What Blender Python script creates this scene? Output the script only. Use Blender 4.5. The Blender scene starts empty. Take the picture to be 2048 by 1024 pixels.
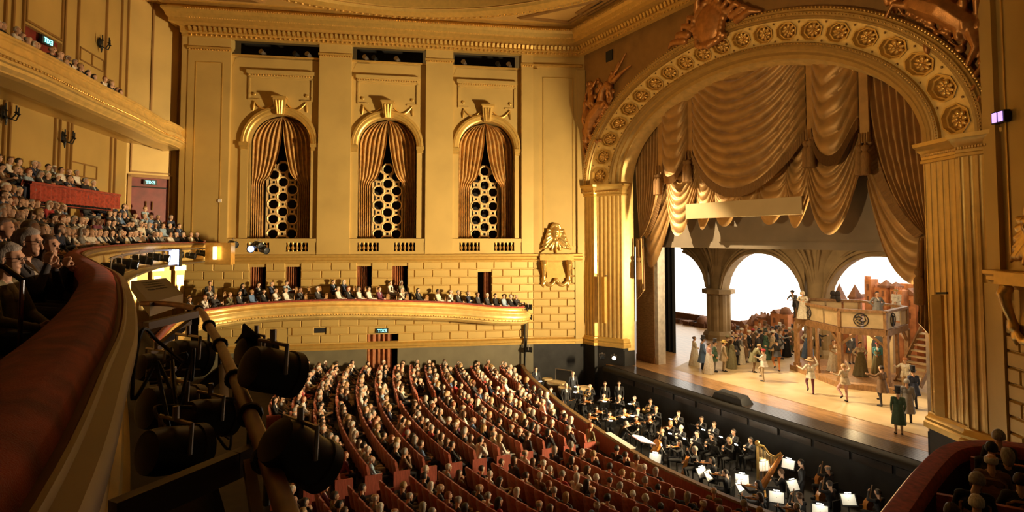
import bpy, math, random
import numpy as np
from mathutils import Vector, Matrix
from math import sin, cos, pi, sqrt, atan2, radians

scene = bpy.context.scene
col = scene.collection
rnd = random.Random(7)

# ------------------------------------------------------------------ camera
CAM = Vector((22.44, -24.60, 9.56))
YAW = atan2(8.4, 15.9)
PITCH = math.atan(56 / 1186)
F0 = Vector((-cos(YAW), sin(YAW), 0)); RT = Vector((sin(YAW), cos(YAW), 0)); UP = Vector((0, 0, 1))
FW_ = F0 * cos(PITCH) + UP * sin(PITCH); UV = UP * cos(PITCH) - F0 * sin(PITCH)
cd = bpy.data.cameras.new('camera'); cam = bpy.data.objects.new('camera', cd); col.objects.link(cam)
cam.matrix_world = Matrix(((RT.x, UV.x, -FW_.x, CAM.x), (RT.y, UV.y, -FW_.y, CAM.y), (RT.z, UV.z, -FW_.z, CAM.z), (0, 0, 0, 1)))
cd.sensor_width = 36; cd.lens = 36 * 1186 / 2048; cd.shift_y = -90 / 2048; cd.clip_start = 0.02; cd.clip_end = 300
scene.camera = cam

# ------------------------------------------------------------------ world, lights, exposure
w = bpy.data.worlds.new('world'); scene.world = w; w.use_nodes = True
bg = w.node_tree.nodes['Background']; bg.inputs[0].default_value = (1.0, 0.62, 0.27, 1); bg.inputs[1].default_value = 0.018
vs = scene.view_settings
vs.view_transform = 'Standard'; vs.look = 'None'; vs.gamma = 1; vs.exposure = 0.36; vs.use_curve_mapping = False

def aim(o, target):
    o.rotation_euler = (Vector(target) - o.location).to_track_quat('-Z', 'Y').to_euler()
def area(name, loc, target, sx, sy, power, colr, spread=180):
    l = bpy.data.lights.new(name, 'AREA'); l.shape = 'RECTANGLE'; l.size = sx; l.size_y = sy; l.energy = power; l.color = colr; l.spread = radians(spread)
    o = bpy.data.objects.new(name, l); col.objects.link(o); o.location = loc; aim(o, target); return o
def spot(name, loc, target, power, colr, angle, blend=.4, size=.25):
    l = bpy.data.lights.new(name, 'SPOT'); l.energy = power; l.color = colr; l.spot_size = radians(angle); l.spot_blend = blend; l.shadow_soft_size = size
    o = bpy.data.objects.new(name, l); col.objects.link(o); o.location = loc; aim(o, target); return o
WARM = (1.0, 0.72, 0.38)
area('chandelier_glow', (0, -18, 27.2), (0, -18, 0), 9, 9, 150, (1, .66, .3))
area('stage_border_lights', (0, 4.6, 10.6), (0, 5.5, 1), 15, 1.2, 850, (1, .72, .4))
area('stage_backlights', (-2, 16.6, 11.5), (1, 4, 1), 14, 1.0, 350, (1, .78, .48), 120)
spot('followspot_far_slot', (-13.2, -9.0, 21.6), (1.5, 7.0, 1.2), 42000, (1, .76, .45), 26, .6, .15)
spot('tier_front_spots', (14, -24.2, 10.2), (0, 8, 3), 2000, (1, .78, .48), 26, .6, .2)
area('added_stage_spill', (9.05, 2.35, 6.2), (-16, -22, 11), .5, 2.4, 5500, (1, .75, .41), 100)  # unseen light added behind the pilaster to key the far wall
spot('tier_uplight_on_arch', (4, -25.4, 8.9), (0, 0, 16.5), 6000, (1, .7, .34), 62, .5, .5)
spot('added_listener_spot', (13.0, -2.4, 13.3), (14.4, -26.3, 9.6), 12000, (1, .66, .4), 16, .7, .12)  # added spot without a lantern, brightens the foreground listeners
area('city_floods', (-5, 15.9, 10.6), (-5, 19, 3), 16, .8, 700, (1, .76, .45))
# ------------------------------------------------------------------ materials
MATS = {}
def mat(name, c, rough=.5, metal=0., var=.12, scale=3., bump=.0, bscale=40., emit=0., spec=.5, trans=0., sheen=0., stretch=(1, 1, 1), c2=None):
    m = bpy.data.materials.new(name); m.use_nodes = True; nt = m.node_tree; N = nt.nodes; L = nt.links
    b = N['Principled BSDF']
    b.inputs['Roughness'].default_value = rough; b.inputs['Metallic'].default_value = metal
    b.inputs['Specular IOR Level'].default_value = spec
    if sheen: b.inputs['Sheen Weight'].default_value = sheen; b.inputs['Sheen Roughness'].default_value = .5
    if trans: b.inputs['Transmission Weight'].default_value = trans
    tc = N.new('ShaderNodeTexCoord'); mp = N.new('ShaderNodeMapping'); mp.inputs['Scale'].default_value = stretch
    L.new(tc.outputs['Object'], mp.inputs['Vector'])
    nz = N.new('ShaderNodeTexNoise'); nz.inputs['Scale'].default_value = scale; nz.inputs['Detail'].default_value = 3
    L.new(mp.outputs['Vector'], nz.inputs['Vector'])
    mx = N.new('ShaderNodeMix'); mx.data_type = 'RGBA'
    d = c2 if c2 else tuple(x * (1 - var * 2) for x in c)
    mx.inputs[6].default_value = (*(x * (1 + (0 if c2 else var * .6)) for x in c), 1); mx.inputs[7].default_value = (*d, 1)
    rp = N.new('ShaderNodeMapRange'); rp.inputs[1].default_value = .35; rp.inputs[2].default_value = .7
    L.new(nz.outputs['Fac'], rp.inputs[0]); L.new(rp.outputs[0], mx.inputs[0]); L.new(mx.outputs[2], b.inputs['Base Color'])
    if bump:
        n2 = N.new('ShaderNodeTexNoise'); n2.inputs['Scale'].default_value = bscale; n2.inputs['Detail'].default_value = 2
        L.new(mp.outputs['Vector'], n2.inputs['Vector'])
        bp = N.new('ShaderNodeBump'); bp.inputs['Strength'].default_value = bump; bp.inputs['Distance'].default_value = .02
        L.new(n2.outputs['Fac'], bp.inputs['Height']); L.new(bp.outputs['Normal'], b.inputs['Normal'])
    if emit:
        L.new(mx.outputs[2], b.inputs['Emission Color']); b.inputs['Emission Strength'].default_value = emit
    MATS[name] = m; return m
GOLDWALL = mat('gold_wall_paint', (.57, .39, .125), .42, .3, .06, .5, .06, 60)
GOLDTRIM = mat('gold_trim', (.66, .42, .11), .36, .55, .06, 4, .03, 90)
GOLDLEAF = mat('gold_leaf', (.8, .52, .16), .3, .75, .08, 5, .03, 60)
GOLDPALE = mat('pale_gold_band', (.82, .58, .2), .4, .35, .08, 3)
COPPER = mat('coppery_relief', (.5, .22, .06), .38, .6, .15, 3, .25, 30)
BROWNGOLD = mat('brown_gold_spandrel', (.3, .16, .045), .5, .35, .1, 1.2, .1, 50)
CEILM = mat('ceiling_gold', (.64, .41, .13), .45, .3, .08, .4)
JOINT = mat('rustication_joint', (.42, .24, .05), .5, .3)
GREYWALL = mat('dado_grey_wall', (.14, .12, .07), .6, 0, .1, 1)
BLACKM = mat('matt_black', (.012, .011, .010), .7, 0, .2, 3)
PITBLACK = mat('pit_black_paint', (.018, .017, .016), .55, 0, .3, 1.5)
DARKVOID = mat('dark_interior', (.01, .008, .006), .9)  # near-black colour stands in for the unlit depth of openings
VELVET = mat('red_velvet', (.38, .055, .026), .9, 0, .25, 9, .3, 250, sheen=.12)
SEATRED = mat('rust_red_seat_plush', (.42, .085, .03), .75, 0, .2, 8, .2, 200, sheen=.3)
SEATSIDE = mat('red_ribbed_end_panel', (.42, .09, .05), .6, 0, .25, 14, 0, 1, stretch=(8, 8, .3))
WOOD = mat('varnished_wood', (.36, .19, .07), .4, 0, .2, 5, .05, 60, stretch=(1, 1, 6))
RAILWOOD = mat('rail_cap_wood', (.21, .12, .045), .5, .05, .15, 2)
DRAPE = mat('gold_drape', (.43, .235, .065), .42, .35, .12, 2, .15, 120, sheen=.3)
FRINGE = mat('drape_fringe', (.34, .17, .045), .7, .1, .3, 30, .5, 200, stretch=(8, 8, .2))
WINCURT = mat('copper_window_curtain', (.55, .31, .095), .5, .2, .2, 3, .2, 90)
REDCURT = mat('rust_red_door_curtain', (.3, .10, .03), .7, 0, .2, 3)
LATT = mat('lattice_gilt', (.78, .55, .24), .5, .2)
REDDOOR = mat('dark_red_door', (.2, .022, .018), .5, 0, .15, 2)
BRASS = mat('brass', (.7, .45, .15), .3, .9)
SIGNM = mat('exit_sign_lit', (.25, .95, .9), .5, emit=2.2, var=.02)
SIGNBK = mat('exit_sign_housing', (.02, .03, .03), .5)
STAGEW = mat('stage_boards', (.42, .23, .09), .35, 0, .18, 2.5, .05, 40, stretch=(.4, 3, 1))
CLOTHF = mat('painted_floor_cloth', (.62, .46, .24), .5, 0, .12, .45, c2=(.40, .27, .115))
APRON = mat('dark_apron_boards', (.06, .045, .035), .3, 0, .2, 3, stretch=(.3, 4, 1))
CYC = mat('emissive_cyclorama', (1, .95, .84), .9, emit=2.6, var=.02)  # emission stands in for lamplight on the sky cloth
FLATTAN = mat('painted_stone_flat', (.36, .25, .115), .75, 0, .15, 1.2, c2=(.24, .16, .07))
ARCHM = mat('arch_moulding_gold', (.44, .27, .075), .4, .5, .06, 4, .02, 80)
PILAST = mat('pilaster_gold', (.7, .47, .15), .36, .5, .06, 3)
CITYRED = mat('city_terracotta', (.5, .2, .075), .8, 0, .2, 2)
CITYDK = mat('city_dark_brown_paint', (.2, .085, .04), .8, 0, .2, 2)  # plain dark brown scenery colour for roofs, windows and the left city
SETWOOD = mat('gallery_timber', (.34, .18, .07), .55, 0, .2, 4, stretch=(2, 2, 1))
PANELC = mat('cream_gallery_panel', (.62, .46, .24), .6, 0, .1, 2)
INK = mat('black_paint_emblem', (.03, .022, .018), .6)
MASKG = mat('black_masking_drape', (.012, .013, .014), .9)
GREYHDR = mat('grey_header_border', (.22, .17, .11), .8, 0, .1, .6)
SURT = mat('surtitle_screen', (.55, .41, .2), .7, 0, .03, 1)
PAPER = mat('sheet_music', (.9, .88, .82), .6, 0, .02)
PINKP = mat('pink_score_edge', (.8, .35, .4), .6)
LAMPGLOW = mat('lamp_glow', (1, .93, .75), .4, emit=14, var=.01)
SPOTGLOW = mat('spot_lens_glow', (1, .9, .7), .4, emit=9, var=.01)
PURPLE = mat('violet_lamp_glow', (.5, .3, .85), .4, emit=1.6, var=.05)
MONI = mat('monitor_glow', (.55, .65, 1), .4, emit=2.6, var=.3, scale=14)
FIX = mat('black_lantern_enamel', (.008, .008, .008), .45, .1)
DARKBR = mat('dark_brown_steel', (.05, .028, .014), .5, .2)
STEEL = mat('worn_steel', (.3, .26, .22), .4, .8)
PIPE = mat('lighting_pipe_brown', (.2, .095, .042), .45, .3, .25, 6)
CHROME = mat('chrome', (.7, .65, .6), .2, 1)
GLASS = mat('lens_glass', (.03, .035, .04), .25, 0, .05)
WHITEM = mat('white_paint', (.75, .7, .6), .5)
VIOLW = mat('violin_varnish', (.55, .2, .035), .25, 0, .2, 6)
TIMP = mat('copper_kettle', (.6, .3, .12), .3, .85)
DRUMH = mat('drum_skin', (.6, .45, .22), .6)
CARPET = mat('dark_red_carpet', (.05, .012, .01), .95)
FLOORD = mat('dark_auditorium_floor', (.028, .016, .012), .8, 0, .2, 2)
SKINS = [mat('skin_%s' % n, c, .5, 0, .06, 20, spec=.4) for n, c in (('pale', (.72, .44, .29)), ('warm', (.62, .36, .22)), ('tan', (.48, .26, .15)), ('deep', (.2, .10, .055)))]
CL = {}
for n, c in dict(black=(.014, .013, .014), charcoal=(.045, .042, .045), navy=(.03, .04, .08), white=(.75, .70, .62), cream=(.68, .62, .48), grey=(.24, .23, .22),
                 red=(.4, .035, .035), blue=(.12, .2, .36), olive=(.2, .18, .09), brown=(.17, .095, .045), beige=(.5, .39, .25), green=(.06, .12, .075),
                 teal=(.08, .3, .36), rust=(.46, .17, .05), pink=(.6, .34, .31), plum=(.16, .04, .07), skyblue=(.33, .45, .58), tan=(.42, .28, .14), mustard=(.5, .34, .08)).items():
    CL[n] = mat('cloth_' + n, c, .8, 0, .1, 12, .15, 180)
HR = {}
for n, c in dict(black=(.012, .01, .009), dark_brown=(.035, .02, .012), brown=(.10, .05, .022), blond=(.42, .26, .10), grey=(.36, .33, .29), white=(.72, .67, .58), red=(.3, .09, .03)).items():
    HR[n] = mat('hair_' + n, c, .55, 0, .2, 40, .3, 150, stretch=(1, 1, .3))
EYE = mat('eye_dark', (.02, .014, .01), .2)

# ------------------------------------------------------------------ mesh builder
def xform(o, u, n, z=(0, 0, 1)):
    o = Vector(o if len(o) == 3 else (*o, 0)); u = Vector(u if len(u) == 3 else (*u, 0)).normalized(); n = Vector(n if len(n) == 3 else (*n, 0)).normalized(); z = Vector(z)
    return Matrix(((u.x, n.x, z.x, o.x), (u.y, n.y, z.y, o.y), (u.z, n.z, z.z, o.z), (0, 0, 0, 1)))
class MB:
    def __init__(s, M=None): s.v = []; s.f = []; s.mi = []; s.M = M; s.cur = 0
    def add(s, vs, fs, m=None):
        b = len(s.v); M = s.M
        s.v += [M @ Vector(p) for p in vs] if M is not None else [Vector(p) for p in vs]
        s.f += [tuple(b + i for i in f) for f in fs]; s.mi += [s.cur if m is None else m] * len(fs); return s
    def box(s, x0, x1, y0, y1, z0, z1, m=None):
        return s.add([(x0, y0, z0), (x1, y0, z0), (x1, y1, z0), (x0, y1, z0), (x0, y0, z1), (x1, y0, z1), (x1, y1, z1), (x0, y1, z1)],
                     [(0, 3, 2, 1), (4, 5, 6, 7), (0, 1, 5, 4), (1, 2, 6, 5), (2, 3, 7, 6), (3, 0, 4, 7)], m)
    def bar(s, a, b, w, h, m=None):   # rectangular bar between two points
        a = Vector(a); b = Vector(b); d = (b - a); L = d.length; d.normalize()
        up = Vector((0, 0, 1)) if abs(d.z) < .95 else Vector((0, 1, 0)); sx = d.cross(up).normalized() * w / 2; sz = sx.cross(d).normalized() * h / 2
        vs = [p + i * sx + j * sz for p in (a, b) for i, j in ((-1, -1), (1, -1), (1, 1), (-1, 1))]
        return s.add(vs, [(0, 1, 2, 3), (7, 6, 5, 4), (0, 4, 5, 1), (1, 5, 6, 2), (2, 6, 7, 3), (3, 7, 4, 0)], m)
    def prism(s, poly, y0, y1, m=None):   # poly in (x,z), extruded in y
        n = len(poly)
        vs = [(x, y0, z) for x, z in poly] + [(x, y1, z) for x, z in poly]
        fs = [tuple(range(n)), tuple(range(2 * n - 1, n - 1, -1))] + [(i, i + n, (i + 1) % n + n, (i + 1) % n) for i in range(n)]
        return s.add(vs, fs, m)
    def loft(s, rings, close=True, caps=False, m=None):
        n = len(rings[0]); vs = [p for r in rings for p in r]; fs = []
        for i in range(len(rings) - 1):
            for j in range(n if close else n - 1):
                k = (j + 1) % n; fs.append((i * n + j, i * n + k, (i + 1) * n + k, (i + 1) * n + j))
        if caps: fs += [tuple(range(n - 1, -1, -1)), tuple((len(rings) - 1) * n + j for j in range(n))]
        return s.add(vs, fs, m)
    def tube(s, path, r, n=8, caps=True, m=None):
        P = [Vector(p) for p in path]; R = r if isinstance(r, (list, tuple)) else [r] * len(P); rings = []; sd = None
        for i, p in enumerate(P):
            d = (P[min(i + 1, len(P) - 1)] - P[max(i - 1, 0)]).normalized()
            if sd is None: sd = d.cross(Vector((0, 0, 1)) if abs(d.z) < .9 else Vector((1, 0, 0))).normalized()
            else: sd = (sd - d * sd.dot(d)).normalized()
            e = d.cross(sd); rings.append([p + (sd * cos(2 * pi * k / n) + e * sin(2 * pi * k / n)) * R[i] for k in range(n)])
        return s.loft(rings, True, caps, m)
    def lathe(s, prof, n=16, c=(0, 0, 0), m=None, ax=None):
        c = Vector(c); A = ax if ax is not None else Matrix.Identity(3)
        return s.loft([[c + A @ Vector((r * cos(2 * pi * k / n), r * sin(2 * pi * k / n), z)) for k in range(n)] for r, z in prof], True, True, m)
    def ball(s, c, r, n=12, k=8, m=None, R=None):
        r = r if isinstance(r, (list, tuple)) else (r, r, r); c = Vector(c); rings = []
        for i in range(k + 1):
            a = -pi / 2 + pi * i / k; cr = max(cos(a), .02)
            rings.append([(R @ Vector((r[0] * cr * cos(2 * pi * j / n), r[1] * cr * sin(2 * pi * j / n), r[2] * sin(a))) if R else Vector((r[0] * cr * cos(2 * pi * j / n), r[1] * cr * sin(2 * pi * j / n), r[2] * sin(a)))) + c for j in range(n)])
        return s.loft(rings, True, True, m)
    def sweep(s, path, prof, closed=False, m=None, zs=None):   # plan path, profile (offset along left normal, z)
        P = [Vector((p[0], p[1])) for p in path]; n = len(P); rings = []
        for i in range(n):
            a = P[(i - 1) % n] if (closed or i > 0) else P[i]; b = P[(i + 1) % n] if (closed or i < n - 1) else P[i]
            d1 = (P[i] - a).normalized() if (P[i] - a).length > 1e-6 else (b - P[i]).normalized()
            d2 = (b - P[i]).normalized() if (b - P[i]).length > 1e-6 else d1
            n1 = Vector((-d1.y, d1.x)); n2 = Vector((-d2.y, d2.x)); nn = (n1 + n2).normalized(); k = 1 / max(.35, nn.dot(n1))
            z0 = zs[i] if zs else 0
            rings.append([(P[i].x + nn.x * o * k, P[i].y + nn.y * o * k, z + z0) for o, z in prof])
        if closed: rings.append(rings[0])
        return s.loft(rings, False, False, m)
    def grid(s, fn, nu, nv, m=None):
        return s.loft([[fn(i / nu, j / nv) for j in range(nv + 1)] for i in range(nu + 1)], False, False, m)
    def build(s, name, mats, parent=None, smooth=0.6, loc=None):
        me = bpy.data.meshes.new(name)
        if loc is not None: I = Matrix.Translation(-Vector(loc))
        elif parent is not None: I = WM.get(parent.name, Matrix.Identity(4)).inverted()
        else: I = Matrix.Identity(4)
        me.from_pydata([I @ v for v in s.v], [], s.f); me.update()
        mats = mats if isinstance(mats, (list, tuple)) else [mats]
        for m in mats: me.materials.append(m)
        if len(mats) > 1: me.polygons.foreach_set('material_index', s.mi)
        if smooth:
            me.polygons.foreach_set('use_smooth', [True] * len(me.polygons)); me.set_sharp_from_angle(angle=smooth)
        o = bpy.data.objects.new(name, me); col.objects.link(o)
        if loc is not None: o.location = loc; WM[o.name] = Matrix.Translation(Vector(loc))
        if parent is not None: o.parent = parent; WM[o.name] = WM.get(parent.name, Matrix.Identity(4))
        return o
WM = {}
def tag(o, label=None, cat=None, group=None, kind=None):
    if label: o['label'] = label
    if cat: o['category'] = cat
    if group: o['group'] = group
    if kind: o['kind'] = kind
    return o
def empty(name, loc, label, cat, group=None, rz=0.):
    o = bpy.data.objects.new(name, None); col.objects.link(o); o.location = loc; o.rotation_euler = (0, 0, rz); o.empty_display_size = .2
    WM[o.name] = Matrix.Translation(Vector(loc)) @ Matrix.Rotation(rz, 4, 'Z')
    return tag(o, label, cat, group)
def struct(o, label, cat=None): return tag(o, label, cat, None, 'structure')
def arc(a0, a1, n): return [a0 + (a1 - a0) * i / n for i in range(n + 1)]
def spline(pts, k=8):   # catmull-rom through points
    P = [Vector(p) for p in pts]; out = []
    for i in range(len(P) - 1):
        a, b, c, d = P[max(i - 1, 0)], P[i], P[i + 1], P[min(i + 2, len(P) - 1)]
        for j in range(k):
            t = j / k
            out.append(.5 * ((2 * b) + (c - a) * t + (2 * a - 5 * b + 4 * c - d) * t * t + (3 * b - a - 3 * c + d) * t ** 3))
    return out + [P[-1]]
def text_mesh(txt, size, depth, name):
    cu = bpy.data.curves.new(name, 'FONT'); cu.body = txt; cu.size = size; cu.extrude = depth; cu.align_x = 'CENTER'; cu.align_y = 'CENTER'
    o = bpy.data.objects.new(name, cu); col.objects.link(o)
    me = bpy.data.meshes.new_from_object(o.evaluated_get(bpy.context.evaluated_depsgraph_get()))
    bpy.data.objects.remove(o); return me
ORD = ['first', 'second', 'third', 'fourth', 'fifth', 'sixth', 'seventh', 'eighth', 'ninth', 'tenth'] 
def ordn(i):
    if i < 10: return ORD[i]
    n = i + 1; return '%d%s' % (n, 'th' if 10 < n % 100 < 14 else {1: 'st', 2: 'nd', 3: 'rd'}.get(n % 10, 'th'))
# ================================================================== SETTING: walls of the hall
A = Vector((-20.76, -25.32)); B = Vector((-13.8, -3.84)); C = Vector((-12.4, -.6))
tF = (B - A).normalized(); nF = Vector((tF.y, -tF.x)); LF = (B - A).length
MF = xform(A, tF, nF)
tS = (C - B).normalized(); nS = Vector((tS.y, -tS.x)); LS = (C - B).length
MS = xform(B, tS, nS)
MIR = Matrix.Scale(-1, 4, (1, 0, 0))
def mx2(p): return Vector((-p.x, p.y))
B3 = Vector((15.6, -2.7)); MSN = xform(B3, mx2(C) - B3, Vector((-(mx2(C) - B3).y, (mx2(C) - B3).x))); LSN = (mx2(C) - B3).length
HALL = [Vector((19, -9)), B3, mx2(C), C, B, A, A - nF * 1.6]

def rectwall(mb, u0, u1, z0, z1, rects, n0, n1):
    us = sorted({u0, u1, *[r[0] for r in rects], *[r[1] for r in rects]}); zs = sorted({z0, z1, *[r[2] for r in rects], *[r[3] for r in rects]})
    us = [u for u in us if u0 <= u <= u1]; zs = [z for z in zs if z0 <= z <= z1]
    for a, b in zip(us, us[1:]):
        for c, d in zip(zs, zs[1:]):
            mu, mz = (a + b) / 2, (c + d) / 2
            if not any(r[0] < mu < r[1] and r[2] < mz < r[3] for r in rects): mb.box(a, b, n0, n1, c, d)

BOXDOORS = [(3.95, 4.95, 4.6, 7.75), (6.15, 7.1, 4.6, 7.75), (10.65, 11.6, 4.6, 7.75), (12.95, 13.95, 4.6, 7.75), (18.7, 19.65, 4.6, 7.3)]
EXITD = (11.35, 13.35, 0.0, 3.25)
bays = [(2.55, 8.07, 5.62), (10.15, 15.1, 12.55), (16.95, 21.75, 19.34)]
RW, ZS = 1.95, 15.85

mb = MB(MF)
rectwall(mb, 0, LF, 2.3, 8.05, BOXDOORS + [EXITD], -.6, .27)
rectwall(mb, 0, LF, -.2, 2.3, [EXITD], -.6, .2, )
pil = [(0, 2.55), (8.07, 10.15), (15.1, 16.95), (21.75, LF)]
for a, b in pil: mb.box(a, b, -.6, .35, 8.05, 22.7)
for u0, u1, c in bays:
    rectwall(mb, u0, u1, 8.05, 9.6, [(c - 1.9, c - .5, 8.74, 9.32), (c + .5, c + 1.9, 8.74, 9.32)], -.6, 0)
    mb.box(u0, c - RW, -.6, 0, 9.6, ZS); mb.box(c + RW, u1, -.6, 0, 9.6, ZS)
    ns = 28; inn = []; out = []
    for i in range(ns + 1):
        a = pi * i / ns; cu, su = cos(a), sin(a); inn.append((c + RW * cu, ZS + RW * su))
        k = min(((u1 - c) if cu > 0 else (c - u0)) / max(abs(cu), 1e-4), (21.65 - ZS) / max(su, 1e-4)); out.append((c + k * cu, ZS + k * su))
    mb.loft([[(p[0], 0, p[1]) for p in inn], [(p[0], 0, p[1]) for p in out]], False)
    for (x, z) in ((u0, 21.65), (u1, 21.65)):   # corners
        pass
    o2 = [(c + RW * cos(pi * i / ns), ZS + RW * sin(pi * i / ns)) for i in range(ns + 1)]
    o2 = [(c + RW, 9.6)] + o2 + [(c - RW, 9.6)]
    mb.loft([[(p[0], 0, p[1]) for p in o2], [(p[0], -2.0, p[1]) for p in o2]], False)
    mb.box(u0, u1, -.1, 0.0, 21.45, 21.65)
    mb.box(u0, u1, -.6, -.02, 19.9, 21.65)
    mb.box(c - RW - .4, c + RW + .4, -2.0, 0, 9.45, 9.6)
wall_far = struct(mb.build('wall_far', GOLDWALL), 'gold painted side wall with three tall curtained window niches opposite the viewer')
# corner infill of bays above arches is covered by full sheets: side triangles
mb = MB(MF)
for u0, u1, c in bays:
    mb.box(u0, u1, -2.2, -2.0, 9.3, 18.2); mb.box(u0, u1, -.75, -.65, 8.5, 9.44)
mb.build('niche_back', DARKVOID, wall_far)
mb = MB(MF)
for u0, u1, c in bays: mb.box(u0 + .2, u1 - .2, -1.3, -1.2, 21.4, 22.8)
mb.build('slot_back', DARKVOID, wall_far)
# splay walls (far and near) and near side wall
def splay(Mx, name, label):
    mb = MB(Mx); mb.box(-.15, LS + .6, -.6, .25, 2.3, 8.05); mb.box(-.1, LS + .6, -.6, .1, 8.05, 22.7)
    mb.box(-.02, .45, -.5, .3, 8.05, 21.6); mb.box(LS - .35, LS + .25, -.5, .28, 8.05, 21.6)
    mb.box(LS - .55, LS - .1, 0, .4, 2.3, 8.05)
    o = struct(mb.build(name, GOLDWALL), label)
    m2 = MB(Mx); m2.box(-.15, LS + .6, -.6, .2, -2.5, 2.35); m2.build('pit_side_panel', PITBLACK, o)
    m3 = MB(Mx)
    for a, b, c, d in ((.75, LS - .6, 21.0, 21.06), (.75, LS - .6, 9.0, 9.06)): m3.box(a, b, .1, .14, c, d)
    for a in (.75, LS - .66): m3.box(a, a + .06, .1, .14, 9.0, 21.06)
    m3.build('panel_moulding', GOLDTRIM, o); return o
wall_splay = splay(MS, 'wall_splay_far', 'angled gold wall beside the far end of the proscenium, with bracket and mask')
wall_splay2 = splay(MSN @ Matrix.Translation((LSN - LS, 0, 0)), 'wall_splay_near', 'angled gold wall at the right edge beside the near proscenium pilaster')
mb = MB(); mb.bar((15.55, -2.6, 12), (19.5, -6.2, 12), .4, 22)
wall_near = struct(mb.build('wall_near', GOLDWALL), 'gold side wall at the right edge of the view')

# rusticated blocks, one object each
def brick_mesh(L, H, D=.085, ch=.035):
    mb = MB(); x, z = L / 2, H / 2
    r0 = [(-x, 0, -z), (x, 0, -z), (x, 0, z), (-x, 0, z)]; r1 = [(p[0], D * .45, p[2]) for p in r0]
    r2 = [((abs(p[0]) - ch) * (1 if p[0] > 0 else -1), D, (abs(p[2]) - ch) * (1 if p[2] > 0 else -1)) for p in r0]
    mb.loft([r0, r1, r2], True); mb.add(r2, [(0, 1, 2, 3)])
    me = bpy.data.meshes.new('brick'); me.from_pydata([tuple(v) for v in mb.v], [], mb.f); me.update(); me.materials.append(GOLDWALL); return me
CH = .525
BM = brick_mesh(1.15, CH - .045)
def bricks(Mx, parent, u0, u1, z0, rows, holes, n, skip=0):
    for r in range(rows):
        z = z0 + r * CH; segs = [(u0, u1)]
        for h in holes:
            if h[2] < z + CH * .6 and h[3] > z + CH * .4:
                segs = [s for a, b in segs for s in ((a, min(b, h[0])), (max(a, h[1]), b)) if s[1] - s[0] > .12]
        for a, b in segs:
            u = a; first = True
            g = -0.6 * (r % 2)
            k0 = math.floor((a - g) / 1.2); edges = [a] + [g + 1.2 * k for k in range(k0, k0 + 40) if a + .2 < g + 1.2 * k < b - .2] + [b]
            for p, q in zip(edges, edges[1:]):
                o = bpy.data.objects.new('brick', BM); col.objects.link(o); o.parent = parent
                L = q - p - .045
                o.matrix_local = Mx @ Matrix.Translation(((p + q) / 2, n, z + CH / 2)) @ Matrix.Diagonal((L / 1.15, 1, 1, 1))
VENT = (8.0, 8.75, 3.45, 3.75); ACC = (5.0, 6.35, 2.75, 3.75)
bricks(MF, wall_far, 0.1, LF, 2.78, 10, BOXDOORS + [EXITD, VENT, ACC], .27)
bricks(MS, wall_splay, 0, LS - .55, 2.78, 10, [(.5, 2.75, 6.3, 8.2)], .25)
MSN2 = MSN @ Matrix.Translation((LSN - LS, 0, 0))
bricks(MSN2, wall_splay2, 0, LS - .55, 2.78, 10, [(.5, 2.75, 6.3, 8.2)], .25)
# access door and vent in the rusticated wall
mb = MB(MF); mb.box(ACC[0], ACC[0] + .66, .27, .33, ACC[2], ACC[3]); mb.box(ACC[0] + .7, ACC[1], .27, .33, ACC[2], ACC[3]); mb.build('access_door', GOLDWALL, wall_far)
mb = MB(MF); mb.box(*VENT[:2], .27, .3, *VENT[2:]); mb.build('vent_grille', BLACKM, wall_far)
# mouldings along the hall (trim)
def trim(i, prof, path, m, label):
    mb = MB(); mb.sweep(path, prof); return struct(mb.build('trim_%d' % i, m, None, .35), label)
FARP = [C - tS * .05, B, A, A - nF * 1.6]; NEARP = [Vector((19.5, -6.3)), B3, mx2(C)]
LEDGE = [(.2, 7.9), (.32, 7.95), (.36, 8.12), (.5, 8.2), (.5, 8.32), (.62, 8.4), (.62, 8.52), (0, 8.56)]
DADO = [(.2, 2.28), (.36, 2.3), (.36, 2.42), (.42, 2.46), (.42, 2.62), (.3, 2.7), (.2, 2.78)]
trim(1, LEDGE, FARP, GOLDTRIM, 'moulded gold ledge under the window balustrades on the far wall')
trim(2, LEDGE, NEARP, GOLDTRIM, 'moulded gold ledge at the right edge beside the near pilaster')
trim(3, DADO, FARP, GOLDTRIM, 'ornamented gold dado moulding above the grey lower wall')
trim(4, DADO, NEARP, GOLDTRIM, 'gold dado moulding low on the near side wall')
mb = MB(MF); 
rectwall(mb, 0, LF, -.2, 2.3, [EXITD], .2, .24); mb.build('grey_lower_panel', GREYWALL, wall_far)
CORN = [(.2, 22.5), (.42, 22.58), (.42, 22.75), (.5, 22.8), (.5, 23.12), (.62, 23.2), (1.0, 23.3), (1.02, 23.55), (1.12, 23.62), (1.2, 23.85), (1.36, 24.0), (1.36, 24.15), (1.1, 24.2), (1.1, 24.35), (1.5, 24.42), (1.5, 24.55), (0, 24.6)]
cornice = trim(5, CORN, HALL, GOLDTRIM, 'heavy moulded gold cornice with leaf ornament running under the ceiling')
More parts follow.
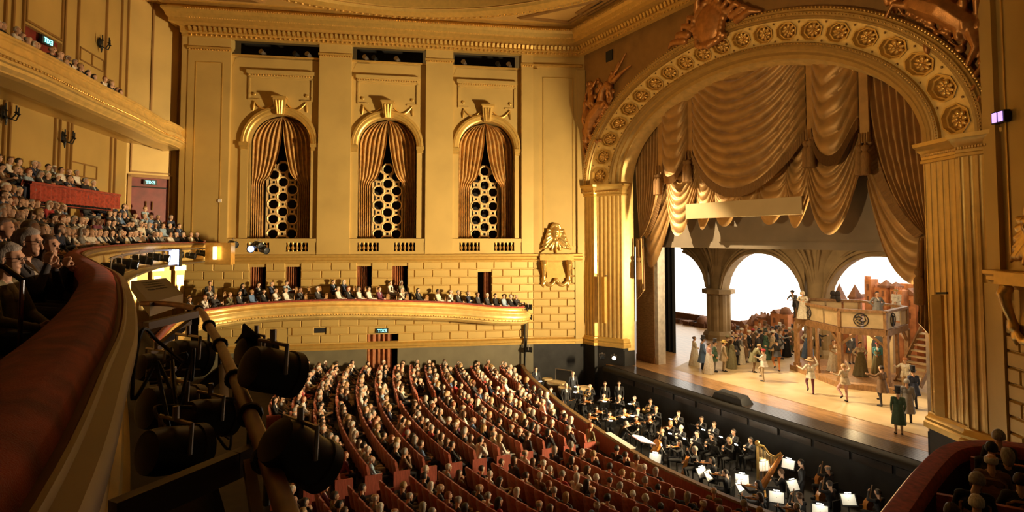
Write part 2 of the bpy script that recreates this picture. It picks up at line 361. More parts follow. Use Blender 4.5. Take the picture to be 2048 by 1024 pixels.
# leaf and bead rows of the cornice
def along(path, step):
    out = []
    for a, b in zip(path, path[1:]):
        d = b - a; L = d.length; d = d / L; n = max(1, round(L / step))
        for i in range(n): out.append((a + d * (i + .5) * L / n, d, Vector((-d.y, d.x))))
    return out
mb = MB(); m2 = MB()
for p, d, n in along(HALL[1:-1], .3):
    q = Vector((*p, 0)); mb.M = Matrix.Translation(q) @ xform((0, 0, 0), d, n)
    mb.box(-.085, .085, .48, .62, 22.84, 23.12); mb.add([(-.085, .62, 22.9), (.085, .62, 22.9), (.085, .74, 23.12), (-.085, .74, 23.12), (0, .66, 22.82)], [(0, 1, 2, 3), (0, 4, 1)])
    m2.M = mb.M; m2.ball((0, .46, 22.66), .07, 6, 4); m2.ball((-.075, 1.38, 24.07), .065, 6, 4); m2.ball((.075, 1.38, 24.07), .065, 6, 4); m2.ball((-.075, 1.06, 23.6), .05, 6, 4); m2.ball((.075, 1.06, 23.6), .05, 6, 4)
tag(mb.build('cornice_leaves', GOLDTRIM, cornice), kind='stuff'); tag(m2.build('cornice_beads', GOLDLEAF, cornice), kind='stuff')
# cap moulding of pilasters
mb = MB(MF)
for a, b in pil: mb.box(a - .06, b + .06, .3, .45, 21.78, 21.92); mb.box(a - .03, b + .03, .3, .4, 21.7, 21.78)
for u0, u1, c in bays: mb.box(u0, u1, -.02, .08, 21.55, 21.66)
mb.box(.45, .5, .35, .38, 9.2, 20.9); mb.box(2.05, 2.1, .35, .38, 9.2, 20.9); mb.box(.45, 2.1, .35, .38, 20.9, 20.96)
mb.build('pilaster_cap_moulding', GOLDTRIM, wall_far)
m2 = MB(MF)
for a, b in pil:
    k = int((b - a) / .16)
    for i in range(k): m2.ball((a + (i + .5) * (b - a) / k, .43, 21.74), .05, 6, 4)
tag(m2.build('cap_beads', GOLDLEAF, wall_far), kind='stuff')
for s in (MS, MSN2):
    mb = MB(s); mb.box(0, LS, .05, .34, 21.78, 21.92); mb.build('cap_moulding', GOLDTRIM, wall_splay if s is MS else wall_splay2)

# ------------------------------------------------------------------ windows
def curtain_panel(mb, c, side, zt=17.75, zb=9.62):
    def fn(i, j):     # i: across (outer->inner), j: down
        z = zt + (zb - zt) * j
        rr = RW - .06; uo = rr if z < ZS else sqrt(max(rr * rr - (z - ZS) ** 2, .0001))
        tie = 13.75
        if z > tie: q = (zt - z) / (zt - tie); ui = .02 + .62 * q ** 2.2
        else: q = min(1, (tie - z) / .6); ui = .64 + .46 * (1 - (1 - q) ** 2)
        u = uo + (min(ui, uo) - uo) * i
        amp = .11 * (1 - .55 * max(0, 1 - abs(z - tie) / 1.2)); sag = .25 * max(0, 1 - abs(z - tie - .2) / 1.0)
        n = -.75 + amp * sin(i * 2 * pi * 6 + .5 * sin(j * 4)) + sag * i
        return (c + side * u, n, z)
    mb.grid(fn, 72, 30)
wnames = ['nearest the left pillar', 'in the middle', 'nearest the stage']
BALM = None
for k, (u0, u1, c) in enumerate(bays):
    mb = MB(MF)
    prof = [(RW, -.02), (RW, .1), (2.05, .14), (2.08, .18), (2.22, .2), (2.26, .24), (2.4, .22), (2.45, .1), (2.45, -.02)]
    mb.loft([[(c + r * cos(pi * i / 28), n, ZS + r * sin(pi * i / 28)) for r, n in prof] for i in range(29)], False)
    win = struct(mb.build('window_%d' % (k + 1), GOLDTRIM), 'arched niche with curtains and octagon lattice, %s' % wnames[k])
    mb = MB(MF)
    for s in (-1, 1):
        a, b = sorted((c + s * 1.93, c + s * 2.5)); mb.box(a, b, -.05, .26, 15.62, 15.86); mb.box(a + .04, b - .04, -.05, .2, 15.4, 15.62)
    mb.build('impost', GOLDTRIM, win)
    mb = MB(MF)
    for s in (-1, 1):
        a, b = sorted((c + s * 1.97, c + s * 2.42)); mb.box(a, b, -.05, .12, 9.5, 15.42)
    mb.build('jamb_strip', GOLDWALL, win)
    mb = MB(MF); mb.add([(c - .24, .1, 17.7), (c + .24, .1, 17.7), (c + .24, .38, 17.7), (c - .24, .38, 17.7), (c - .4, .1, 18.75), (c + .4, .1, 18.75), (c + .4, .62, 18.75), (c - .4, .62, 18.75)],
                           [(0, 3, 2, 1), (4, 5, 6, 7), (0, 1, 5, 4), (1, 2, 6, 5), (2, 3, 7, 6), (3, 0, 4, 7)])
    for f in (-.2, 0, .2): mb.tube([(c + f * .6, .42, 17.75), (c + f, .6, 18.6)], .07, 6)
    mb.box(c - .46, c + .46, .05, .68, 18.75, 18.87); mb.build('keystone', GOLDTRIM, win)
    mb = MB(MF); a, b = c - 2.02, c + 2.02
    mb.box(a - .1, b + .1, -.02, .3, 20.4, 20.62); mb.box(a - .02, b + .02, -.02, .2, 20.22, 20.4)
    for x0, x1, z0, z1 in ((a, a + .1, 18.75, 20.22), (b - .1, b, 18.75, 20.22), (a, b, 20.12, 20.22), (a, a + .75, 18.68, 18.76), (b - .75, b, 18.68, 18.76)): mb.box(x0, x1, -.02, .09, z0, z1)
    pn = mb.build('panel_frame', GOLDWALL, win)
    mb = MB(MF)
    for i in range(24): mb.ball((a + (i + .5) * (b - a) / 24, .21, 20.3), .05, 6, 4)
    tag(mb.build('panel_beads', GOLDLEAF, win), kind='stuff')
    for s in (-1, 1):
        mb = MB(MF); pts = [(c + s * (.45 + 1.15 * t), .1, 18.45 - .42 * sin(pi * t) + .1 * t) for t in arc(0, 1, 10)]
        mb.tube(pts, [.03 + .035 * sin(pi * t) for t in arc(0, 1, 10)], 6); mb.ball((c + s * 1.65, .08, 19.05), (.11, .05, .11), 8, 6); mb.tube([(c + s * 1.62, .08, 18.6), (c + s * 1.66, .08, 18.2), (c + s * 1.68, .08, 17.95)], [.04, .08, .03], 6)
        mb.build('garland', GOLDTRIM, win)
    # lattice rings
    for r in range(10):
        for q in ((0,) if r % 2 == 0 else (-1, 1)):
            z = 14.4 - r * .5
            if z < 9.6: continue
            mb = MB(MF); ring = lambda R, n: [(c + q * .61 + R * cos(pi / 8 + pi * i / 4), n, z + R * sin(pi / 8 + pi * i / 4)) for i in range(8)]
            mb.loft([ring(.455, -1.3), ring(.455, -1.13), ring(.39, -1.08), ring(.325, -1.13), ring(.325, -1.3), ring(.455, -1.3)], True); mb.build('lattice_ring', LATT, win, .5)
    mb = MB(MF)
    for r in range(10):
        z = 14.4 - r * .5
        for q in ((-1, 1) if r % 2 == 0 else (0,)):
            R1, R2 = .3, .12
            sq = lambda R, n: [(c + q * .61 + R * cos(pi / 4 + pi * i / 2), n, z + R * sin(pi / 4 + pi * i / 2)) for i in range(4)]
            mb.loft([sq(R1, -1.28), sq(R1, -1.15), sq(R2, -1.15), sq(R2, -1.28)], True)
    for s in (-1, 1): mb.box(c + s * 1.0 - .07, c + s * 1.0 + .07, -1.3, -1.13, 9.5, 14.2)
    mb.build('lattice_links', LATT, win, .5)
    cur = empty('window_curtain', MF @ Vector((c, -.6, 9.6)), 'copper-gold draped curtain in the arched niche %s' % wnames[k], 'curtain', 'niche curtains')
    for s in (-1, 1):
        mb = MB(MF); curtain_panel(mb, c, s); mb.build('curtain_panel', WINCURT, cur, 1.2)
    # balustrade
    mb = MB(MF); mb.box(u0, u1, -.1, .3, 8.5, 8.74); mb.box(u0, u1, -.1, .32, 9.32, 9.58)
    for a, b in ((u0, c - 1.9), (c - .5, c + .5), (c + 1.9, u1)): mb.box(a, b, -.1, .28, 8.74, 9.32)
    bal = empty('balustrade', MF @ Vector((c, .1, 8.5)), 'gold balustrade with turned balusters below the niche %s' % wnames[k], 'balustrade', 'niche balustrades')
    mb.build('rail_and_pedestals', GOLDWALL, bal)
    if BALM is None:
        mb = MB(); mb.lathe([(.07, 0), (.07, .04), (.045, .06), (.05, .1), (.1, .2), (.085, .28), (.045, .36), (.04, .42), (.07, .48), (.07, .58)], 10); o = mb.build('baluster', GOLDLEAF); BALM = o.data; bpy.data.objects.remove(o)
    for s in (-1, 1):
        for i in range(5):
            o = bpy.data.objects.new('baluster', BALM); col.objects.link(o); o.parent = bal; o.matrix_local = WM[bal.name].inverted() @ MF @ Matrix.Translation((c + s * 1.2 + (i - 2) * .27, .1, 8.74))
    # small lanterns in the slot
    for i, du in enumerate(((-1.2, .9, 1.7), (-1.5, -.9, .6), (-1.6, .8, 1.6))[k]):
        L = empty('slot_lantern', MF @ Vector((c + du, -.1, 21.66)), '%s lantern from the left in the slot above the niche %s' % (ORD[i], wnames[k]), 'lamp', 'slot lanterns')
        mb = MB(MF @ Matrix.Translation((c + du, 0, 21.85)) @ Matrix.Rotation(.5, 4, 'Z')); mb.lathe([(.1, -.28), (.13, -.2), (.14, .12), (.17, .2)], 10, ax=Matrix.Rotation(-1.3, 3, 'X')); mb.build('housing', FIX if i % 2 else STEEL, L)
        mb = MB(MF); mb.tube([(c + du, 0, 21.64), (c + du, 0, 21.85)], .03, 6); mb.build('yoke', STEEL, L)
    mb = MB(MF); mb.box(u0, u1, -.6, -.58, 21.65, 21.67); 

# doorways with red curtains
def door_curtain(name, M, u0, u1, z0, z1, n, label, half=1.):
    mb = MB(M); um = u0 + (u1 - u0) * half
    mb.grid(lambda i, j: (u0 + (um - u0) * i, n + .08 * sin(i * 2 * pi * 5) + .02 * sin(i * 40), z1 + (z0 - z1) * j), 60, 2)
    o = mb.build(name, REDCURT, None, 1.2, loc=M @ Vector(((u0 + um) / 2, n, z0))); return tag(o, label, 'curtain', 'door curtains')
dn = ['left-most', 'second from the left', 'third from the left', 'fourth from the left', 'right-most, half open']
for i, r in enumerate(BOXDOORS):
    mb = MB(MF); mb.box(r[0], r[1], -1.2, -1.1, r[2], r[3]); mb.box(r[0] - .04, r[0], -1.2, -.2, r[2], r[3]); mb.box(r[1], r[1] + .04, -1.2, -.2, r[2], r[3]); mb.box(r[0], r[1], -1.2, -.2, r[3], r[3] + .04)
    struct(mb.build('door_%d' % (i + 1), DARKVOID), 'dark box doorway in the rusticated wall, %s' % dn[i].split(',')[0])
    door_curtain('door_curtain', MF, r[0] + (.0 if i < 4 else .45), r[1], r[2], r[3], -.05, 'rust-red curtain in the box doorway, %s' % dn[i], .72 if i < 4 else 1)
mb = MB(MF); r = EXITD; mb.box(r[0], r[1], -1.2, -1.1, r[2], r[3]); mb.box(r[0] - .04, r[0], -1.2, -.2, r[2], r[3]); mb.box(r[1], r[1] + .04, -1.2, -.2, r[2], r[3]); mb.box(r[0], r[1], -1.2, -.2, r[3], r[3] + .04)
struct(mb.build('door_6', DARKVOID), 'dark exit doorway at orchestra level under the lit sign')
door_curtain('door_curtain', MF, r[0], r[1], r[2], r[3], 0, 'tall rust-red curtain in the exit doorway at orchestra level', .8)
EXITME = text_mesh('EXIT', .36, .01, 'exit_lettering'); EXITME.materials.append(SIGNM)
def exit_sign(M, label, s=1., flip=1):      # the photograph shows the lettering reversed
    o = empty('exit_sign', M @ Vector((0, 0, 0)), label, 'sign', 'exit signs')
    mb = MB(M); mb.box(-.5 * s, .5 * s, -.05, .03, -.2 * s, .2 * s); mb.build('housing', SIGNBK, o)
    t = bpy.data.objects.new('lettering', EXITME); col.objects.link(t); t.parent = o
    t.matrix_local = WM[o.name].inverted() @ M @ Matrix.Translation((0, .045, -.01)) @ Matrix.Rotation(pi / 2, 4, 'X') @ Matrix.Diagonal((-s * flip, s, 1, 1))
exit_sign(MF @ Matrix.Translation((12.34, .4, 3.5)), 'lit turquoise exit sign over the orchestra-level doorway', .8)
# ================================================================== PROSCENIUM
SPR = 13.3
def E(a, b, y, th): return (a * cos(th), y, SPR + b * sin(th))
NT = 96
TH = arc(0, pi, NT)
mb = MB()
inn = []; out = []
for th in TH:
    c_, s_ = cos(th), sin(th); x, z = 12.3 * c_, 7.4 * s_; L = sqrt(x * x + z * z)
    k = min(12.75 / max(abs(x), 1e-4), 9.5 / max(z, 1e-4)); inn.append((x, -.42, SPR + z)); out.append((x * k, -.42, SPR + z * k))
mb.loft([inn, out], False); mb.box(-13, 13, -.3, -.2, 21.0, 22.8)
for s in (-1, 1): mb.add([(s * 12.75, -.42, SPR), (s * 12.75, -.42, 22.8), (s * 13.4, -.42, 22.8), (s * 13.4, -.42, SPR)], [(0, 1, 2, 3)])
for s in (-1, 1): mb.box(*sorted((s * 9.6, s * 13.0)), .0, .3, 18.5, 22.8)
wall_pros = struct(mb.build('wall_proscenium', BROWNGOLD), 'brown-gold wall around the big proscenium arch')
def archpart(name, prof, m, parent, sm=.5):   # prof: (a, b, y)
    mb = MB(); mb.loft([[E(a, b, y, th) for a, b, y in prof] for th in TH], False); return mb.build(name, m, parent, sm)
parch = empty('proscenium_arch', (0, 0, 1.1), 'wide gilded elliptical proscenium arch with octagonal coffers and fluted pilasters', 'arch')
archpart('outer_moulding', [(12.35, 7.5, -.4), (12.35, 7.5, -.62), (12.2, 7.38, -.7), (12.1, 7.3, -.62), (12.05, 7.26, -.66), (11.85, 7.12, -.62), (11.8, 7.08, -.5), (11.72, 7.02, -.5), (11.7, 7.0, -.4)], ARCHM, parch)
archpart('inner_moulding', [(10.3, 6.12, .25), (10.25, 6.08, .12), (10.12, 5.98, .1), (10.05, 5.94, .2), (9.98, 5.88, .2), (9.85, 5.78, .34), (9.75, 5.7, .36), (9.62, 5.6, .55), (9.45, 5.42, .6)], ARCHM, parch)
archpart('plain_reveal', [(9.45, 5.42, .6), (9.42, 5.36, .9), (9.36, 5.3, 1.0), (9.3, 5.2, 1.5)], GOLDPALE, parch)
# beads along the mouldings
mb = MB()
for a, b, y, n, r in ((12.28, 7.44, -.68, 190, .05), (11.95, 7.19, -.66, 190, .035), (10.18, 6.03, .09, 170, .035)):
    for i in range(n):
        mb.ball(E(a, b, y, pi * (i + .5) / n), r, 6, 4)
tag(mb.build('arch_beads', GOLDLEAF, parch), kind='stuff')
# coffers: equal arc length along the centre line
def cen(th): return Vector(E(11.0, 6.56, -.08, th))
ths = arc(0.0, pi, 800); cum = [0.]
for p, q in zip(ths, ths[1:]): cum.append(cum[-1] + (cen(q) - cen(p)).length)
def th_at(s):
    import bisect
    i = min(max(bisect.bisect(cum, s) - 1, 0), 799); return ths[i] + (ths[i + 1] - ths[i]) * (s - cum[i]) / (cum[i + 1] - cum[i])
NC = 21; TOT = cum[-1]
def band(th, t, dep=0.):   # t 0 outer .. 1 inner, dep pushed into the arch
    a = 11.7 + (10.3 - 11.7) * t; b = 7.0 + (6.12 - 7.0) * t; y = -.4 + .65 * t
    nx, ny = .42, .9          # mean inward (upstage) direction
    return Vector((a * cos(th) + nx * dep * cos(th), y + ny * dep, SPR + b * sin(th) + nx * dep * sin(th)))
ROS = None
bandmb = MB()
for k in range(NC):
    t0, t1 = th_at(TOT * k / NC), th_at(TOT * (k + 1) / NC)
    f = lambda x, t, d=0.: band(t0 + (t1 - t0) * x, t, d)
    rect = []; octa = lambda R: [(.5 + R * .5 * cos(2 * pi * i / 16) * (1 / max(abs(cos((2 * pi * i / 16 + pi / 8) % (pi / 4) - pi / 8)), .92) if 0 else 1), .5 + R * .5 * sin(2 * pi * i / 16)) for i in range(16)]
    def oct8(R):
        vs8 = [(.5 + R * cos(pi / 8 + pi / 4 * i), .5 + R * sin(pi / 8 + pi / 4 * i)) for i in range(8)]; o = []
        for i in range(8):
            p, q = vs8[i - 1], vs8[i]; o += [((p[0] + q[0]) / 2, (p[1] + q[1]) / 2), q]
        return o
    for i in range(16):
        a = 2 * pi * i / 16; kk = .5 / max(abs(cos(a)), abs(sin(a))); rect.append((.5 + kk * cos(a), .5 + kk * sin(a)))
    R = .44
    bandmb.loft([[f(*p) for p in rect], [f(*p) for p in oct8(R)]], True)
    mb = MB()
    mb.loft([[f(*p, -.05) for p in oct8(R + .02)], [f(*p, -.05) for p in oct8(R - .03)], [f(*p, .1) for p in oct8(R - .06)], [f(*p, .1) for p in oct8(R - .11)], [f(*p, .24) for p in oct8(R - .14)], [f(*p, .24) for p in oct8(.02)]], True)
    cf = mb.build('coffer', GOLDTRIM, parch, .5)
    # rosette
    c0 = f(.5, .5, .16); ex = (f(.6, .5) - f(.4, .5)).normalized(); ez = (f(.5, .4) - f(.5, .6)).normalized(); ey = ex.cross(ez).normalized()
    if ey.y > 0: ey = -ey
    mb = MB(Matrix(((ex.x, ey.x, ez.x, c0.x), (ex.y, ey.y, ez.y, c0.y), (ex.z, ey.z, ez.z, c0.z), (0, 0, 0, 1))))
    mb.ball((0, .08, 0), (.1, .1, .1), 8, 6)
    for q in range(8):
        a = 2 * pi * q / 8; mb.ball((.24 * cos(a), .02, .24 * sin(a)), (.14, .07, .09), 8, 5, R=Matrix.Rotation(-a, 3, 'Y'))
        a += pi / 8; mb.ball((.14 * cos(a), .06, .14 * sin(a)), (.08, .06, .05), 6, 4, R=Matrix.Rotation(-a, 3, 'Y'))
    mb.build('rosette', GOLDLEAF, cf, .9)
    mb = MB()
    for t in (.1, .9):
        p = f(0, t, -.03); mb.ball(p, .05, 6, 4)
    mb.build('stud', BROWNGOLD, cf)
bandmb.build('coffer_band', GOLDPALE, parch, .5)
# fluted pilasters, capitals and bases (right side, mirrored for the far side)
def flutes(p, q, n, dep=.07):
    p, q = Vector(p), Vector(q); d = (q - p).normalized(); nr = Vector((d.y, -d.x)); out = []; w = (q - p).length / n
    for i in range(n):
        for t, h in ((0, 0), (.16, 0), (.2, .55), (.32, .9), (.5, 1), (.68, .9), (.8, .55), (.84, 0)):
            out.append(p + d * w * (i + t) - nr * dep * h)
    return out + [q]
P0, P1, P1b, P2 = (12.35, -.62), (11.15, -.45), (11.1, -.25), (9.45, .6)
def side(pts, s): return [Vector((s * p[0], p[1])) for p in pts]
for s, nm in ((-1, 'fluted pilaster at the far end of the proscenium'), (1, 'fluted pilaster at the near end of the proscenium')):
    pts = [Vector(P0)] + [v for v in flutes(P0, P1, 3)] 
    plan = [Vector((P0[0] + .05, .2))] + list(reversed(flutes(P1, P0, 3))) + list(reversed(flutes(P2, P1b, 5)))
    # flutes() indents away from its right normal; run both facets the same way
    plan = [Vector((12.4, .3))] + [v for v in flutes(P0, P1, 4, -.05)] + [v for v in flutes(P1b, P2, 6, -.05)] + [Vector((9.45, .8))]
    plan = [Vector((s * v.x, v.y)) for v in plan]
    mb = MB(); mb.loft([[(v.x, v.y, z) for v in plan] for z in (2.85, 12.55)], False); mb.build('pilaster_shaft', PILAST, parch, .7)
    cp = [Vector((12.42, .3)), Vector((12.42, -.62)), Vector((11.12, -.47)), Vector((11.08, -.27)), Vector((9.4, .62)), Vector((9.4, 1.1))]
    cp = [Vector((s * v.x, v.y)) for v in cp]
    if s > 0: cp = cp[::-1]; 
    if s > 0: cp = cp[::-1]
    sg = 1 if s > 0 else -1     # path P0->P2 on the right side: left normal points ... to the hall
    prof = [(.0, 12.5), (.06, 12.52), (.06, 12.62), (.02, 12.66), (.06, 12.9), (.14, 12.98), (.16, 13.08), (.26, 13.16), (.28, 13.3), (-.3, 13.32)]
    bprof = [(-.02, 2.3), (.2, 2.3), (.2, 2.5), (.14, 2.56), (.16, 2.66), (.08, 2.74), (.06, 2.86), (0, 2.9)]
    mb = MB(); mb.sweep(cp, [(o * sg, z) for o, z in prof]); cpt = mb.build('capital', GOLDTRIM, parch, .7)
    mb = MB(); mb.sweep(cp, [(o * sg, z) for o, z in bprof]); mb.build('pilaster_base', GOLDTRIM, parch, .7)
    mb = MB(); mb.sweep(cp, [(.04 * sg, -2.5), (.04 * sg, 2.32)]); mb.build('pit_pier', PITBLACK, parch, .7)
    mb = MB(); mb.loft([[(s * 9.45, .6, z), (s * 9.42, .9, z), (s * 9.36, 1.0, z), (s * 9.3, 1.5, z)] for z in (2.1, SPR)], False); mb.build('jamb_reveal', GOLDPALE, parch, .5)
    mb = MB(); mb.box(*sorted((s * 9.28, s * 9.5)), .62, 1.5, -2.5, 2.1); mb.build('jamb_foot', PITBLACK, parch)
    mb = MB()
    for i in range(30):
        t = (i + .5) / 30; p = Vector(P0).lerp(Vector(P1), t / .42) if t < .42 else Vector(P1b).lerp(Vector(P2), (t - .42) / .58)
        mb.ball((s * p.x, p.y - .16, 12.8), .06, 6, 4)
    tag(mb.build('capital_beads', GOLDLEAF, cpt), kind='stuff')

# slender fittings on the pilasters (vertical lamp bars)
for s, u, z0, z1, nm in ((-1, (10.3, .0), 3.9, 7.0, 'narrow gilt lamp bar clamped to the far fluted pilaster'), (1, (10.35, -.25), 3.1, 7.5, 'tall gilt lamp bar clamped to the near fluted pilaster')):
    o = empty('lamp_bar', (s * u[0], u[1] - .25, z0), nm, 'fixture')
    mb = MB(); mb.box(s * u[0] - .16, s * u[0] + .16, u[1] - .35, u[1] - .15, z0, z1); mb.build('casing', GOLDTRIM, o)
    mb = MB(); mb.bar((s * u[0] - .1, u[1] - .1, z1 + .05), (s * u[0] + .35, u[1] - .3, z1 + .1), .08, .08); mb.build('clamp', FIX, o)

# ------------------------------------------------------------------ relief sculpture
def remesh_obs(items):      # items: list of (mb, voxel, smooth_iter, dec)
    obs = []
    for mb, vx, it, dec in items:
        me = bpy.data.meshes.new('tmp'); me.from_pydata([tuple(v) for v in mb.v], [], mb.f); me.update()
        o = bpy.data.objects.new('tmp', me); col.objects.link(o)
        m = o.modifiers.new('r', 'REMESH'); m.mode = 'VOXEL'; m.voxel_size = vx
        if it: s = o.modifiers.new('s', 'SMOOTH'); s.factor = .5; s.iterations = it
        if dec < 1: d = o.modifiers.new('d', 'DECIMATE'); d.ratio = dec
        obs.append(o)
    dg = bpy.context.evaluated_depsgraph_get(); out = []
    for o in obs:
        me = bpy.data.meshes.new_from_object(o.evaluated_get(dg)); me.polygons.foreach_set('use_smooth', [True] * len(me.polygons)); out.append(me)
    for o in obs:
        me = o.data; bpy.data.objects.remove(o); bpy.data.meshes.remove(me)
    return out
def limb(mb, pts, r, n=8): mb.tube(pts, r, n); mb.ball(pts[0], r[0], n, 6); mb.ball(pts[-1], r[-1], n, 6)
def relief_figure(mb, x, z, h, lean=0., flip=1, arm=.6):
    f = lambda a, b, d=.1: (x + flip * (a + lean * b) * h, -.35 - d * h, z + b * h)
    limb(mb, [f(.02, .0), f(-.04, .25, .16), f(.0, .48, .12)], [.05 * h, .07 * h, .1 * h]); limb(mb, [f(.2, .05), f(.14, .27, .2), f(.05, .48, .12)], [.045 * h, .07 * h, .09 * h])
    limb(mb, [f(0, .48, .1), f(0, .62, .12), f(0, .76, .1)], [.11 * h, .1 * h, .12 * h]); mb.ball(f(.02, .92, .12), .075 * h, 10, 8); limb(mb, [f(0, .8), f(.02, .86)], [.05 * h, .05 * h])
    limb(mb, [f(.12, .78, .12), f(.25, .72 + arm * .1, .18), f(.38, .72 + arm * .35, .15)], [.05 * h, .042 * h, .03 * h]); limb(mb, [f(-.12, .78, .1), f(-.24, .62, .12), f(-.2, .45, .18)], [.05 * h, .04 * h, .03 * h])
items = []
def V2(a, b): return (a, b)
for s in (-1, 1):
    mb = MB()
    # rearing horse, two draped riders, drapery scroll trailing down the arch
    limb(mb, [(s * 11.6, -.5, 17.2), (s * 10.9, -.65, 18.0), (s * 10.0, -.62, 18.6)], [.42, .5, .42]); limb(mb, [(s * 10.1, -.6, 18.8), (s * 9.6, -.75, 19.6), (s * 9.2, -.72, 19.9)], [.34, .24, .2])
    limb(mb, [(s * 9.2, -.75, 19.9), (s * 8.75, -.8, 19.6)], [.2, .13]); limb(mb, [(s * 10.0, -.7, 18.4), (s * 9.3, -.85, 18.7), (s * 9.0, -.8, 18.3)], [.2, .13, .08])
    limb(mb, [(s * 11.7, -.55, 17.1), (s * 11.9, -.6, 16.3), (s * 11.6, -.6, 15.7)], [.26, .16, .1]); limb(mb, [(s * 11.4, -.6, 17.2), (s * 11.4, -.65, 16.8)], [.25, .16])
    relief_figure(mb, s * 11.0, 18.3, 2.3, -.15, -s); relief_figure(mb, s * 12.0, 17.4, 2.2, .1, -s, 1.); relief_figure(mb, s * 9.3, 18.8, 1.9, .25, -s, 1.4)
    limb(mb, [(s * 9.2, -.6, 20.0), (s * 8.2, -.62, 20.6), (s * 7.4, -.55, 21.5)], [.12, .09, .05]); limb(mb, [(s * 8.7, -.55, 20.0), (s * 7.9, -.6, 20.3), (s * 7.0, -.5, 20.6)], [.2, .12, .05])
    for i in range(7): a = i / 6; limb(mb, [(s * (12.2 - .1 * a), -.5, 17.4 - 2.6 * a), (s * (12.0 + .25 * sin(i)), -.62, 17.0 - 2.6 * a)], [.2 - .1 * a, .14 - .06 * a])
    for i in range(60):
        a_ = V2(rnd.uniform(9.0, 12.3), rnd.uniform(15.6, 19.0)); e_ = 13.3 + 7.4 * sqrt(max(0, 1 - (a_[0] / 12.3) ** 2)); zz = max(a_[1], e_ + .25)
        if zz < 20.6: limb(mb, [(s * a_[0], -.46, zz), (s * (a_[0] + rnd.uniform(-.3, .3)), -.62, zz + rnd.uniform(.1, .5)), (s * (a_[0] + rnd.uniform(-.5, .5)), -.48, zz + rnd.uniform(.3, .8))], [.05, rnd.uniform(.05, .1), .03], 6)
    for i in range(26): mb.ball((s * rnd.uniform(10.2, 12.4), -.5, rnd.uniform(16.2, 19.4)) if i % 2 else (s * rnd.uniform(8.8, 11.8), -.5, rnd.uniform(18.9, 20.6)), (rnd.uniform(.1, .32), .14, rnd.uniform(.1, .3)), 8, 6)
    items.append((mb, .04, 1, .6))
# crest cartouche above the arch
mb = MB(); cx, cz = -.2, 21.05
mb.ball((cx, -.75, cz), (.95, .32, 1.05), 20, 12)
for i in range(28):
    a = 2 * pi * i / 28; R = 1.05 + .1 * sin(5 * a); mb.ball((cx + R * cos(a), -.75, cz + 1.1 * R * sin(a)), (.2, .22, .2), 8, 6)
for s in (-1, 1):
    for j in range(4): limb(mb, [(cx + s * (.9 + .3 * j), -.7, cz + .5 - .3 * j), (cx + s * (1.4 + .45 * j), -.8, cz + .8 - .35 * j), (cx + s * (1.7 + .5 * j), -.62, cz + .35 - .25 * j)], [.2, .17, .08])
    limb(mb, [(cx + s * .8, -.8, cz + 1.0), (cx + s * .5, -.95, cz + 1.6), (cx, -.9, cz + 1.75)], [.2, .18, .14])
limb(mb, [(cx - 1.0, -.7, cz - .9), (cx, -.85, cz - 1.25), (cx + 1.0, -.7, cz - .9)], [.12, .18, .12]); items.append((mb, .05, 1, .7))
# mask ornament and console on the splay wall
def mask_mb(Mx):
    mb = MB(Mx); u, z = 1.62, 9.75
    mb.ball((u, .35, z + .25), (.34, .26, .45), 14, 10); mb.ball((u, .58, z + .2), (.07, .1, .12), 8, 6); mb.ball((u, .5, z - .02), (.14, .1, .05), 8, 6); mb.ball((u, .55, z + .38), (.26, .08, .06), 8, 6)
    for s in (-1, 1):
        mb.ball((u + s * .13, .53, z + .31), .05, 8, 6)
        for j in range(5):
            a = .2 + j * .45; limb(mb, [(u + s * .3, .3, z + .4 - .16 * j), (u + s * (.55 + .06 * j), .36, z + .45 - .3 * j), (u + s * (.62 + .12 * j), .26, z + .2 - .28 * j)], [.12, .11, .05])
        limb(mb, [(u + s * .1, .4, z - .3), (u + s * .5, .4, z - .75), (u + s * .85, .26, z - .85)], [.1, .12, .07]); limb(mb, [(u + s * .1, .4, z - .3), (u + s * .3, .42, z - .95)], [.1, .08])
        limb(mb, [(u + s * .32, .3, z + .6), (u + s * .2, .34, z + .78), (u, .36, z + .82)], [.1, .12, .12])
    for j in range(5): mb.ball((u, .4, z - .4 - .17 * j), (.16 - .02 * j, .14, .12), 8, 6)
    return mb
def console_mb(Mx):
    mb = MB(Mx)
    for u in (.75, 2.5):
        mb.tube([(u, .55, 8.05), (u, .68, 7.8), (u, .6, 7.4), (u, .45, 7.0), (u, .42, 6.8)], [.2, .2, .16, .12, .16], 10); mb.ball((u, .6, 7.95), (.24, .2, .2), 10, 8); mb.ball((u, .42, 6.75), (.2, .16, .16), 10, 8)
        limb(mb, [(u, .36, 6.7), (u - .05, .38, 6.4), (u, .34, 6.2)], [.12, .14, .05])
    for s in (0, 1):
        pts = [(.75 + .87 * (s + t), .4, 6.75 - .4 * sin(pi * t)) for t in arc(0, 1, 8)]; mb.tube(pts, [.07 + .07 * sin(pi * t) for t in arc(0, 1, 8)], 8)
    mb.ball((1.62, .42, 6.72), (.2, .14, .14), 8, 6); return mb
for Mx in (MS, MSN2): items.append((mask_mb(Mx), .035, 1, .7)); items.append((console_mb(Mx), .04, 1, .7))
meshes = remesh_obs(items)
def put(me, name, m, label=None, cat=None, parent=None, kind=None):
    me.materials.clear(); me.materials.append(m); o = bpy.data.objects.new(name, me); col.objects.link(o)
    if parent: o.parent = parent
    return tag(o, label, cat, None, kind)
put(meshes[0], 'spandrel_relief', COPPER, 'coppery relief of riders and a rearing horse left of the arch', 'relief')
put(meshes[1], 'spandrel_relief', COPPER, 'coppery figure relief in the upper right corner over the arch', 'relief')
put(meshes[2], 'crest_cartouche', COPPER, 'coppery shield crest with scrolls at the top of the arch', 'ornament')
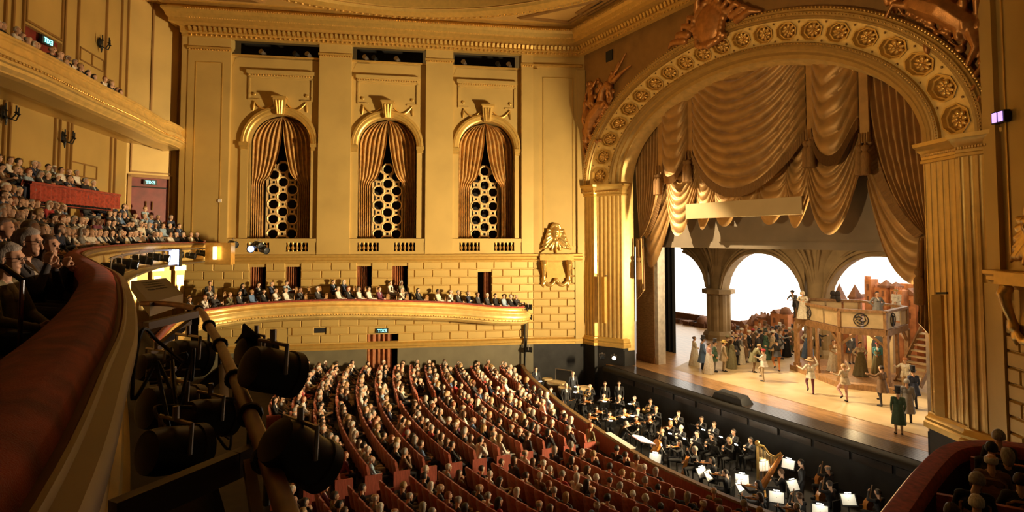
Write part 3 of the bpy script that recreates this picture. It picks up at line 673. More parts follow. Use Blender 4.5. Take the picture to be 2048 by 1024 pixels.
for i, (Mx, wl, nm) in enumerate(((MS, wall_splay, 'on the angled wall left of the far pilaster'), (MSN2, wall_splay2, 'on the wall at the right edge'))):
    put(meshes[3 + 2 * i], 'mask_ornament', GOLDLEAF, 'gilded leafy mask standing on the ledge %s' % nm, 'ornament')
    cb = empty('console_bracket', Mx @ Vector((1.62, .3, 6.2)), 'gilded scroll bracket with garland %s' % nm, 'bracket')
    me = meshes[4 + 2 * i]; me.transform(WM[cb.name].inverted()); put(me, 'scrolls_and_garland', GOLDLEAF, parent=cb)
    mb = MB(Mx); mb.box(.45, 2.8, .2, .75, 8.1, 8.5); mb.box(.98, 2.27, .2, .36, 6.85, 7.95); mb.build('shelf_and_panel', GOLDTRIM, cb)
    mb = MB(Mx); mb.prism([(.5, 8.55), (2.75, 8.55), (2.4, 8.8), (2.25, 9.3), (1.0, 9.3), (.85, 8.8)], .1, .3); mb.build('mask_plinth', GOLDWALL, cb)

# ------------------------------------------------------------------ ceiling
ZC = 24.5; CC = Vector((0, -18)); mb = MB()
circ = lambda R, z, n=120: [(CC.x + R * cos(2 * pi * i / n), CC.y + R * sin(2 * pi * i / n), z) for i in range(n)]
mb.loft([circ(15.0, ZC), circ(33, ZC)], True); ceiling = struct(mb.build('ceiling', CEILM), 'gilded flat ceiling around a large round dome')
mb = MB(); mb.loft([circ(R, z) for R, z in ((16.5, ZC), (16.5, ZC - .12), (16.3, ZC - .18), (16.1, ZC - .1), (15.9, ZC - .3), (15.5, ZC - .34), (15.2, ZC - .15), (15.0, ZC + .1), (14.9, ZC + .6), (14.4, ZC + .9), (14.3, ZC + .7), (14.0, ZC + 1.0), (13.6, ZC + 1.8), (10, ZC + 4), (0.1, ZC + 5))], True)
dome = mb.build('dome_ring', GOLDTRIM, ceiling, .25)
mb = MB()
for i in range(240):
    a = 2 * pi * i / 240; mb.ball((CC.x + 15.72 * cos(a), CC.y + 15.72 * sin(a), ZC - .33), (.13, .13, .1), 6, 4); mb.ball((CC.x + 14.5 * cos(a), CC.y + 14.5 * sin(a), ZC + .82), .1, 6, 4)
tag(mb.build('dome_ring_ornament', GOLDLEAF, ceiling), kind='stuff')
def ceil_frame(pts, m=GOLDTRIM, w=.22):
    mb = MB(); mb.sweep(pts, [(-w, ZC), (-w, ZC - .1), (-w * .3, ZC - .16), (w * .3, ZC - .16), (w, ZC - .06), (w, ZC)], closed=True); mb.build('ceiling_moulding', m, ceiling, .6)
off = lambda u, n: (MF @ Vector((u, n, 0))).to_2d()
for k_ in (0, .9): ceil_frame([off(-1 + .7 * k_, 2.2 + .5 * k_), off(4.6 - 1.2 * k_, 2.2 + .5 * k_), off(-1 + .7 * k_, 7.8 - 1.3 * k_)], BROWNGOLD, .16)
ceil_frame([off(21.4, 2.3), Vector((-11.2, -2.4)), Vector((-6.4, -2.4))], BROWNGOLD, .14)
ceil_frame([off(-3.5, 2.2), off(-1.6, 2.2), off(-1.6, 9), off(-3.5, 9)], BROWNGOLD, .16)
ceil_frame([Vector((-9.5, -2.0)), Vector((9.5, -2.0)), Vector((9.5, -2.8)), Vector((-9.5, -2.8))], BROWNGOLD, .14)
mb = MB(); mb.box(-8.5, 4, -2.62, -2.2, ZC - .06, ZC - .01); mb.build('ceiling_slot', DARKVOID, ceiling)
mb = MB(); mb.box(-9.6, -8.9, -.5, -.44, 21.5, 22.2); mb.build('vent_grille', BLACKM, wall_pros)

# ================================================================== BACK WALLS AND TIERS
K = Vector((-20.4, -28.6)); Lp = Vector((-9.7, -32.0)); J = Vector((-21.6, -25.3))
tB = (Lp - K).normalized(); nB = Vector((-tB.y, tB.x)); MBk = xform(K, tB, nB)
tD = (J - K).normalized(); nD = Vector((tD.y, -tD.x)); MD = xform(K, tD, nD); LD = (J - K).length
UPD = (7.2, 10.2, 16.2, 19.2)
mb = MB(MBk); rectwall(mb, -.4, 30, 7.5, 26, [UPD], -.4, 0); mb.M = MF; mb.box(-.4, 0, -1.6, .3, -.2, 24.6)
wall_back = struct(mb.build('wall_back', GOLDWALL), 'panelled gold back wall behind the balcony audience on the left')
mb = MB(MBk)
for u in (1.55, 2.05, 6.15, 6.5, 7.2, 7.6, 10.95, 11.3, 14.5, 14.9): mb.box(u - .05, u + .05, 0, .1, 8, 15.75); mb.box(u - .13, u - .09, 0, .06, 8, 15.75)
for u in (1.2, .4, 3.0, 5.9, 7.1, 10.3, 11.0, 11.5): mb.box(u - .06, u + .06, 0, .1, 15.9, 26)
for z in (15.55, 15.7): mb.box(-.3, 30, 0, .16, z, z + .08)
for u0, u1, z0, z1 in ((7.3, 10.1, 19.3, 19.4), (7.3, 10.1, 22.6, 22.7), (7.25, 7.35, 19.3, 22.7), (10.05, 10.15, 19.3, 22.7)): mb.box(u0, u1, 0, .08, z0, z1)
for u0, u1, z0, z1 in ((3.5, 6.1, 12.8, 13.55), (3.15, 5.6, 18.9, 19.6)):
    for a, b, c, d in ((u0, u1, z0, z0 + .06), (u0, u1, z1 - .06, z1), (u0, u0 + .06, z0, z1), (u1 - .06, u1, z0, z1), ((u0 + u1) / 2 - .04, (u0 + u1) / 2 + .04, z0, z1)): mb.box(a, b, 0, .06, c, d)
mb.build('wall_mouldings', BROWNGOLD, wall_back)
mb = MB(MBk); mb.box(UPD[0], UPD[1], -.42, -.2, 16.2, 19.2); mb.box(8.66, 8.74, -.2, -.17, 16.2, 19.2, 1); struct(mb.build('door_7', [REDDOOR, BLACKM]), 'dark red double door with exit sign behind the upper balcony')
DR = (.3, 2.4, 10.6, 13.37)
mb = MB(MD); rectwall(mb, -.1, LD + .3, 7.5, 26, [DR], -.4, 0)
wall_side = struct(mb.build('wall_balcony_side', GOLDWALL), 'gold wall section with a red door left of the tall plain pilaster')
mb = MB(MD)
for u0, u1, z0, z1 in ((.1, .3, 9, 13.5), (2.4, 2.58, 9, 13.5), (.1, 2.58, 13.37, 13.55), (.2, .28, 13.7, 15.7), (2.4, 2.48, 13.7, 15.7), (.2, 2.48, 13.66, 13.74), (.2, 2.48, 15.6, 15.7), (2.8, 2.9, 9, 15.7), (2.75, 2.85, 16, 26), (1.2, 1.3, 16, 26), (.0, LD, 15.75, 15.85)): mb.box(u0, u1, 0, .09, z0, z1)
mb.build('wall_mouldings', BROWNGOLD, wall_side)
mb = MB(MD); mb.box(DR[0], DR[1], -.3, -.14, DR[2], DR[3]); dr = struct(mb.build('door_8', REDDOOR), 'red double door under the exit sign at the end of the balcony')
mb = MB(MD)
for u in (1.15, 1.5): mb.tube([(u, -.08, 11.35), (u, -.05, 11.9)], .035, 6)
mb.build('pull_handle', BRASS, dr)
mb = MB(MD); mb.box(DR[0], DR[1], -.14, -.08, 12.75, 12.82); mb.build('door_closer', BLACKM, dr)
exit_sign(MD @ Matrix.Translation((1.33, .02, 13.1)), 'lit turquoise exit sign on the red door at the end of the balcony', .75)
exit_sign(MBk @ Matrix.Translation((8.5, .06, 18.9)), 'lit turquoise exit sign above the upper balcony at top left', .95, -1)
mb = MB(MF); mb.box(2.0, 2.2, .35, .42, 11.9, 12.1, 0); mb.build('wall_sensor', WHITEM, wall_far)
# sconces
for (u, z, nm) in ((7.05, 14.6, 'above the red-draped parapet'), (11.45, 14.9, 'at the left edge under the upper balcony'), (3.8, 20.4, 'above the upper balcony'), ):
    o = empty('wall_sconce', MBk @ Vector((u, .1, z)), 'dark bronze candle sconce on the back wall %s' % nm, 'sconce', 'candle sconces')
    mb = MB(MBk); mb.ball((u, .1, z), (.14, .1, .3), 8, 6); mb.tube([(u, .2, z - .25), (u, .2, z - .55)], [.08, .02], 6); mb.build('back_plate', FIX, o)
    for s in (-1, 0, 1):
        mb = MB(MBk); mb.tube([(u, .2, z - .2), (u + s * .3, .4, z - .3), (u + s * .42, .42 + .15 * (s == 0), z - .05)], .03, 6); mb.lathe([(.02, 0), (.09, .05), (.06, .08)], 8, (u + s * .42, .42 + .15 * (s == 0), z - .05)); mb.tube([(u + s * .42, .42 + .15 * (s == 0), z), (u + s * .42, .42 + .15 * (s == 0), z + .3)], .035, 6); mb.build('arm', FIX, o)

# upper balcony
UB = spline([(-21.6, -25.55), (-20.0, -25.75), (-18.6, -26.15), (-17.6, -26.6), (-14, -27.45), (-9.6, -28.75), (-5.6, -29.85), (-3.2, -30.7), (4, -33.5)], 8)
mb = MB(); mb.sweep(UB, [(-.4, -.8), (-.4, -.04), (-.34, .02), (.02, .02), (.08, -.03), (.08, -.1), (.0, -.13), (.0, -.2), (-.06, -.22), (-.04, -.36), (.03, -.52), (.12, -.62), (.12, -.68), (.18, -.7), (.18, -.8), (.1, -.82), (.1, -.87), (.14, -.9), (.14, -1.0), (.06, -1.04), (.02, -1.14), (-.1, -1.26), (-.1, -1.32), (-.34, -1.36)], zs=[16.6] * len(UB))
ub = struct(mb.build('trim_6', GOLDPALE, None, .3), 'curved gilded front of the upper balcony at top left')
mb = MB(); mb.sweep(UB, [(-.34, 15.24), (-1.1, 15.14), (-1.2, 15.22), (-1.6, 15.25), (-1.7, 15.4), (-9, 15.6)]); mb.build('soffit', GOLDWALL, ub, .6)
mb = MB()
for p, q in zip(UB, UB[1:]):
    d = (q - p).normalized(); n = Vector((-d.y, d.x)); k = max(1, int((q - p).length / .14))
    for i in range(k): r = p.lerp(q, i / k) + n * .14; mb.ball((r.x, r.y, 15.76), .045, 6, 4)
tag(mb.build('bead_row', GOLDLEAF, ub), kind='stuff')
mb = MB(); mb.sweep(UB, [(-.38, 15.9), (-1.3, 15.95), (-1.3, 16.4), (-2.2, 16.4), (-2.2, 16.9), (-6, 17.4)]); mb.build('balcony_steps', CARPET, ub)

# dress-circle tier at the viewer's own level
def zt(x): return 9.2 + .12 * min(1, max(0, (19 - x) / 30))
TR = spline([(-20.4, -22.9), (-19.0, -23.9), (-16.6, -25.3), (-11, -26.75), (-6, -27.25), (0, -27.4), (6, -26.95), (11.4, -26.05), (15, -25.4), (17.4, -25.1), (19.3, -24.92), (20.4, -24.86), (21.4, -24.82), (22.6, -24.85), (26, -24.9)], 8)
TRZ = [zt(p.x) for p in TR]
tier = empty('balcony_parapet', (0, -27.3, 8.2), 'sweeping balcony parapet with red velvet armrest and wooden cap, left foreground', 'parapet')
mb = MB(); mb.sweep(TR, [(-.27, -.16), (-.265, -.05), (-.22, .02), (-.15, .045), (-.06, .045), (-.015, .02), (0, -.03), (0, -.14)], zs=TRZ); mb.build('velvet_armrest', VELVET, tier, 1.)
mb = MB(); mb.sweep(TR, [(-.02, -.12), (0, -.03), (.02, -.02), (.03, .0), (.04, 0), (.045, -.015), (.08, -.02), (.09, -.04), (.09, -.08), (.08, -.12)], zs=TRZ); mb.build('wooden_cap', RAILWOOD, tier, .5)
mb = MB(); mb.sweep(TR, [(.08, -.12), (.05, -.16), (.03, -.2), (.01, -.24), (.01, -.62), (.04, -.66), (.05, -.74), (.08, -.8), (.08, -.95), (.0, -1.1), (-.2, -1.2), (-.6, -1.26)], zs=TRZ); mb.build('gold_front', GOLDPALE, tier, .3)
mb = MB(); mb.sweep(TR, [(-.27, -.1), (-.27, -.85), (-.46, -.85)], zs=TRZ); mb.build('inner_face', CARPET, tier)
mb = MB(); mb.sweep(TR, [(-.6, -1.26), (-2.2, -1.2), (-6, -.9)], zs=TRZ); mb.build('soffit', GOLDWALL, tier)
bm0 = None
for p, q in zip(TR, TR[1:]):
    if p.x < 16.5: continue
    d = (q - p).normalized(); n = Vector((-d.y, d.x)); k = max(1, round((q - p).length / .13))
    for i in range(k):
        r = p.lerp(q, i / k) + n * .07
        if bm0 is None:
            mb = MB(); mb.ball((0, 0, 0), (.052, .052, .062), 16, 10); t_ = mb.build('gilt_ball', GOLDLEAF, tier, 1.5); bm0 = t_.data; bpy.data.objects.remove(t_)
        o = bpy.data.objects.new('gilt_ball', bm0); col.objects.link(o); o.parent = tier; o.location = Vector((r.x, r.y, zt(r.x) - .3)) - tier.location
# raked floor of the tier
mb = MB()
mb.sweep(TR, [(-.45, -.85)] + [q for i in range(6) for q in ((-1.35 - .78 * i, -.85 + .52 * i), (-1.35 - .78 * i, -.33 + .52 * i))], zs=TRZ)
tfl = struct(mb.build('floor_balcony', CARPET), 'dark stepped floor under the balcony audience')
# red-draped parapet of the cross aisle
PP = [Vector((-14.0, -28.25)), Vector((-10, -29.65)), Vector((-7.2, -30.6))]
mb = MB(); pth = []
for a, b in zip(PP, PP[1:]):
    for i in range(60): pth.append(a.lerp(b, i / 60))
dd = (PP[1] - PP[0]).normalized(); nn = Vector((-dd.y, dd.x))
wob = [p + nn * .05 * sin(i * .9) for i, p in enumerate(pth)]
mb.sweep(wob, [(.04, 11.1), (.02, 11.75)]); mb.sweep(pth, [(.04, 11.75), (.1, 11.78), (.1, 11.86), (-.25, 11.9), (-.3, 11.7), (-.3, 11.0)])
tag(mb.build('draped_parapet', VELVET, None, 1., loc=(-9, -30, 11.3)), 'low parapet hung with pleated red velvet in the middle of the balcony', 'parapet')
dx_ = PP[-1] + (PP[-1] - PP[0]).normalized() * 9
mb = MB(); mb.sweep([PP[0], dx_], [(-.3, 11.0), (-1.0, 11.0), (-1.0, 11.5), (-3, 11.5)]); struct(mb.build('floor_rear_balcony', CARPET), 'dark stepped floor behind the red-draped parapet')

# box tier
BT = [(-14.3, -4.3, 4.95), (-13.3, -4.75, 4.95), (-12.95, -5.5, 4.97), (-13.2, -7.2, 5.1), (-14.2, -9.6, 5.35), (-15.1, -13.4, 5.6), (-16.2, -17.2, 5.72), (-17.4, -21.0, 5.62), (-17.2, -23.6, 5.45), (-15.6, -25.0, 5.38), (-12, -25.6, 5.35), (-5, -26.0, 5.35), (6, -26, 5.35)]
BT3 = spline(BT, 8); BTP = [Vector((p.x, p.y)) for p in BT3]; BTZ = [p.z for p in BT3]
btier = empty('box_tier_front', (-15, -13, 3.6), 'curved gilded front of the box tier under the three niches', 'balcony front')
mb = MB(); mb.sweep(BTP, [(-.3, -.08), (-.28, .0), (-.2, .04), (-.02, .04), (.03, 0), (.03, -.1)], zs=BTZ); mb.build('velvet_rail', VELVET, btier, .8)
mb = MB(); mb.sweep(BTP, [(.0, -.06), (.1, -.07), (.12, -.12), (.04, -.16), (.05, -.24), (.2, -.32), (.3, -.36), (.3, -.42), (.34, -.44), (.42, -.58), (.44, -.7), (.36, -.8), (.4, -.83), (.4, -.9), (.28, -.96), (.26, -1.04), (.1, -1.16), (-.2, -1.26), (-.5, -1.3)], zs=BTZ); mb.build('gold_front', GOLDPALE, btier, .3)
mb = MB(); mb.sweep(BTP, [(-.5, -1.3), (-1.6, -1.2), (-3.2, -1.2)], zs=BTZ); mb.build('soffit', GOLDWALL, btier)
mb = MB(); mb.sweep(BTP, [(-.3, -.05), (-.3, -.85), (-1.0, -.85), (-1.0, -.6), (-3.2, -.6)], zs=BTZ); mb.build('floor_steps', CARPET, btier)
mb = MB()
for p, q, z in zip(BTP, BTP[1:], BTZ):
    d = (q - p).normalized(); n = Vector((-d.y, d.x)); k = max(1, int((q - p).length / .16))
    for i in range(k): r = p.lerp(q, i / k) + n * .4; mb.ball((r.x, r.y, z - .865), .04, 6, 4)
tag(mb.build('bead_row', GOLDLEAF, btier), kind='stuff')
# wall behind the boxes at the left, with pilasters
K2 = Vector((-18.6, -30.5)); tK = (K2 - A).normalized(); nK = Vector((-tK.y, tK.x)); MK = xform(A, tK, nK)
mb = MB(MK); mb.box(-.2, 14, -.4, 0, -.2, 8.4)
for u in (.4, 1.7, 3.0, 4.4): mb.box(u - .28, u + .28, 0, .32, 3, 8.3)
wall_box = struct(mb.build('wall_box_back', GOLDWALL), 'gold wall with flat pilasters behind the boxes at left')
mb = MB(MK)
for u in (.4, 1.7, 3.0, 4.4): mb.box(u - .34, u + .34, 0, .4, 7.6, 7.9); mb.box(u - .2, u + .2, .32, .36, 4.2, 7.3)
mb.build('pilaster_trim', GOLDLEAF, wall_box)
# near-side box end at lower right
NB = [(13.9, -6.0, 5.0), (14.9, -7.6, 5.0), (15.7, -8.5, 5.0), (15.35, -9.5, 5.0), (15.25, -10.2, 5.0), (15.6, -11.8, 5.0), (16.4, -14.2, 5.0), (17.6, -17.4, 5.0), (19, -20, 5.0)]
NB = [(17.2, -8.0, 5.0), (16.2, -8.3, 5.0), (15.5, -8.9, 5.0), (15.2, -9.9, 5.0), (15.5, -11.4, 5.0), (16.3, -14.0, 5.0), (17.3, -17.0, 5.0), (18.6, -20, 5.0)]
N3 = spline(NB, 8); NBP = [Vector((p.x, p.y)) for p in N3]; NBZ = [5.0] * len(NBP)
nt = empty('near_box_front', (16, -12, 3.6), 'red velvet-topped box parapet curving in at the lower right corner', 'balcony front')
mb = MB(); mb.sweep(NBP, [(.34, -.2), (.34, -.04), (.28, .04), (0, .07), (-.05, .03), (-.06, -.1)], zs=NBZ); mb.build('velvet_rail', VELVET, nt, .8)
mb = MB(); mb.sweep(NBP, [(-.03, -.08), (-.14, -.1), (-.16, -.3), (-.3, -.5), (-.42, -.8), (-.4, -1.2), (-.1, -1.6), (.5, -1.8)], zs=NBZ); mb.build('gold_front', GOLDLEAF, nt, .45)
mb = MB(); mb.sweep(NBP, [(.32, -.1), (.33, -.95), (4, -.95)], zs=NBZ); mb.build('floor', CARPET, nt)
for (a, b) in (((15.75, -10.2, 4.95), (17.6, -9.6, 5.02)), ((16.4, -12.8, 4.95), (18.2, -12.0, 5.02))):
    mb = MB(); mb.bar(a, b, .1, .12); mb.bar((a[0], a[1], 4.5), (b[0], b[1], 4.55), .06, .9); mb.build('box_partition', SEATRED, nt)

# ------------------------------------------------------------------ orchestra floor, pit
RAIL = spline([(-13.75, -4.7), (-10.5, -5.9), (-6.4, -7.0), (-3, -7.8), (.6, -8.42), (3, -8.75), (5, -8.87), (8.7, -8.6), (12.5, -7.4), (15.3, -5.2)], 8)
def ofl(y): return .035 * max(0., -5 - y)
mb = MB()
mb.loft([[(p.x, p.y, 0) for p in RAIL], *[[(p.x * (1.02 + .02 * k), p.y - k * 1.5 - .02, ofl(p.y - k * 1.5)) for p in RAIL] for k in range(0, 18)]], False)
floor = struct(mb.build('floor', FLOORD), 'dark raked floor of the orchestra stalls')
pit = empty('orchestra_pit_rail', (0, -8.3, 0), 'curved wooden rail and wall between stalls and orchestra pit', 'railing')
mb = MB(); mb.sweep(RAIL, [(.1, .9), (.1, .96), (-.12, .97), (-.14, .9)]); mb.build('rail_cap', RAILWOOD, pit)
mb = MB(); mb.sweep(RAIL, [(-.08, -.1), (-.08, .92)]); mb.build('stalls_side_panel', SEATSIDE, pit)
mb = MB(); mb.sweep(RAIL, [(.04, -1.9), (.04, .92)]); mb.build('pit_side_panel', PITBLACK, pit)
mb = MB(); mb.loft([[(p.x, p.y, -1.1) for p in RAIL], [(p.x, .6, -1.1) for p in RAIL]], False); struct(mb.build('floor_pit', PITBLACK), 'black floor of the orchestra pit')
# front wall of the stage facing the pit
st = MB(); st.box(-12.2, 12.2, -.12, .3, -1.6, .95)
sw = struct(st.build('wall_stage_front', PITBLACK), 'black wall under the stage edge facing the pit')
for i in range(11):
    mb = MB(); x = -9 + i * 1.75; mb.box(x, x + 1.6, -.2, -.1, .3, .62); mb.build('front_panel', APRON, sw)
mb = MB()
for i in range(60): mb.box(-9.6 + i * .32, -9.58 + i * .32, -.16, -.1, .62, .74)
tag(mb.build('footlight_hooks', CHROME, sw), kind='stuff')
# ================================================================== STAGE
def at(px, py, Y):      # photograph position on the vertical plane at distance Y upstage
    d = FW_ + RT * ((px - 1024) / 1186) + UV * ((422 - py) / 1186); return CAM + d * ((Y - CAM.y) / d.y)
def atz(px, py, z):
    d = FW_ + RT * ((px - 1024) / 1186) + UV * ((422 - py) / 1186); return CAM + d * ((z - CAM.z) / d.z)
ZST = 1.1
mb = MB(); mb.box(-26, 16, .0, 24, .9, ZST); fst = struct(mb.build('floor_stage', STAGEW), 'brown wooden stage floor')
mb = MB(); mb.add([(-7.2, 2.9, ZST + .012), (15, 3.2, ZST + .012), (15, 14.5, ZST + .012), (-9.5, 14.5, ZST + .012), (-9.0, 6.5, ZST + .012)], [(0, 1, 2, 3, 4)])
mb.add([(-7.2, 2.9, ZST), (15, 3.2, ZST)], []); mb.build('floor_cloth', CLOTHF, fst)
pk = None
for i in range(7):       # apron boards
    mb = MB(); y = -.1 + i * .19; mb.box(-9.9, 9.9, y + .008, y + .182, .95, ZST + .005); mb.build('apron_board', APRON, fst)
for i in range(9):
    mb = MB(); y = 1.25 + i * .19; mb.box(-9.2, 9.4, y + .004, y + .186, 1.0, ZST + .008); mb.build('floor_board', STAGEW, fst)
mb = MB(); mb.sweep([Vector((-10.2, -.15)), Vector((10.2, -.15))], [(0, ZST + .0), (-.2, ZST - .04), (-.34, ZST - .12), (-.36, ZST - .34), (-.02, ZST - .36)]); tag(mb.build('stage_lip', BLACKM, None, 1., loc=(0, -.2, .6)), 'black overhanging lip along the front edge of the stage', 'stage edge')
pb = atz(1472, 800, ZST)
mb = MB(); mb.M = Matrix.Translation((pb.x, .25, ZST)); mb.loft([[(-1.0, -.35, 0), (1.0, -.35, 0), (1.0, .5, 0), (-1.0, .5, 0)], [(-.85, -.3, .3), (.85, -.3, .3), (.8, .3, .42), (-.8, .3, .42)], [(-.5, -.2, .4), (.5, -.2, .4), (.5, .2, .45), (-.5, .2, .45)]], True, True)
tag(mb.build('prompt_box', BLACKM, None, .5, loc=(pb.x, .25, ZST)), 'low black prompt box at the front edge of the stage', 'prompt box')

# --- house curtain with swags
hc = empty('house_curtain', (0, 1.7, 9), 'great gold festoon curtain with swags, fringes and tassels hanging in the arch', 'curtain')
def ztop(x): return SPR + 5.7 * sqrt(max(0, 1 - (x / 9.6) ** 2)) + .5
def swag(xl, xr, zg, zb, y, nf, top=None, fringe=.0, skew=0., amp=.13):
    w = xr - xl; mb = MB()
    def fn(s, t):
        x = xl + w * s
        zside = (21.4 if top is None else top) * (1 - t) + zg * t; zsr = (21.4 if top is None else top) * (1 - t) + (zg + skew) * t
        base = zside + (zsr - zside) * s; sag = (zg - zb + skew * .5) * (.55 + .45 * t ** .7)
        cat = (1 - abs(2 * s - 1) ** 2.1); z = base - sag * cat
        env = sin(pi * min(max(s, 0), 1)) ** .5
        ph = nf * t ** .85 + .22 * sin(4 * s + xl) + .1 * sin(11 * s + 3 * t)
        yy = y - .1 - (.25 + amp * 1.5) * env * (.3 + .7 * t) - amp * (abs(sin(pi * ph)) ** .7) * (.35 + .65 * env)
        return (x + .04 * sin(9 * t) * env, yy, z)
    mb.grid(fn, 40, max(40, nf * 9)); o = mb.build('swag', DRAPE, hc, 1.4)
    if fringe:
        m2 = MB(); m2.grid(lambda s, t: (Vector(fn(s, 1.)) + Vector((0, -.04 - .03 * (int(s * 160) % 2), -fringe * t))), 160, 1); m2.build('fringe', FRINGE, o, .3)
    return o
swag(-3.85, 3.7, 14.9, 12.3, 1.75, 13, None, .5, 0, .24)
for s in (-1, 1):
    xs = sorted((s * 4.1, s * 6.35)); swag(xs[0], xs[1], 15.0, 13.4, 1.7, 9, None, .5, 0, .18)
    xs = sorted((s * 3.55, s * 6.3)); swag(xs[0], xs[1], 12.7, 9.75, 1.9, 9, 16.2, 0, 0, .13)
    xs = sorted((s * 2.3, s * 3.8)); swag(xs[0], xs[1], 12.0, 10.1, 2.0, 8, 15.5, 0, 0, .1)
swag(-2.4, -.5, 11.5, 10.25, 2.0, 6, 14, 0, 0, .1); swag(-.6, .7, 11.9, 10.9, 2.02, 6, 14, 0, 0, .1); swag(.6, 2.5, 11.5, 10.3, 2.0, 6, 14, 0, 0, .1)
def bez(a, b, c, t): return a * (1 - t) ** 2 + b * 2 * t * (1 - t) + c * t * t
for s in (-1, 1):
    mb = MB()     # pleated leg swept to the side
    def leg(i, t):
        xt = 6.45 + 2.75 * i; top = Vector((xt, 0, ztop(xt))); end = Vector((8.72 + .3 * i, 0, 9.55 + .25 * (1 - i))); ctl = Vector((xt + .15, 0, 11.6 + .6 * i))
        p = bez(top, ctl, end, t); fold = .16 * (1 - .6 * t) * sin(i * 2 * pi * 9 + 1.2 * t)
        return (s * p.x, 1.75 + fold + .1 * t, p.z)
    mb.grid(leg, 110, 26); lg = mb.build('pleated_leg', DRAPE, hc, 1.4)
    mb = MB(); mb.grid(lambda t, q: Vector(leg(0, t)) + Vector((-s * .42 * q * (1 - .3 * t), -.05 - .03 * (int(t * 90) % 2), -.22 * q)), 90, 1); mb.build('fringe', FRINGE, lg, .3)
    mb = MB()     # swag hanging beside the leg down to its gather
    def sw(i, t):
        l = Vector((6.25, 0, 15.6 - 3.8 * t)); r = Vector((8.9, 0, 13.5 - 4.2 * t)); p = l.lerp(r, i); sag = 2.5 * t ** 1.1 * (1 - abs(2 * i - 1.12) ** 2.2 / 1.3)
        return (s * p.x, 2.28 - .3 * sin(pi * i) - .13 * abs(sin(pi * 7 * t + .4 * sin(6 * i))), p.z - max(0, sag))
    mb.grid(sw, 36, 64); mb.build('swag', DRAPE, hc, 1.4)
    mb = MB()     # tail under the gather
    mb.grid(lambda i, t: (s * (8.62 + .62 * i - .12 * t), 1.7 + .1 * sin(i * 2 * pi * 4), 9.6 - (3.4 + .6 * i) * t), 40, 6); tl = mb.build('tail', DRAPE, hc, 1.4)
    mb = MB(); mb.grid(lambda i, t: (s * (8.52 + .6 * i), 1.62 + .04 * (int(i * 40) % 2), 6.6 - .5 * t - .6 * i), 40, 1); mb.build('fringe', FRINGE, tl, .3)
    for x, z in ((6.6, 13.35), (4.0, 13.95)):
        mb = MB(); mb.box(*sorted((s * x - .2, s * x + .2)), 1.5, 1.6, z + .5, ztop(x) + .1); mb.build('vertical_tape', DRAPE, hc)
        for dx in (-.1, .14):
            mb = MB(); mb.tube([(s * (x + dx), 1.3, z + .9), (s * (x + dx), 1.3, z + .35)], .05, 6); mb.lathe([(.02, .4), (.15, .3), (.17, .18), (.1, .08), (.14, .02), (.19, -.1), (.2, -.95), (.02, -1.0)], 12, (s * (x + dx), 1.28, z)); mb.build('tassel', FRINGE, hc, .7)
    mb = MB(); mb.tube([(s * 8.75, 1.45, 9.5), (s * 8.7, 1.42, 8.4)], .05, 6); mb.lathe([(.03, 0), (.14, -.1), (.15, -.25), (.08, -.35), (.18, -.5), (.2, -1.5), (.03, -1.55)], 12, (s * 8.7, 1.42, 8.4)); mb.build('tassel', FRINGE, hc, .7)
mb = MB(); mb.box(-3.88, 3.8, .98, 1.1, 10.75, 11.62); tag(mb.build('surtitle_screen', SURT, None, .3, loc=(0, 1.05, 10.75)), 'blank beige surtitle screen hanging in front of the festoon curtain', 'screen')
mb = MB(); mb.box(-10.6, 10.6, 2.46, 2.62, 9.35, 20.5); mb.box(-10.6, 10.6, 2.4, 2.7, 9.02, 9.4); tag(mb.build('header_border', GREYHDR, None, .3, loc=(0, 2.55, 9)), 'grey-brown border board across the top of the stage opening', 'stage border')  # upper board runs on unseen behind the curtain, added to stop light leaking
# portal legs
for s, nm in ((-1, 'left'), (1, 'right')):
    o = empty('portal_leg', (s * 9.6, 3, ZST), 'tan portal flat with pale edge at the %s side of the stage opening' % nm, 'stage flat')
    x0, x1 = sorted((s * 8.95, s * 10.8)) if s < 0 else (8.25, 10.8)
    mb = MB(); mb.box(x0, x1, 2.9, 3.1, ZST, 9.4); mb.build('panel', FLATTAN if s > 0 else WOOD, o)
    mb = MB(); mb.box(*((x1, x1 + .34) if s < 0 else (x0 - .16, x0)), 2.95, 3.6, ZST, 9.3); mb.build('pale_edge', WHITEM, o)
    mb = MB(); mb.box(x0, x1 + .02, 2.85, 3.15, ZST, 1.5); mb.build('skirting', SETWOOD, o)
mb = MB(); mb.grid(lambda i, t: (-13.4 + 2.15 * i, 7.0 + .22 * sin(i * 2 * pi * 5), 11 - 9.9 * t), 60, 1); tag(mb.build('masking_drape', MASKG, None, 1.2, loc=(-12.2, 7, ZST)), 'black pleated masking drape at the left side of the stage', 'drape')
mb = MB(); mb.grid(lambda i, t: (9 + 4 * i, 8.5 + .22 * sin(i * 2 * pi * 6), 11 - 9.9 * t), 60, 1); tag(mb.build('masking_drape', MASKG, None, 1.2, loc=(11, 8.5, ZST)), 'black masking drape behind the near portal at right', 'drape')
mb = MB(); mb.box(-34, 14, 22, 22.2, -.5, 14); tag(mb.build('cyclorama', CYC, None, .3, loc=(-10, 22.1, 0)), 'glowing white sky cloth behind the painted city', 'backdrop')

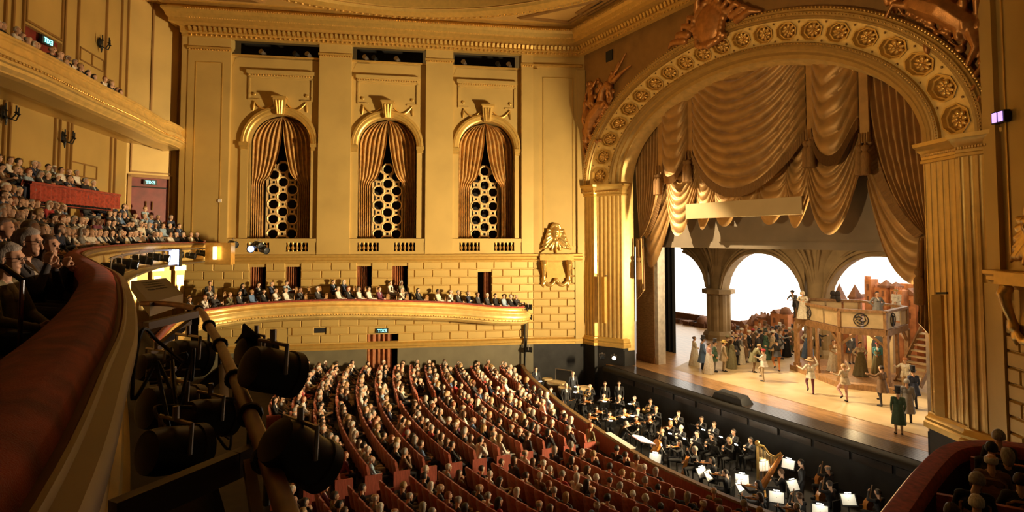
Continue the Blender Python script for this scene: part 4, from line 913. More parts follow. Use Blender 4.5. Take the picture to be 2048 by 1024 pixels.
# --- gothic arcade
YA = 14.8
ar = empty('gothic_arcade', (-7, YA, ZST), 'painted stone arcade with pointed arches and fan ribs upstage', 'stage set')
p1x, p2x = at(1437, 600, YA).x, at(1637, 600, YA).x; BAY = p2x - p1x; p3x = p2x + BAY
for k, px_ in enumerate((p1x, p2x, p3x)):
    mb = MB()
    for i in range(8): a = 2 * pi * i / 8 + pi / 8; mb.lathe([(.4, ZST), (.4, 5.0)], 10, (px_ + .62 * cos(a), YA + .62 * sin(a), 0))
    mb.lathe([(.8, ZST), (.8, 5.0)], 12, (px_, YA, 0)); pr = mb.build('pier', FLATTAN, ar, .6)
    mb = MB(); mb.lathe([(1.0, 4.85), (1.35, 4.95), (1.35, 5.3), (1.05, 5.35)], 8, (px_, YA, 0)); mb.build('capital', FLATTAN, pr, .4)
    mb = MB(); mb.lathe([(1.3, ZST), (1.3, 1.5), (1.1, 1.8)], 8, (px_, YA, 0)); mb.build('pier_base', FLATTAN, pr, .4)
    # fan ribs
    for dx, dy in ((-2.6, -.5), (-1.5, -1.6), (-.45, -2.0), (.45, -2.0), (1.5, -1.6), (2.6, -.5)):
        mb = MB(); pts = [(px_ + dx * (.12 + .88 * t ** 1.9), YA + dy * (.2 + .8 * t ** 1.6), 5.3 + 4.6 * t ** .8) for t in arc(0, 1, 10)]; mb.tube(pts, [.14] * 11, 6); mb.build('fan_rib', FLATTAN, ar, .8)
    mb = MB(); mb.loft([[(px_ + (.75 + 2.1 * t ** 2.2) * cos(a), YA + (.6 + 1.2 * t ** 2) * sin(a), 5.3 + 4.8 * t ** .8) for a in arc(0, 2 * pi, 16)[:-1]] for t in arc(0, 1, 8)], True); mb.build('vault_cone', FLATTAN, ar, .9)
def arch_wall(x0, x1, zs0, apex, half=None):
    pts = []; xm = (x0 + x1) / 2; hw = (x1 - x0) / 2
    for i in range(33):
        f = i / 32 * 2 - 1
        if half and f < half: continue
        z = zs0 + (apex - zs0) * (1 - abs(f) ** 2.3) ** .62; pts.append((xm + hw * f, z))
    mb = MB()
    for y0, y1 in ((YA - .45, YA + .45),):
        mb.loft([[(x, y0, 11) for x, z in pts], [(x, y0, z) for x, z in pts], [(x, y1, z) for x, z in pts], [(x, y1, 11) for x, z in pts]], False)
    if half: x, z = pts[0]; mb.add([(x, YA - .45, z), (x, YA + .45, z), (x, YA + .45, 11), (x, YA - .45, 11)], [(0, 1, 2, 3)])
    mb.build('arch_wall', FLATTAN, ar, .6)
    for yy, dz in ((YA - .5, .0), (YA - .62, .32), (YA - .58, .62)):
        mb = MB(); mb.tube([(x, yy, z + dz * (1.1 - .4 * abs((x - xm) / hw))) for x, z in pts], .11, 6); mb.build('arch_rib', FLATTAN, ar, .9)
zap = at(1537, 505, YA).z
arch_wall(p1x + .75, p2x - .75, 5.2, zap); arch_wall(p2x + .75, p3x - .75, 5.2, zap); hx = at(1372, 520, YA).x
arch_wall(p1x - BAY + .75, p1x - .75, 5.2, zap, ((hx - (p1x - BAY / 2)) / (BAY / 2 - .75)))

# --- painted city of cut-out buildings
def building(px0, px1, pyt, Y, kind, m, label, dep=.9):
    a, b = at(px0, 600, Y), at(px1, 600, Y); zt_ = at((px0 + px1) / 2, pyt, Y).z; w = b.x - a.x; x = (a.x + b.x) / 2
    o = empty('painted_building', (x, Y, ZST), label, 'stage building', 'painted city')
    body = {'box': 1., 'gable': .8, 'spire': .55, 'dome': .68, 'tower': .86}[kind]; zb = ZST + (zt_ - ZST) * 1.0; hr = {'box': 0, 'gable': .5 * w, 'spire': 2.2 * w, 'dome': .55 * w, 'tower': .9 * w}[kind]; zw = max(ZST + .4, zb - hr)
    mb = MB(); mb.box(x - w / 2, x + w / 2, Y - dep / 2, Y + dep / 2, ZST, zw); mb.build('walls', m, o)
    mb = MB()
    if kind == 'gable': mb.prism([(x - w / 2 - .1, zw), (x + w / 2 + .1, zw), (x, zb)], Y - dep / 2 - .05, Y + dep / 2 + .05)
    elif kind in ('spire', 'tower'): mb.add([(x - w / 2 - .06, Y - dep / 2, zw), (x + w / 2 + .06, Y - dep / 2, zw), (x + w / 2 + .06, Y + dep / 2, zw), (x - w / 2 - .06, Y + dep / 2, zw), (x, Y, zb)], [(0, 1, 4), (1, 2, 4), (2, 3, 4), (3, 0, 4)]); mb.box(x - w / 2 - .08, x + w / 2 + .08, Y - dep / 2 - .06, Y + dep / 2 + .06, zw - .15, zw)
    elif kind == 'dome': mb.lathe([(w * .46, zw), (w * .46, zw + .12 * w)] + [(w * .44 * cos(t), zw + .12 * w + .45 * w * sin(t)) for t in arc(0, 1.5, 6)], 14, (x, Y, 0))
    else:
        for i in range(4): mb.box(x - w / 2 + i * w / 4 + .03, x - w / 2 + i * w / 4 + w / 8, Y - dep / 2, Y - dep / 2 + .15, zw, zw + .22)
    if mb.v: mb.build('roof', CITYDK if kind != 'box' else m, o, .5)
    n = max(1, int(w / .7)); 
    for i in range(n):
        for zz in (zw - .75, zw - 1.6):
            if zz > 2.2: mb = MB(); mb.box(x - w / 2 + (i + .35) * w / n, x - w / 2 + (i + .65) * w / n, Y - dep / 2 - .03, Y - dep / 2 + .02, zz, zz + .4); mb.build('painted_window', CITYDK, o)
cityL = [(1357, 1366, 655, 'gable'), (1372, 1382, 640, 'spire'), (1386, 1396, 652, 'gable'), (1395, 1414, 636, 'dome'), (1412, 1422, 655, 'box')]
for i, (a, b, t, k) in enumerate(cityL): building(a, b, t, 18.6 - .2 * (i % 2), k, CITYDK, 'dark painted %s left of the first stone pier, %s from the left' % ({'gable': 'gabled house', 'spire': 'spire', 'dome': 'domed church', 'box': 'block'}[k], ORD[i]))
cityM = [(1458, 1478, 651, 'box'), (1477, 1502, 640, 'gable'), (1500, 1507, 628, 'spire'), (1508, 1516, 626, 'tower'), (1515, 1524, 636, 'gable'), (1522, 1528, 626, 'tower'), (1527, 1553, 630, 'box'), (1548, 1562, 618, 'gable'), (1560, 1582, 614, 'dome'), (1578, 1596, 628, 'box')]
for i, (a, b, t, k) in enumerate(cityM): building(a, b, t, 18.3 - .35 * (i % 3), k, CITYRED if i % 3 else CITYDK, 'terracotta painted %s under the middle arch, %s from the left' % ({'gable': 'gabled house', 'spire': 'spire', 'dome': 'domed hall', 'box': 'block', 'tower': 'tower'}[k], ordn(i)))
cityR = [(1655, 1672, 590, 'gable'), (1672, 1687, 566, 'spire'), (1705, 1716, 568, 'spire'), (1718, 1728, 588, 'gable'), (1690, 1705, 600, 'gable'), (1737, 1750, 558, 'box'), (1749, 1759, 562, 'tower'), (1757, 1768, 575, 'box'), (1767, 1780, 559, 'tower'), (1779, 1790, 580, 'box'), (1788, 1798, 563, 'tower'), (1796, 1812, 580, 'box'), (1810, 1838, 576, 'gable')]
for i, (a, b, t, k) in enumerate(cityR): building(a, b, t, 18.8 - .4 * (i % 3), k, CITYRED, 'terracotta painted %s behind the timber gallery, %s from the left' % ({'gable': 'gabled house', 'spire': 'steeple', 'box': 'battlement', 'tower': 'castle tower'}[k], ordn(i)))
# terracotta hillside below the right-hand city
mb = MB(); mb.box(-2.2, 6, 19.6, 20.2, ZST, 6.4); tag(mb.build('painted_hill', CITYRED, None, .3, loc=(2, 19.9, ZST)), 'terracotta painted hillside flat behind the gallery stairs', 'stage flat')
mb = MB(); mb.box(-26, -2, 19.4, 19.8, ZST, 2.0); tag(mb.build('painted_hill', CITYDK, None, .3, loc=(-12, 19.6, ZST)), 'dark brown painted ground row below the left city', 'stage flat')

# --- two-storey timber gallery
G = [Vector(p) for p in ((-3.2, 9.8), (.8, 8.2), (2.7, 9.4), (1.9, 12.9), (-1.6, 14.0), (-4.0, 12.2))]
gal = empty('timber_gallery', (-.5, 11, ZST), 'two-storey octagonal timber gallery with painted panels on the right of the stage', 'stage set')
gc = sum(G, Vector((0, 0))) / 6
def scl(k): return [gc + (p - gc) * k for p in G]
mb = MB(); mb.loft([[(p.x, p.y, ZST + .01) for p in scl(1.16)], [(p.x, p.y, 1.42) for p in scl(1.16)]], True, True); mb.build('step_platform', SETWOOD, gal)
mb = MB(); mb.loft([[(p.x, p.y, 4.42) for p in scl(1.0)], [(p.x, p.y, 4.5) for p in scl(1.0)]], True, True); mb.build('upper_deck', SETWOOD, gal)
for i in range(6):
    p, q = G[i], G[(i + 1) % 6]; d = (q - p).normalized()
    for pt, w_ in ((p, .24),) + (((p + q) / 2, .15),) * (1 if i in (0, 2) else 0):
        mb = MB(); mb.box(pt.x - w_ / 2, pt.x + w_ / 2, pt.y - w_ / 2, pt.y + w_ / 2, 1.42, 4.2); mb.box(pt.x - w_ * .7, pt.x + w_ * .7, pt.y - w_ * .7, pt.y + w_ * .7, 1.42, 1.6); mb.build('post', SETWOOD, gal)
    mb = MB(); mb.bar((p.x, p.y, 4.3), (q.x, q.y, 4.3), .2, .34); mb.build('fascia_beam', SETWOOD, gal)
    mb = MB(); mb.bar((p.x, p.y, 5.48), (q.x, q.y, 5.48), .26, .14); mb.build('handrail', SETWOOD, gal)
    mb = MB(); mb.box(p.x - .09, p.x + .09, p.y - .09, p.y + .09, 4.5, 5.45); mb.build('rail_post', SETWOOD, gal)
    for s in (0, 1):      # curved braces
        a_, b_ = (p, d) if s == 0 else (q, -d); mb = MB(); mb.bar((a_.x, a_.y, 3.5), (a_.x + b_.x * .75, a_.y + b_.y * .75, 4.15), .12, .14); mb.build('brace', SETWOOD, gal)
    if i in (0, 1, 2, 4):
        n = 3 if i != 1 else 2
        for k in range(n):
            a_, b_ = p.lerp(q, (k + .06) / n), p.lerp(q, (k + .94) / n)
            if i == 2 and k == 1: continue
            mb = MB(); mb.bar((a_.x, a_.y, 4.96), (b_.x, b_.y, 4.96), .04, .86); mb.build('rail_panel', PANELC, gal)
def emblem(p, q, f, kind):
    c2 = p.lerp(q, f); d = (q - p).normalized(); nrm = Vector((d.y, -d.x)); M = xform((c2.x + nrm.x * .05, c2.y + nrm.y * .05, 4.97), d, nrm); mb = MB(M); R = .36
    ring = [(R * cos(a), 0, R * sin(a)) for a in arc(0, 2 * pi, 24)]; mb.tube(ring, .03, 5, False)
    if kind == 'wheel':
        for i in range(4): a = pi * i / 4; mb.bar((-R * cos(a), 0, -R * sin(a)), (R * cos(a), 0, R * sin(a)), .02, .05 if i % 2 else .03)
        mb.ball((0, 0, 0), .07, 8, 6)
    elif kind == 'beast':
        mb.tube([(-.25, 0, .12), (-.1, 0, .2), (.05, 0, .1), (-.08, 0, -.02), (.08, 0, -.12), (.24, 0, -.02), (.2, 0, .15)], [.04, .06, .05, .06, .05, .04, .03], 6); mb.tube([(-.2, 0, -.1), (-.05, 0, -.22), (.15, 0, -.2)], .035, 6); mb.tube([(-.28, 0, -.05), (-.2, 0, .04), (-.1, 0, .02)], .03, 6); mb.tube([(.0, 0, .22), (.12, 0, .28), (.2, 0, .22)], .03, 6); mb.tube([(.05, 0, -.1), (.0, 0, -.2), (.06, 0, -.28)], .03, 6); mb.ball((-.26, 0, .14), (.06, .03, .05), 8, 6)
    else: mb.tube([(-.1, 0, .25), (0, 0, .1), (.1, 0, .2)], .05, 6); mb.tube([(0, 0, .12), (0, 0, -.2), (-.15, 0, -.3)], .06, 6); mb.tube([(0, 0, -.15), (.18, 0, -.28)], .05, 6)
    mb.build('painted_emblem', INK, gal)
emblem(G[0], G[1], .3, 'wheel'); emblem(G[1], G[2], .47, 'beast'); emblem(G[2], G[3], .3, 'figure')
mb = MB()
for a in arc(0, 2 * pi, 4)[:-1]: 
    pc = G[5].lerp(G[4], .55); mb.ball((pc.x + .22 * cos(a + .8), pc.y - .1, 5.75 + .22 * sin(a + .8)), (.22, .05, .22), 10, 6)
mb.build('clover_emblem', INK, gal)
for i in range(9):     # staircase
    mb = MB(); mb.box(2.3, 3.6, 11.0 + i * .3, 11.36 + i * .3, 1.5 + i * .3, 1.58 + i * .3); mb.build('stair_tread', PANELC, gal)
for x in (2.25, 3.62): mb = MB(); mb.bar((x, 10.9, 1.4), (x, 13.9, 4.4), .08, .3); mb.build('stair_string', SETWOOD, gal)
mb = MB(); mb.box(-.6, 1.0, 13.0, 13.3, 1.42, 4.2); mb.build('rear_wall', PANELC, gal)
mb = MB(); mb.prism([(-.25, 1.5), (.65, 1.5), (.65, 3.0), (.5, 3.4), (.2, 3.6), (-.1, 3.4), (-.25, 3.0)], 12.9, 13.0); mb.build('arched_window', GLASS, gal)
l = bpy.data.lights.new('gallery_lamp', 'POINT'); l.energy = 180; l.color = (1, .75, .4); l.shadow_soft_size = .3; lo = bpy.data.objects.new('gallery_lamp', l); col.objects.link(lo); lo.location = (-.6, 11.4, 3.9)
# ================================================================== PEOPLE
V = Vector
def JS():   # standing, facing +Y
    J = dict(pelvis=V((0, 0, .95)), waist=V((0, .0, 1.1)), chest=V((0, 0, 1.3)), neck=V((0, -.015, 1.46)), head=V((0, .02, 1.62)), hd=V((0, 1, -.05)))
    for s, k in ((-1, 'l'), (1, 'r')):
        J['sh' + k] = V((s * .185, -.01, 1.40)); J['el' + k] = V((s * .24, -.03, 1.13)); J['wr' + k] = V((s * .22, .1, .9)); J['hp' + k] = V((s * .09, 0, .93)); J['kn' + k] = V((s * .1, .02, .5)); J['an' + k] = V((s * .1, -.03, .085)); J['to' + k] = V((s * .12, .13, .035))
    return J
def JT(lean=.08):   # seated
    J = dict(pelvis=V((0, -.02, .53)), waist=V((0, -.04, .66)), chest=V((0, -.03 - lean, .86)), neck=V((0, -.035 - lean, 1.02)), head=V((0, .0 - lean, 1.18)), hd=V((0, 1, 0)))
    for s, k in ((-1, 'l'), (1, 'r')):
        J['sh' + k] = V((s * .185, -.03 - lean, .96)); J['el' + k] = V((s * .25, .05 - lean * .5, .71)); J['wr' + k] = V((s * .09, .24, .63)); J['hp' + k] = V((s * .09, .0, .52)); J['kn' + k] = V((s * .12, .44, .51)); J['an' + k] = V((s * .12, .43, .085)); J['to' + k] = V((s * .13, .6, .035))
    return J
PRM = []   # per-figure primitive list: (a, b, ra, rb, mat)
def fig_mesh(J, fem=False, coat=False, sleeves=True, hat=None):
    P = []
    def cap(a, b, ra, rb, m): P.append((V(a), V(b), ra, rb, m))
    up = (J['neck'] - J['pelvis']).normalized(); x = V((1, 0, 0))
    xr = (J['shr'] - J['shl']).normalized()
    for q in (-.055, .055):
        cap(J['pelvis'] + xr * q, J['waist'] + xr * q * .8, .115, .098, 1); cap(J['waist'] + xr * q * .8, J['chest'] + xr * q * 1.3, .098, .115, 1); cap(J['chest'] + xr * q * 1.3, J['neck'] - up * .07 + xr * q * 1.6, .112, .075, 1)
    fr = up.cross(xr) * -1; fr = fr if fr.dot(J['hd']) > 0 else -fr
    if fem:
        for q in (-.075, .075): cap(J['chest'] + xr * q + fr * .085 - up * .0, J['chest'] + xr * q + fr * .06 + up * .05, .06, .05, 1)
    cap(J['chest'] + fr * .085 + up * .02, J['neck'] + fr * .045 - up * .05, .045, .035, 4)
    for k in 'lr':
        sl = 1 if sleeves else 0
        cap(J['sh' + k] * .8 + J['neck'] * .2, J['sh' + k], .065, .068, 1); cap(J['sh' + k], J['el' + k], .06, .047, 1); cap(J['el' + k], J['wr' + k], .045, .033, sl)
        cap(J['hp' + k], J['kn' + k], .092, .062, 2); cap(J['kn' + k], J['an' + k], .06, .042, 2); cap(J['an' + k] - V((0, .0, .03)), J['to' + k], .045, .036, 3)
        d = (J['wr' + k] - J['el' + k]).normalized(); s = -1 if k == 'l' else 1
        d = J.get('hd' + k, d).normalized()
        inn = V((-s, 0, 0)); inn = (inn - d * inn.dot(d)); inn = inn.normalized() if inn.length > .1 else V((0, 0, 1)); sd = d.cross(inn).normalized(); w = J['wr' + k]
        if sd.dot(V((0, 1, 1))) < 0: sd = -sd
        for q in (-.02, .0, .02): cap(w + sd * q * .6, w + d * .08 + sd * q, .019, .016, 0)
        for i, q in enumerate((-.032, -.011, .011, .032)):
            b0 = w + d * .085 + sd * q; L = (.032, .038, .04, .034)[i]; c1 = b0 + (d + inn * .35).normalized() * L; c2 = c1 + (d + inn * 1.2).normalized() * L * .8; cap(b0, c1, .0095, .009, 0); cap(c1, c2, .009, .008, 0)
        t0 = w + d * .025 + sd * .03; t1 = t0 + (d * .6 + sd * .8 + inn * .3).normalized() * .04; cap(t0, t1, .013, .011, 0); cap(t1, t1 + (d + inn * .5).normalized() * .03, .011, .009, 0)
    h = J['head']; f = J['hd'].normalized(); r = f.cross(V((0, 0, 1))).normalized(); u = r.cross(f).normalized()
    cap(J['neck'] - up * .04, h - u * .05 - f * .02, .058, .052, 0)
    cap(h - f * .03 + u * .025, h + f * .018 + u * .03, .088, .08, 0); cap(h + f * .03 - u * .02, h + f * .035 - u * .06, .066, .05, 0); cap(h + f * .058 - u * .09, h + f * .06 - u * .1, .032, .03, 0)
    cap(h + f * .09 + u * .018, h + f * .105 - u * .02, .009, .013, 0); cap(h + f * .086 - r * .035 + u * .035, h + f * .086 + r * .035 + u * .035, .016, .016, 0); cap(h + f * .078 - r * .018 - u * .056, h + f * .078 + r * .018 - u * .056, .011, .011, 0)
    for q in (-1, 1): cap(h + r * q * .082 - f * .01 + u * .015, h + r * q * .08 - f * .008 - u * .02, .018, .014, 0); cap(h + f * .088 + r * q * .033 + u * .012, h + f * .09 + r * q * .033 + u * .012, .0085, .0085, 5)
    mb = MB()
    for a, b, ra, rb, m in P:
        d = b - a; L = d.length; n = 10
        if L < 1e-4: mb.ball(a, ra, n, 6); continue
        d /= L; rings = []; sd = d.cross(V((0, 0, 1)) if abs(d.z) < .9 else V((1, 0, 0))).normalized(); e = d.cross(sd)
        for t, rr in [(-ra * sin(q), ra * max(cos(q), .05)) for q in (1.5, .9, .4)] + [(0, ra), (L, rb)] + [(L + rb * sin(q), rb * max(cos(q), .05)) for q in (.4, .9, 1.5)]:
            rings.append([a + d * t + (sd * cos(2 * pi * i / n) + e * sin(2 * pi * i / n)) * rr for i in range(n)])
        mb.loft(rings, True, True)
    return mb, P, dict(h=h, f=f, r=r, u=u, J=J)
VARS = {}
def add_var(name, J, vox=.0125, **kw): VARS[name] = [*fig_mesh(J, **kw), vox]
def pose(J, **kw):
    for k, v in kw.items(): J[k] = V(v)
    return J
add_var('lap', JT()); add_var('lap2', pose(JT(.12), hd=(-.25, 1, .02), wrl=(-.13, .3, .6), wrr=(.02, .27, .62)), fem=True)
add_var('chin', pose(JT(-.1), elr=(.17, .26, .72), wrr=(.06, .24, .95), hd=(.1, 1, -.05), hdr=(-.2, -.1, 1)))
add_var('crossed', pose(JT(.06), ell=(-.25, .1, .74), elr=(.25, .1, .74), wrl=(.1, .17, .76), wrr=(-.1, .2, .74), hd=(.15, 1, .03)))
add_var('tilt', pose(JT(.1), head=(.05, -.07, 1.17), hd=(.3, 1, -.08), wrl=(-.04, .2, .66)), fem=True)
add_var('lean', pose(JT(-.16), ell=(-.2, .2, .68), elr=(.2, .2, .68), wrl=(-.04, .33, .6), wrr=(.05, .33, .6), hd=(0, 1, .05)))
add_var('read', pose(JT(.02), ell=(-.22, .14, .74), elr=(.22, .14, .74), wrl=(-.09, .36, .8), wrr=(.09, .36, .8), hd=(0, 1, -.35)))
# musicians
add_var('fiddle', pose(JT(0), ell=(-.3, .2, .92), wrl=(-.27, .47, 1.06), elr=(.33, .12, .88), wrr=(.13, .36, .98), hd=(-.35, 1, -.15), head=(-.03, .02, 1.17), hdl=(.3, .5, .5)))
add_var('cello', pose(JT(-.04), ell=(-.33, .15, .98), wrl=(-.12, .28, 1.15), elr=(.36, .18, .8), wrr=(.2, .45, .62), knl=(-.3, .4, .5), knr=(.3, .4, .5), anl=(-.32, .3, .085), anr=(.32, .3, .085), tol=(-.38, .44, .035), tor=(.38, .44, .035), hd=(-.1, 1, -.2)))
add_var('wind', pose(JT(0), ell=(-.27, .1, .82), elr=(.27, .1, .82), wrl=(-.07, .3, .96), wrr=(.05, .34, .84), hd=(0, 1, -.12), hdl=(1, .2, .1), hdr=(-1, .2, .1)))
# standing
add_var('stand', JS()); add_var('stand_f', pose(JS(), ell=(-.2, .02, 1.14), wrl=(-.05, .2, 1.05), elr=(.2, .02, 1.14), wrr=(.05, .2, 1.03)), fem=True)
add_var('hips', pose(JS(), ell=(-.36, -.06, 1.2), wrl=(-.16, .06, 1.02), elr=(.36, -.06, 1.2), wrr=(.16, .06, 1.02), hdl=(.6, .5, -.6), hdr=(-.6, .5, -.6)), fem=True)
add_var('point', pose(JS(), elr=(.3, .2, 1.3), wrr=(.34, .45, 1.38), ell=(-.25, .03, 1.15), wrl=(-.2, .2, 1.0), hd=(.3, 1, .0)))
add_var('dance', pose(JS(), knl=(-.14, .26, .58), anl=(-.12, .02, .3), tol=(-.12, .1, .18), elr=(.34, .02, 1.5), wrr=(.26, .1, 1.76), ell=(-.36, -.05, 1.22), wrl=(-.52, .1, 1.3), hd=(-.2, 1, .1), head=(-.03, .02, 1.61)))
add_var('step', pose(JS(), knr=(.12, .3, .66), anr=(.12, .16, .3), tor=(.12, .3, .24), ell=(-.4, .05, 1.3), wrl=(-.6, .16, 1.38), elr=(.36, .05, 1.2), wrr=(.4, .28, 1.1)))
add_var('bow', pose(JS(), waist=(0, .06, 1.08), chest=(0, .16, 1.24), neck=(0, .26, 1.36), head=(0, .36, 1.48), shl=(-.185, .22, 1.32), shr=(.185, .22, 1.32), ell=(-.28, .3, 1.08), wrl=(-.2, .5, .98), elr=(.3, .3, 1.08), wrr=(.26, .5, 1.0), hd=(0, 1, -.2), knl=(-.14, .16, .52), anl=(-.13, .02, .085)))
add_var('rail', pose(JS(), waist=(0, .08, 1.08), chest=(0, .2, 1.22), neck=(0, .3, 1.34), head=(0, .38, 1.48), shl=(-.185, .26, 1.29), shr=(.185, .26, 1.29), ell=(-.27, .42, 1.12), wrl=(-.12, .62, 1.08), elr=(.27, .42, 1.12), wrr=(.14, .66, 1.1), hd=(0, 1, -.1)))
add_var('conduct', pose(JS(), waist=(0, .05, 1.08), chest=(0, .14, 1.26), neck=(0, .22, 1.4), head=(0, .3, 1.53), shl=(-.185, .19, 1.36), shr=(.185, .19, 1.36), ell=(-.4, .3, 1.2), wrl=(-.42, .58, 1.28), elr=(.4, .32, 1.22), wrr=(.36, .6, 1.34), hd=(0, 1, -.2)))
# foreground listeners, finer
add_var('near_glasses', pose(JT(.02), hd=(-.1, 1, -.03)), vox=.008); add_var('near_hand', pose(JT(-.08), elr=(.2, .26, .74), wrr=(.07, .27, .96), hd=(.0, 1, -.02), hdr=(-.1, .02, 1), ell=(-.2, .26, .72), wrl=(-.05, .28, .92), hdl=(.1, .02, 1)), vox=.008)
add_var('near_hand_f', pose(JT(-.1), elr=(.18, .28, .74), wrr=(.05, .29, .94), hd=(.1, 1, .02), hdr=(-.2, .02, 1), ell=(-.2, .26, .7), wrl=(-.04, .3, .9), hdl=(.2, .02, 1)), vox=.008, fem=True)
names = list(VARS); bodies = remesh_obs([(VARS[n][0], VARS[n][3], 2, .5 if VARS[n][3] > .01 else .7) for n in names])
PLACE = [SKINS[0], CL['black'], CL['black'], CL['black'], CL['white'], EYE]
for n, me in zip(names, bodies):
    P = VARS[n][1]; nf = len(me.polygons); c = np.empty(nf * 3); me.polygons.foreach_get('center', c); c = c.reshape(-1, 3); best = np.full(nf, 1e9); mi = np.zeros(nf, int)
    for a, b, ra, rb, m in P:
        a = np.array(a); b = np.array(b); d = b - a; L2 = max(d @ d, 1e-9); t = np.clip((c - a) @ d / L2, 0, 1); dist = np.linalg.norm(c - a - t[:, None] * d, axis=1) - (ra + (rb - ra) * t)
        if m == 5: dist = dist - .001
        k = dist < best; best[k] = dist[k]; mi[k] = m
    for m in PLACE: me.materials.append(m)
    me.polygons.foreach_set('material_index', mi.astype(np.int32)); me.name = 'figure_' + n; VARS[n].append(me)
def hair_mb(H, style, seed=0):
    h, f, r, u = H['h'], H['f'], H['r'], H['u']; mb = MB(); R = random.Random(seed); N, Kk = 20, 14
    def pt(i, j):
        a = 2 * pi * i / N; b = -pi / 2 + pi * j / Kk; x, y, z = cos(b) * cos(a), cos(b) * sin(a), sin(b)     # x right, y forward, z up
        face = y > .25 and z < .42 + .3 * (1 - y); neck = z < -.45
        rad = V((.094, .108, .108)); k = 1.06
        if style == 'bald': hairy = z < .5 and z > -.5 and y < .15
        else: hairy = not face and not neck
        if style in ('bob', 'long') and not face: hairy = True
        if not hairy: k = .8
        if style == 'curly' and hairy: k = 1.16 + .06 * sin(9 * a) * sin(8 * b)
        if style in ('short',) and hairy: k = 1.03 + .025 * sin(7 * a + 3 * b)
        p = V((x * rad.x, y * rad.y - .012, z * rad.z + .022)) * k
        if style in ('bob', 'long') and z < .1 and not face and y < .45: p.z -= (.1 if style == 'bob' else .26) * (.1 - z) * .85; p.y -= .03 * (.1 - z); 
        return h + r * p.x + f * p.y + u * p.z
    mb.loft([[pt(i, j) for i in range(N)] for j in range(Kk + 1)], True, True)
    if style == 'bun': mb.ball(h - f * .1 + u * .06, .05, 10, 8)
    return mb
HAIRC = {}
def hair_mesh(var, style):
    if (var, style) not in HAIRC:
        mb = hair_mb(VARS[var][2], style); o = mb.build('hair', HR['brown'], None, 1.3); HAIRC[(var, style)] = o.data; bpy.data.objects.remove(o)
    return HAIRC[(var, style)]
def setm(o, i, m): sl = o.material_slots[i]; sl.link = 'OBJECT'; sl.material = m
PEOPLE = {}
def person(var, loc, dirv, skin, top, bottom, hs, hc, label, group, shirt=None, scale=1., shoe='black', cat='person'):
    o = bpy.data.objects.new('person', VARS[var][4]); col.objects.link(o); o.location = loc; o.rotation_euler = (0, 0, atan2(dirv[1], dirv[0]) - pi / 2); o.scale = (scale * 1.12,) * 3
    setm(o, 0, SKINS[skin]); setm(o, 1, CL[top]); setm(o, 2, CL[bottom]); setm(o, 3, CL[shoe]); setm(o, 4, CL[shirt or top]); setm(o, 5, EYE)
    if hs:
        hobj = bpy.data.objects.new('hair', hair_mesh(var, hs)); col.objects.link(hobj); hobj.parent = o; setm(hobj, 0, HR[hc])
    return tag(o, label, cat, group)
PARTC = {}
def wear(o, var, name, key, fn, m, smooth=.9):
    if (var, key) not in PARTC:
        mb = MB(); fn(mb, VARS[var][2]); t = mb.build(name, m, None, smooth); PARTC[(var, key)] = t.data; bpy.data.objects.remove(t)
    c = bpy.data.objects.new(name, PARTC[(var, key)]); col.objects.link(c); c.parent = o; setm(c, 0, m); return c
def gown(z0, z1, w0, w1, folds=10, cy=0., open_=0.):
    def fn(mb, H):
        rings = []; P = H['J']['pelvis']
        for t in arc(0, 1, 8):
            z = z0 + (z1 - z0) * t; rr = w0 + (w1 - w0) * t ** .8
            rings.append([(rr * (1 + .09 * t * sin(folds * a)) * cos(a), cy + rr * .85 * (1 + .09 * t * sin(folds * a)) * sin(a) - .05 * t * t, z) for a in arc(pi / 2 + open_, 5 * pi / 2 - open_, 40)])
        mb.loft(rings, False)
    return fn
def hat(kind):
    def fn(mb, H):
        h, f, r, u = H['h'], H['f'], H['r'], H['u']; Ax = Matrix((r, f, u)).transposed(); c = h + u * .07 - f * .01
        if kind == 'straw': mb.lathe([(.2, -.005), (.205, .0), (.105, .012), (.1, .1), (.08, .125), (.01, .13)], 20, c, ax=Ax)
        elif kind == 'top': mb.lathe([(.155, 0), (.16, .01), (.102, .012), (.1, .16), (.112, .2), (.01, .2)], 18, c, ax=Ax)
        elif kind == 'cap': mb.ball(c - f * .01, (.12, .13, .09), 14, 8)
        elif kind == 'bonnet': mb.ball(h - f * .03 + u * .03, (.12, .12, .13), 14, 8); mb.tube([h + f * .06 + r * .12 * cos(a) + u * (.03 + .15 * sin(a)) for a in arc(-.6, pi + .6, 12)], .025, 6)
        else: mb.tube([c + (r * cos(a) + f * sin(a)) * .1 for a in arc(0, 2 * pi, 12)], .025, 6, False)
    return fn
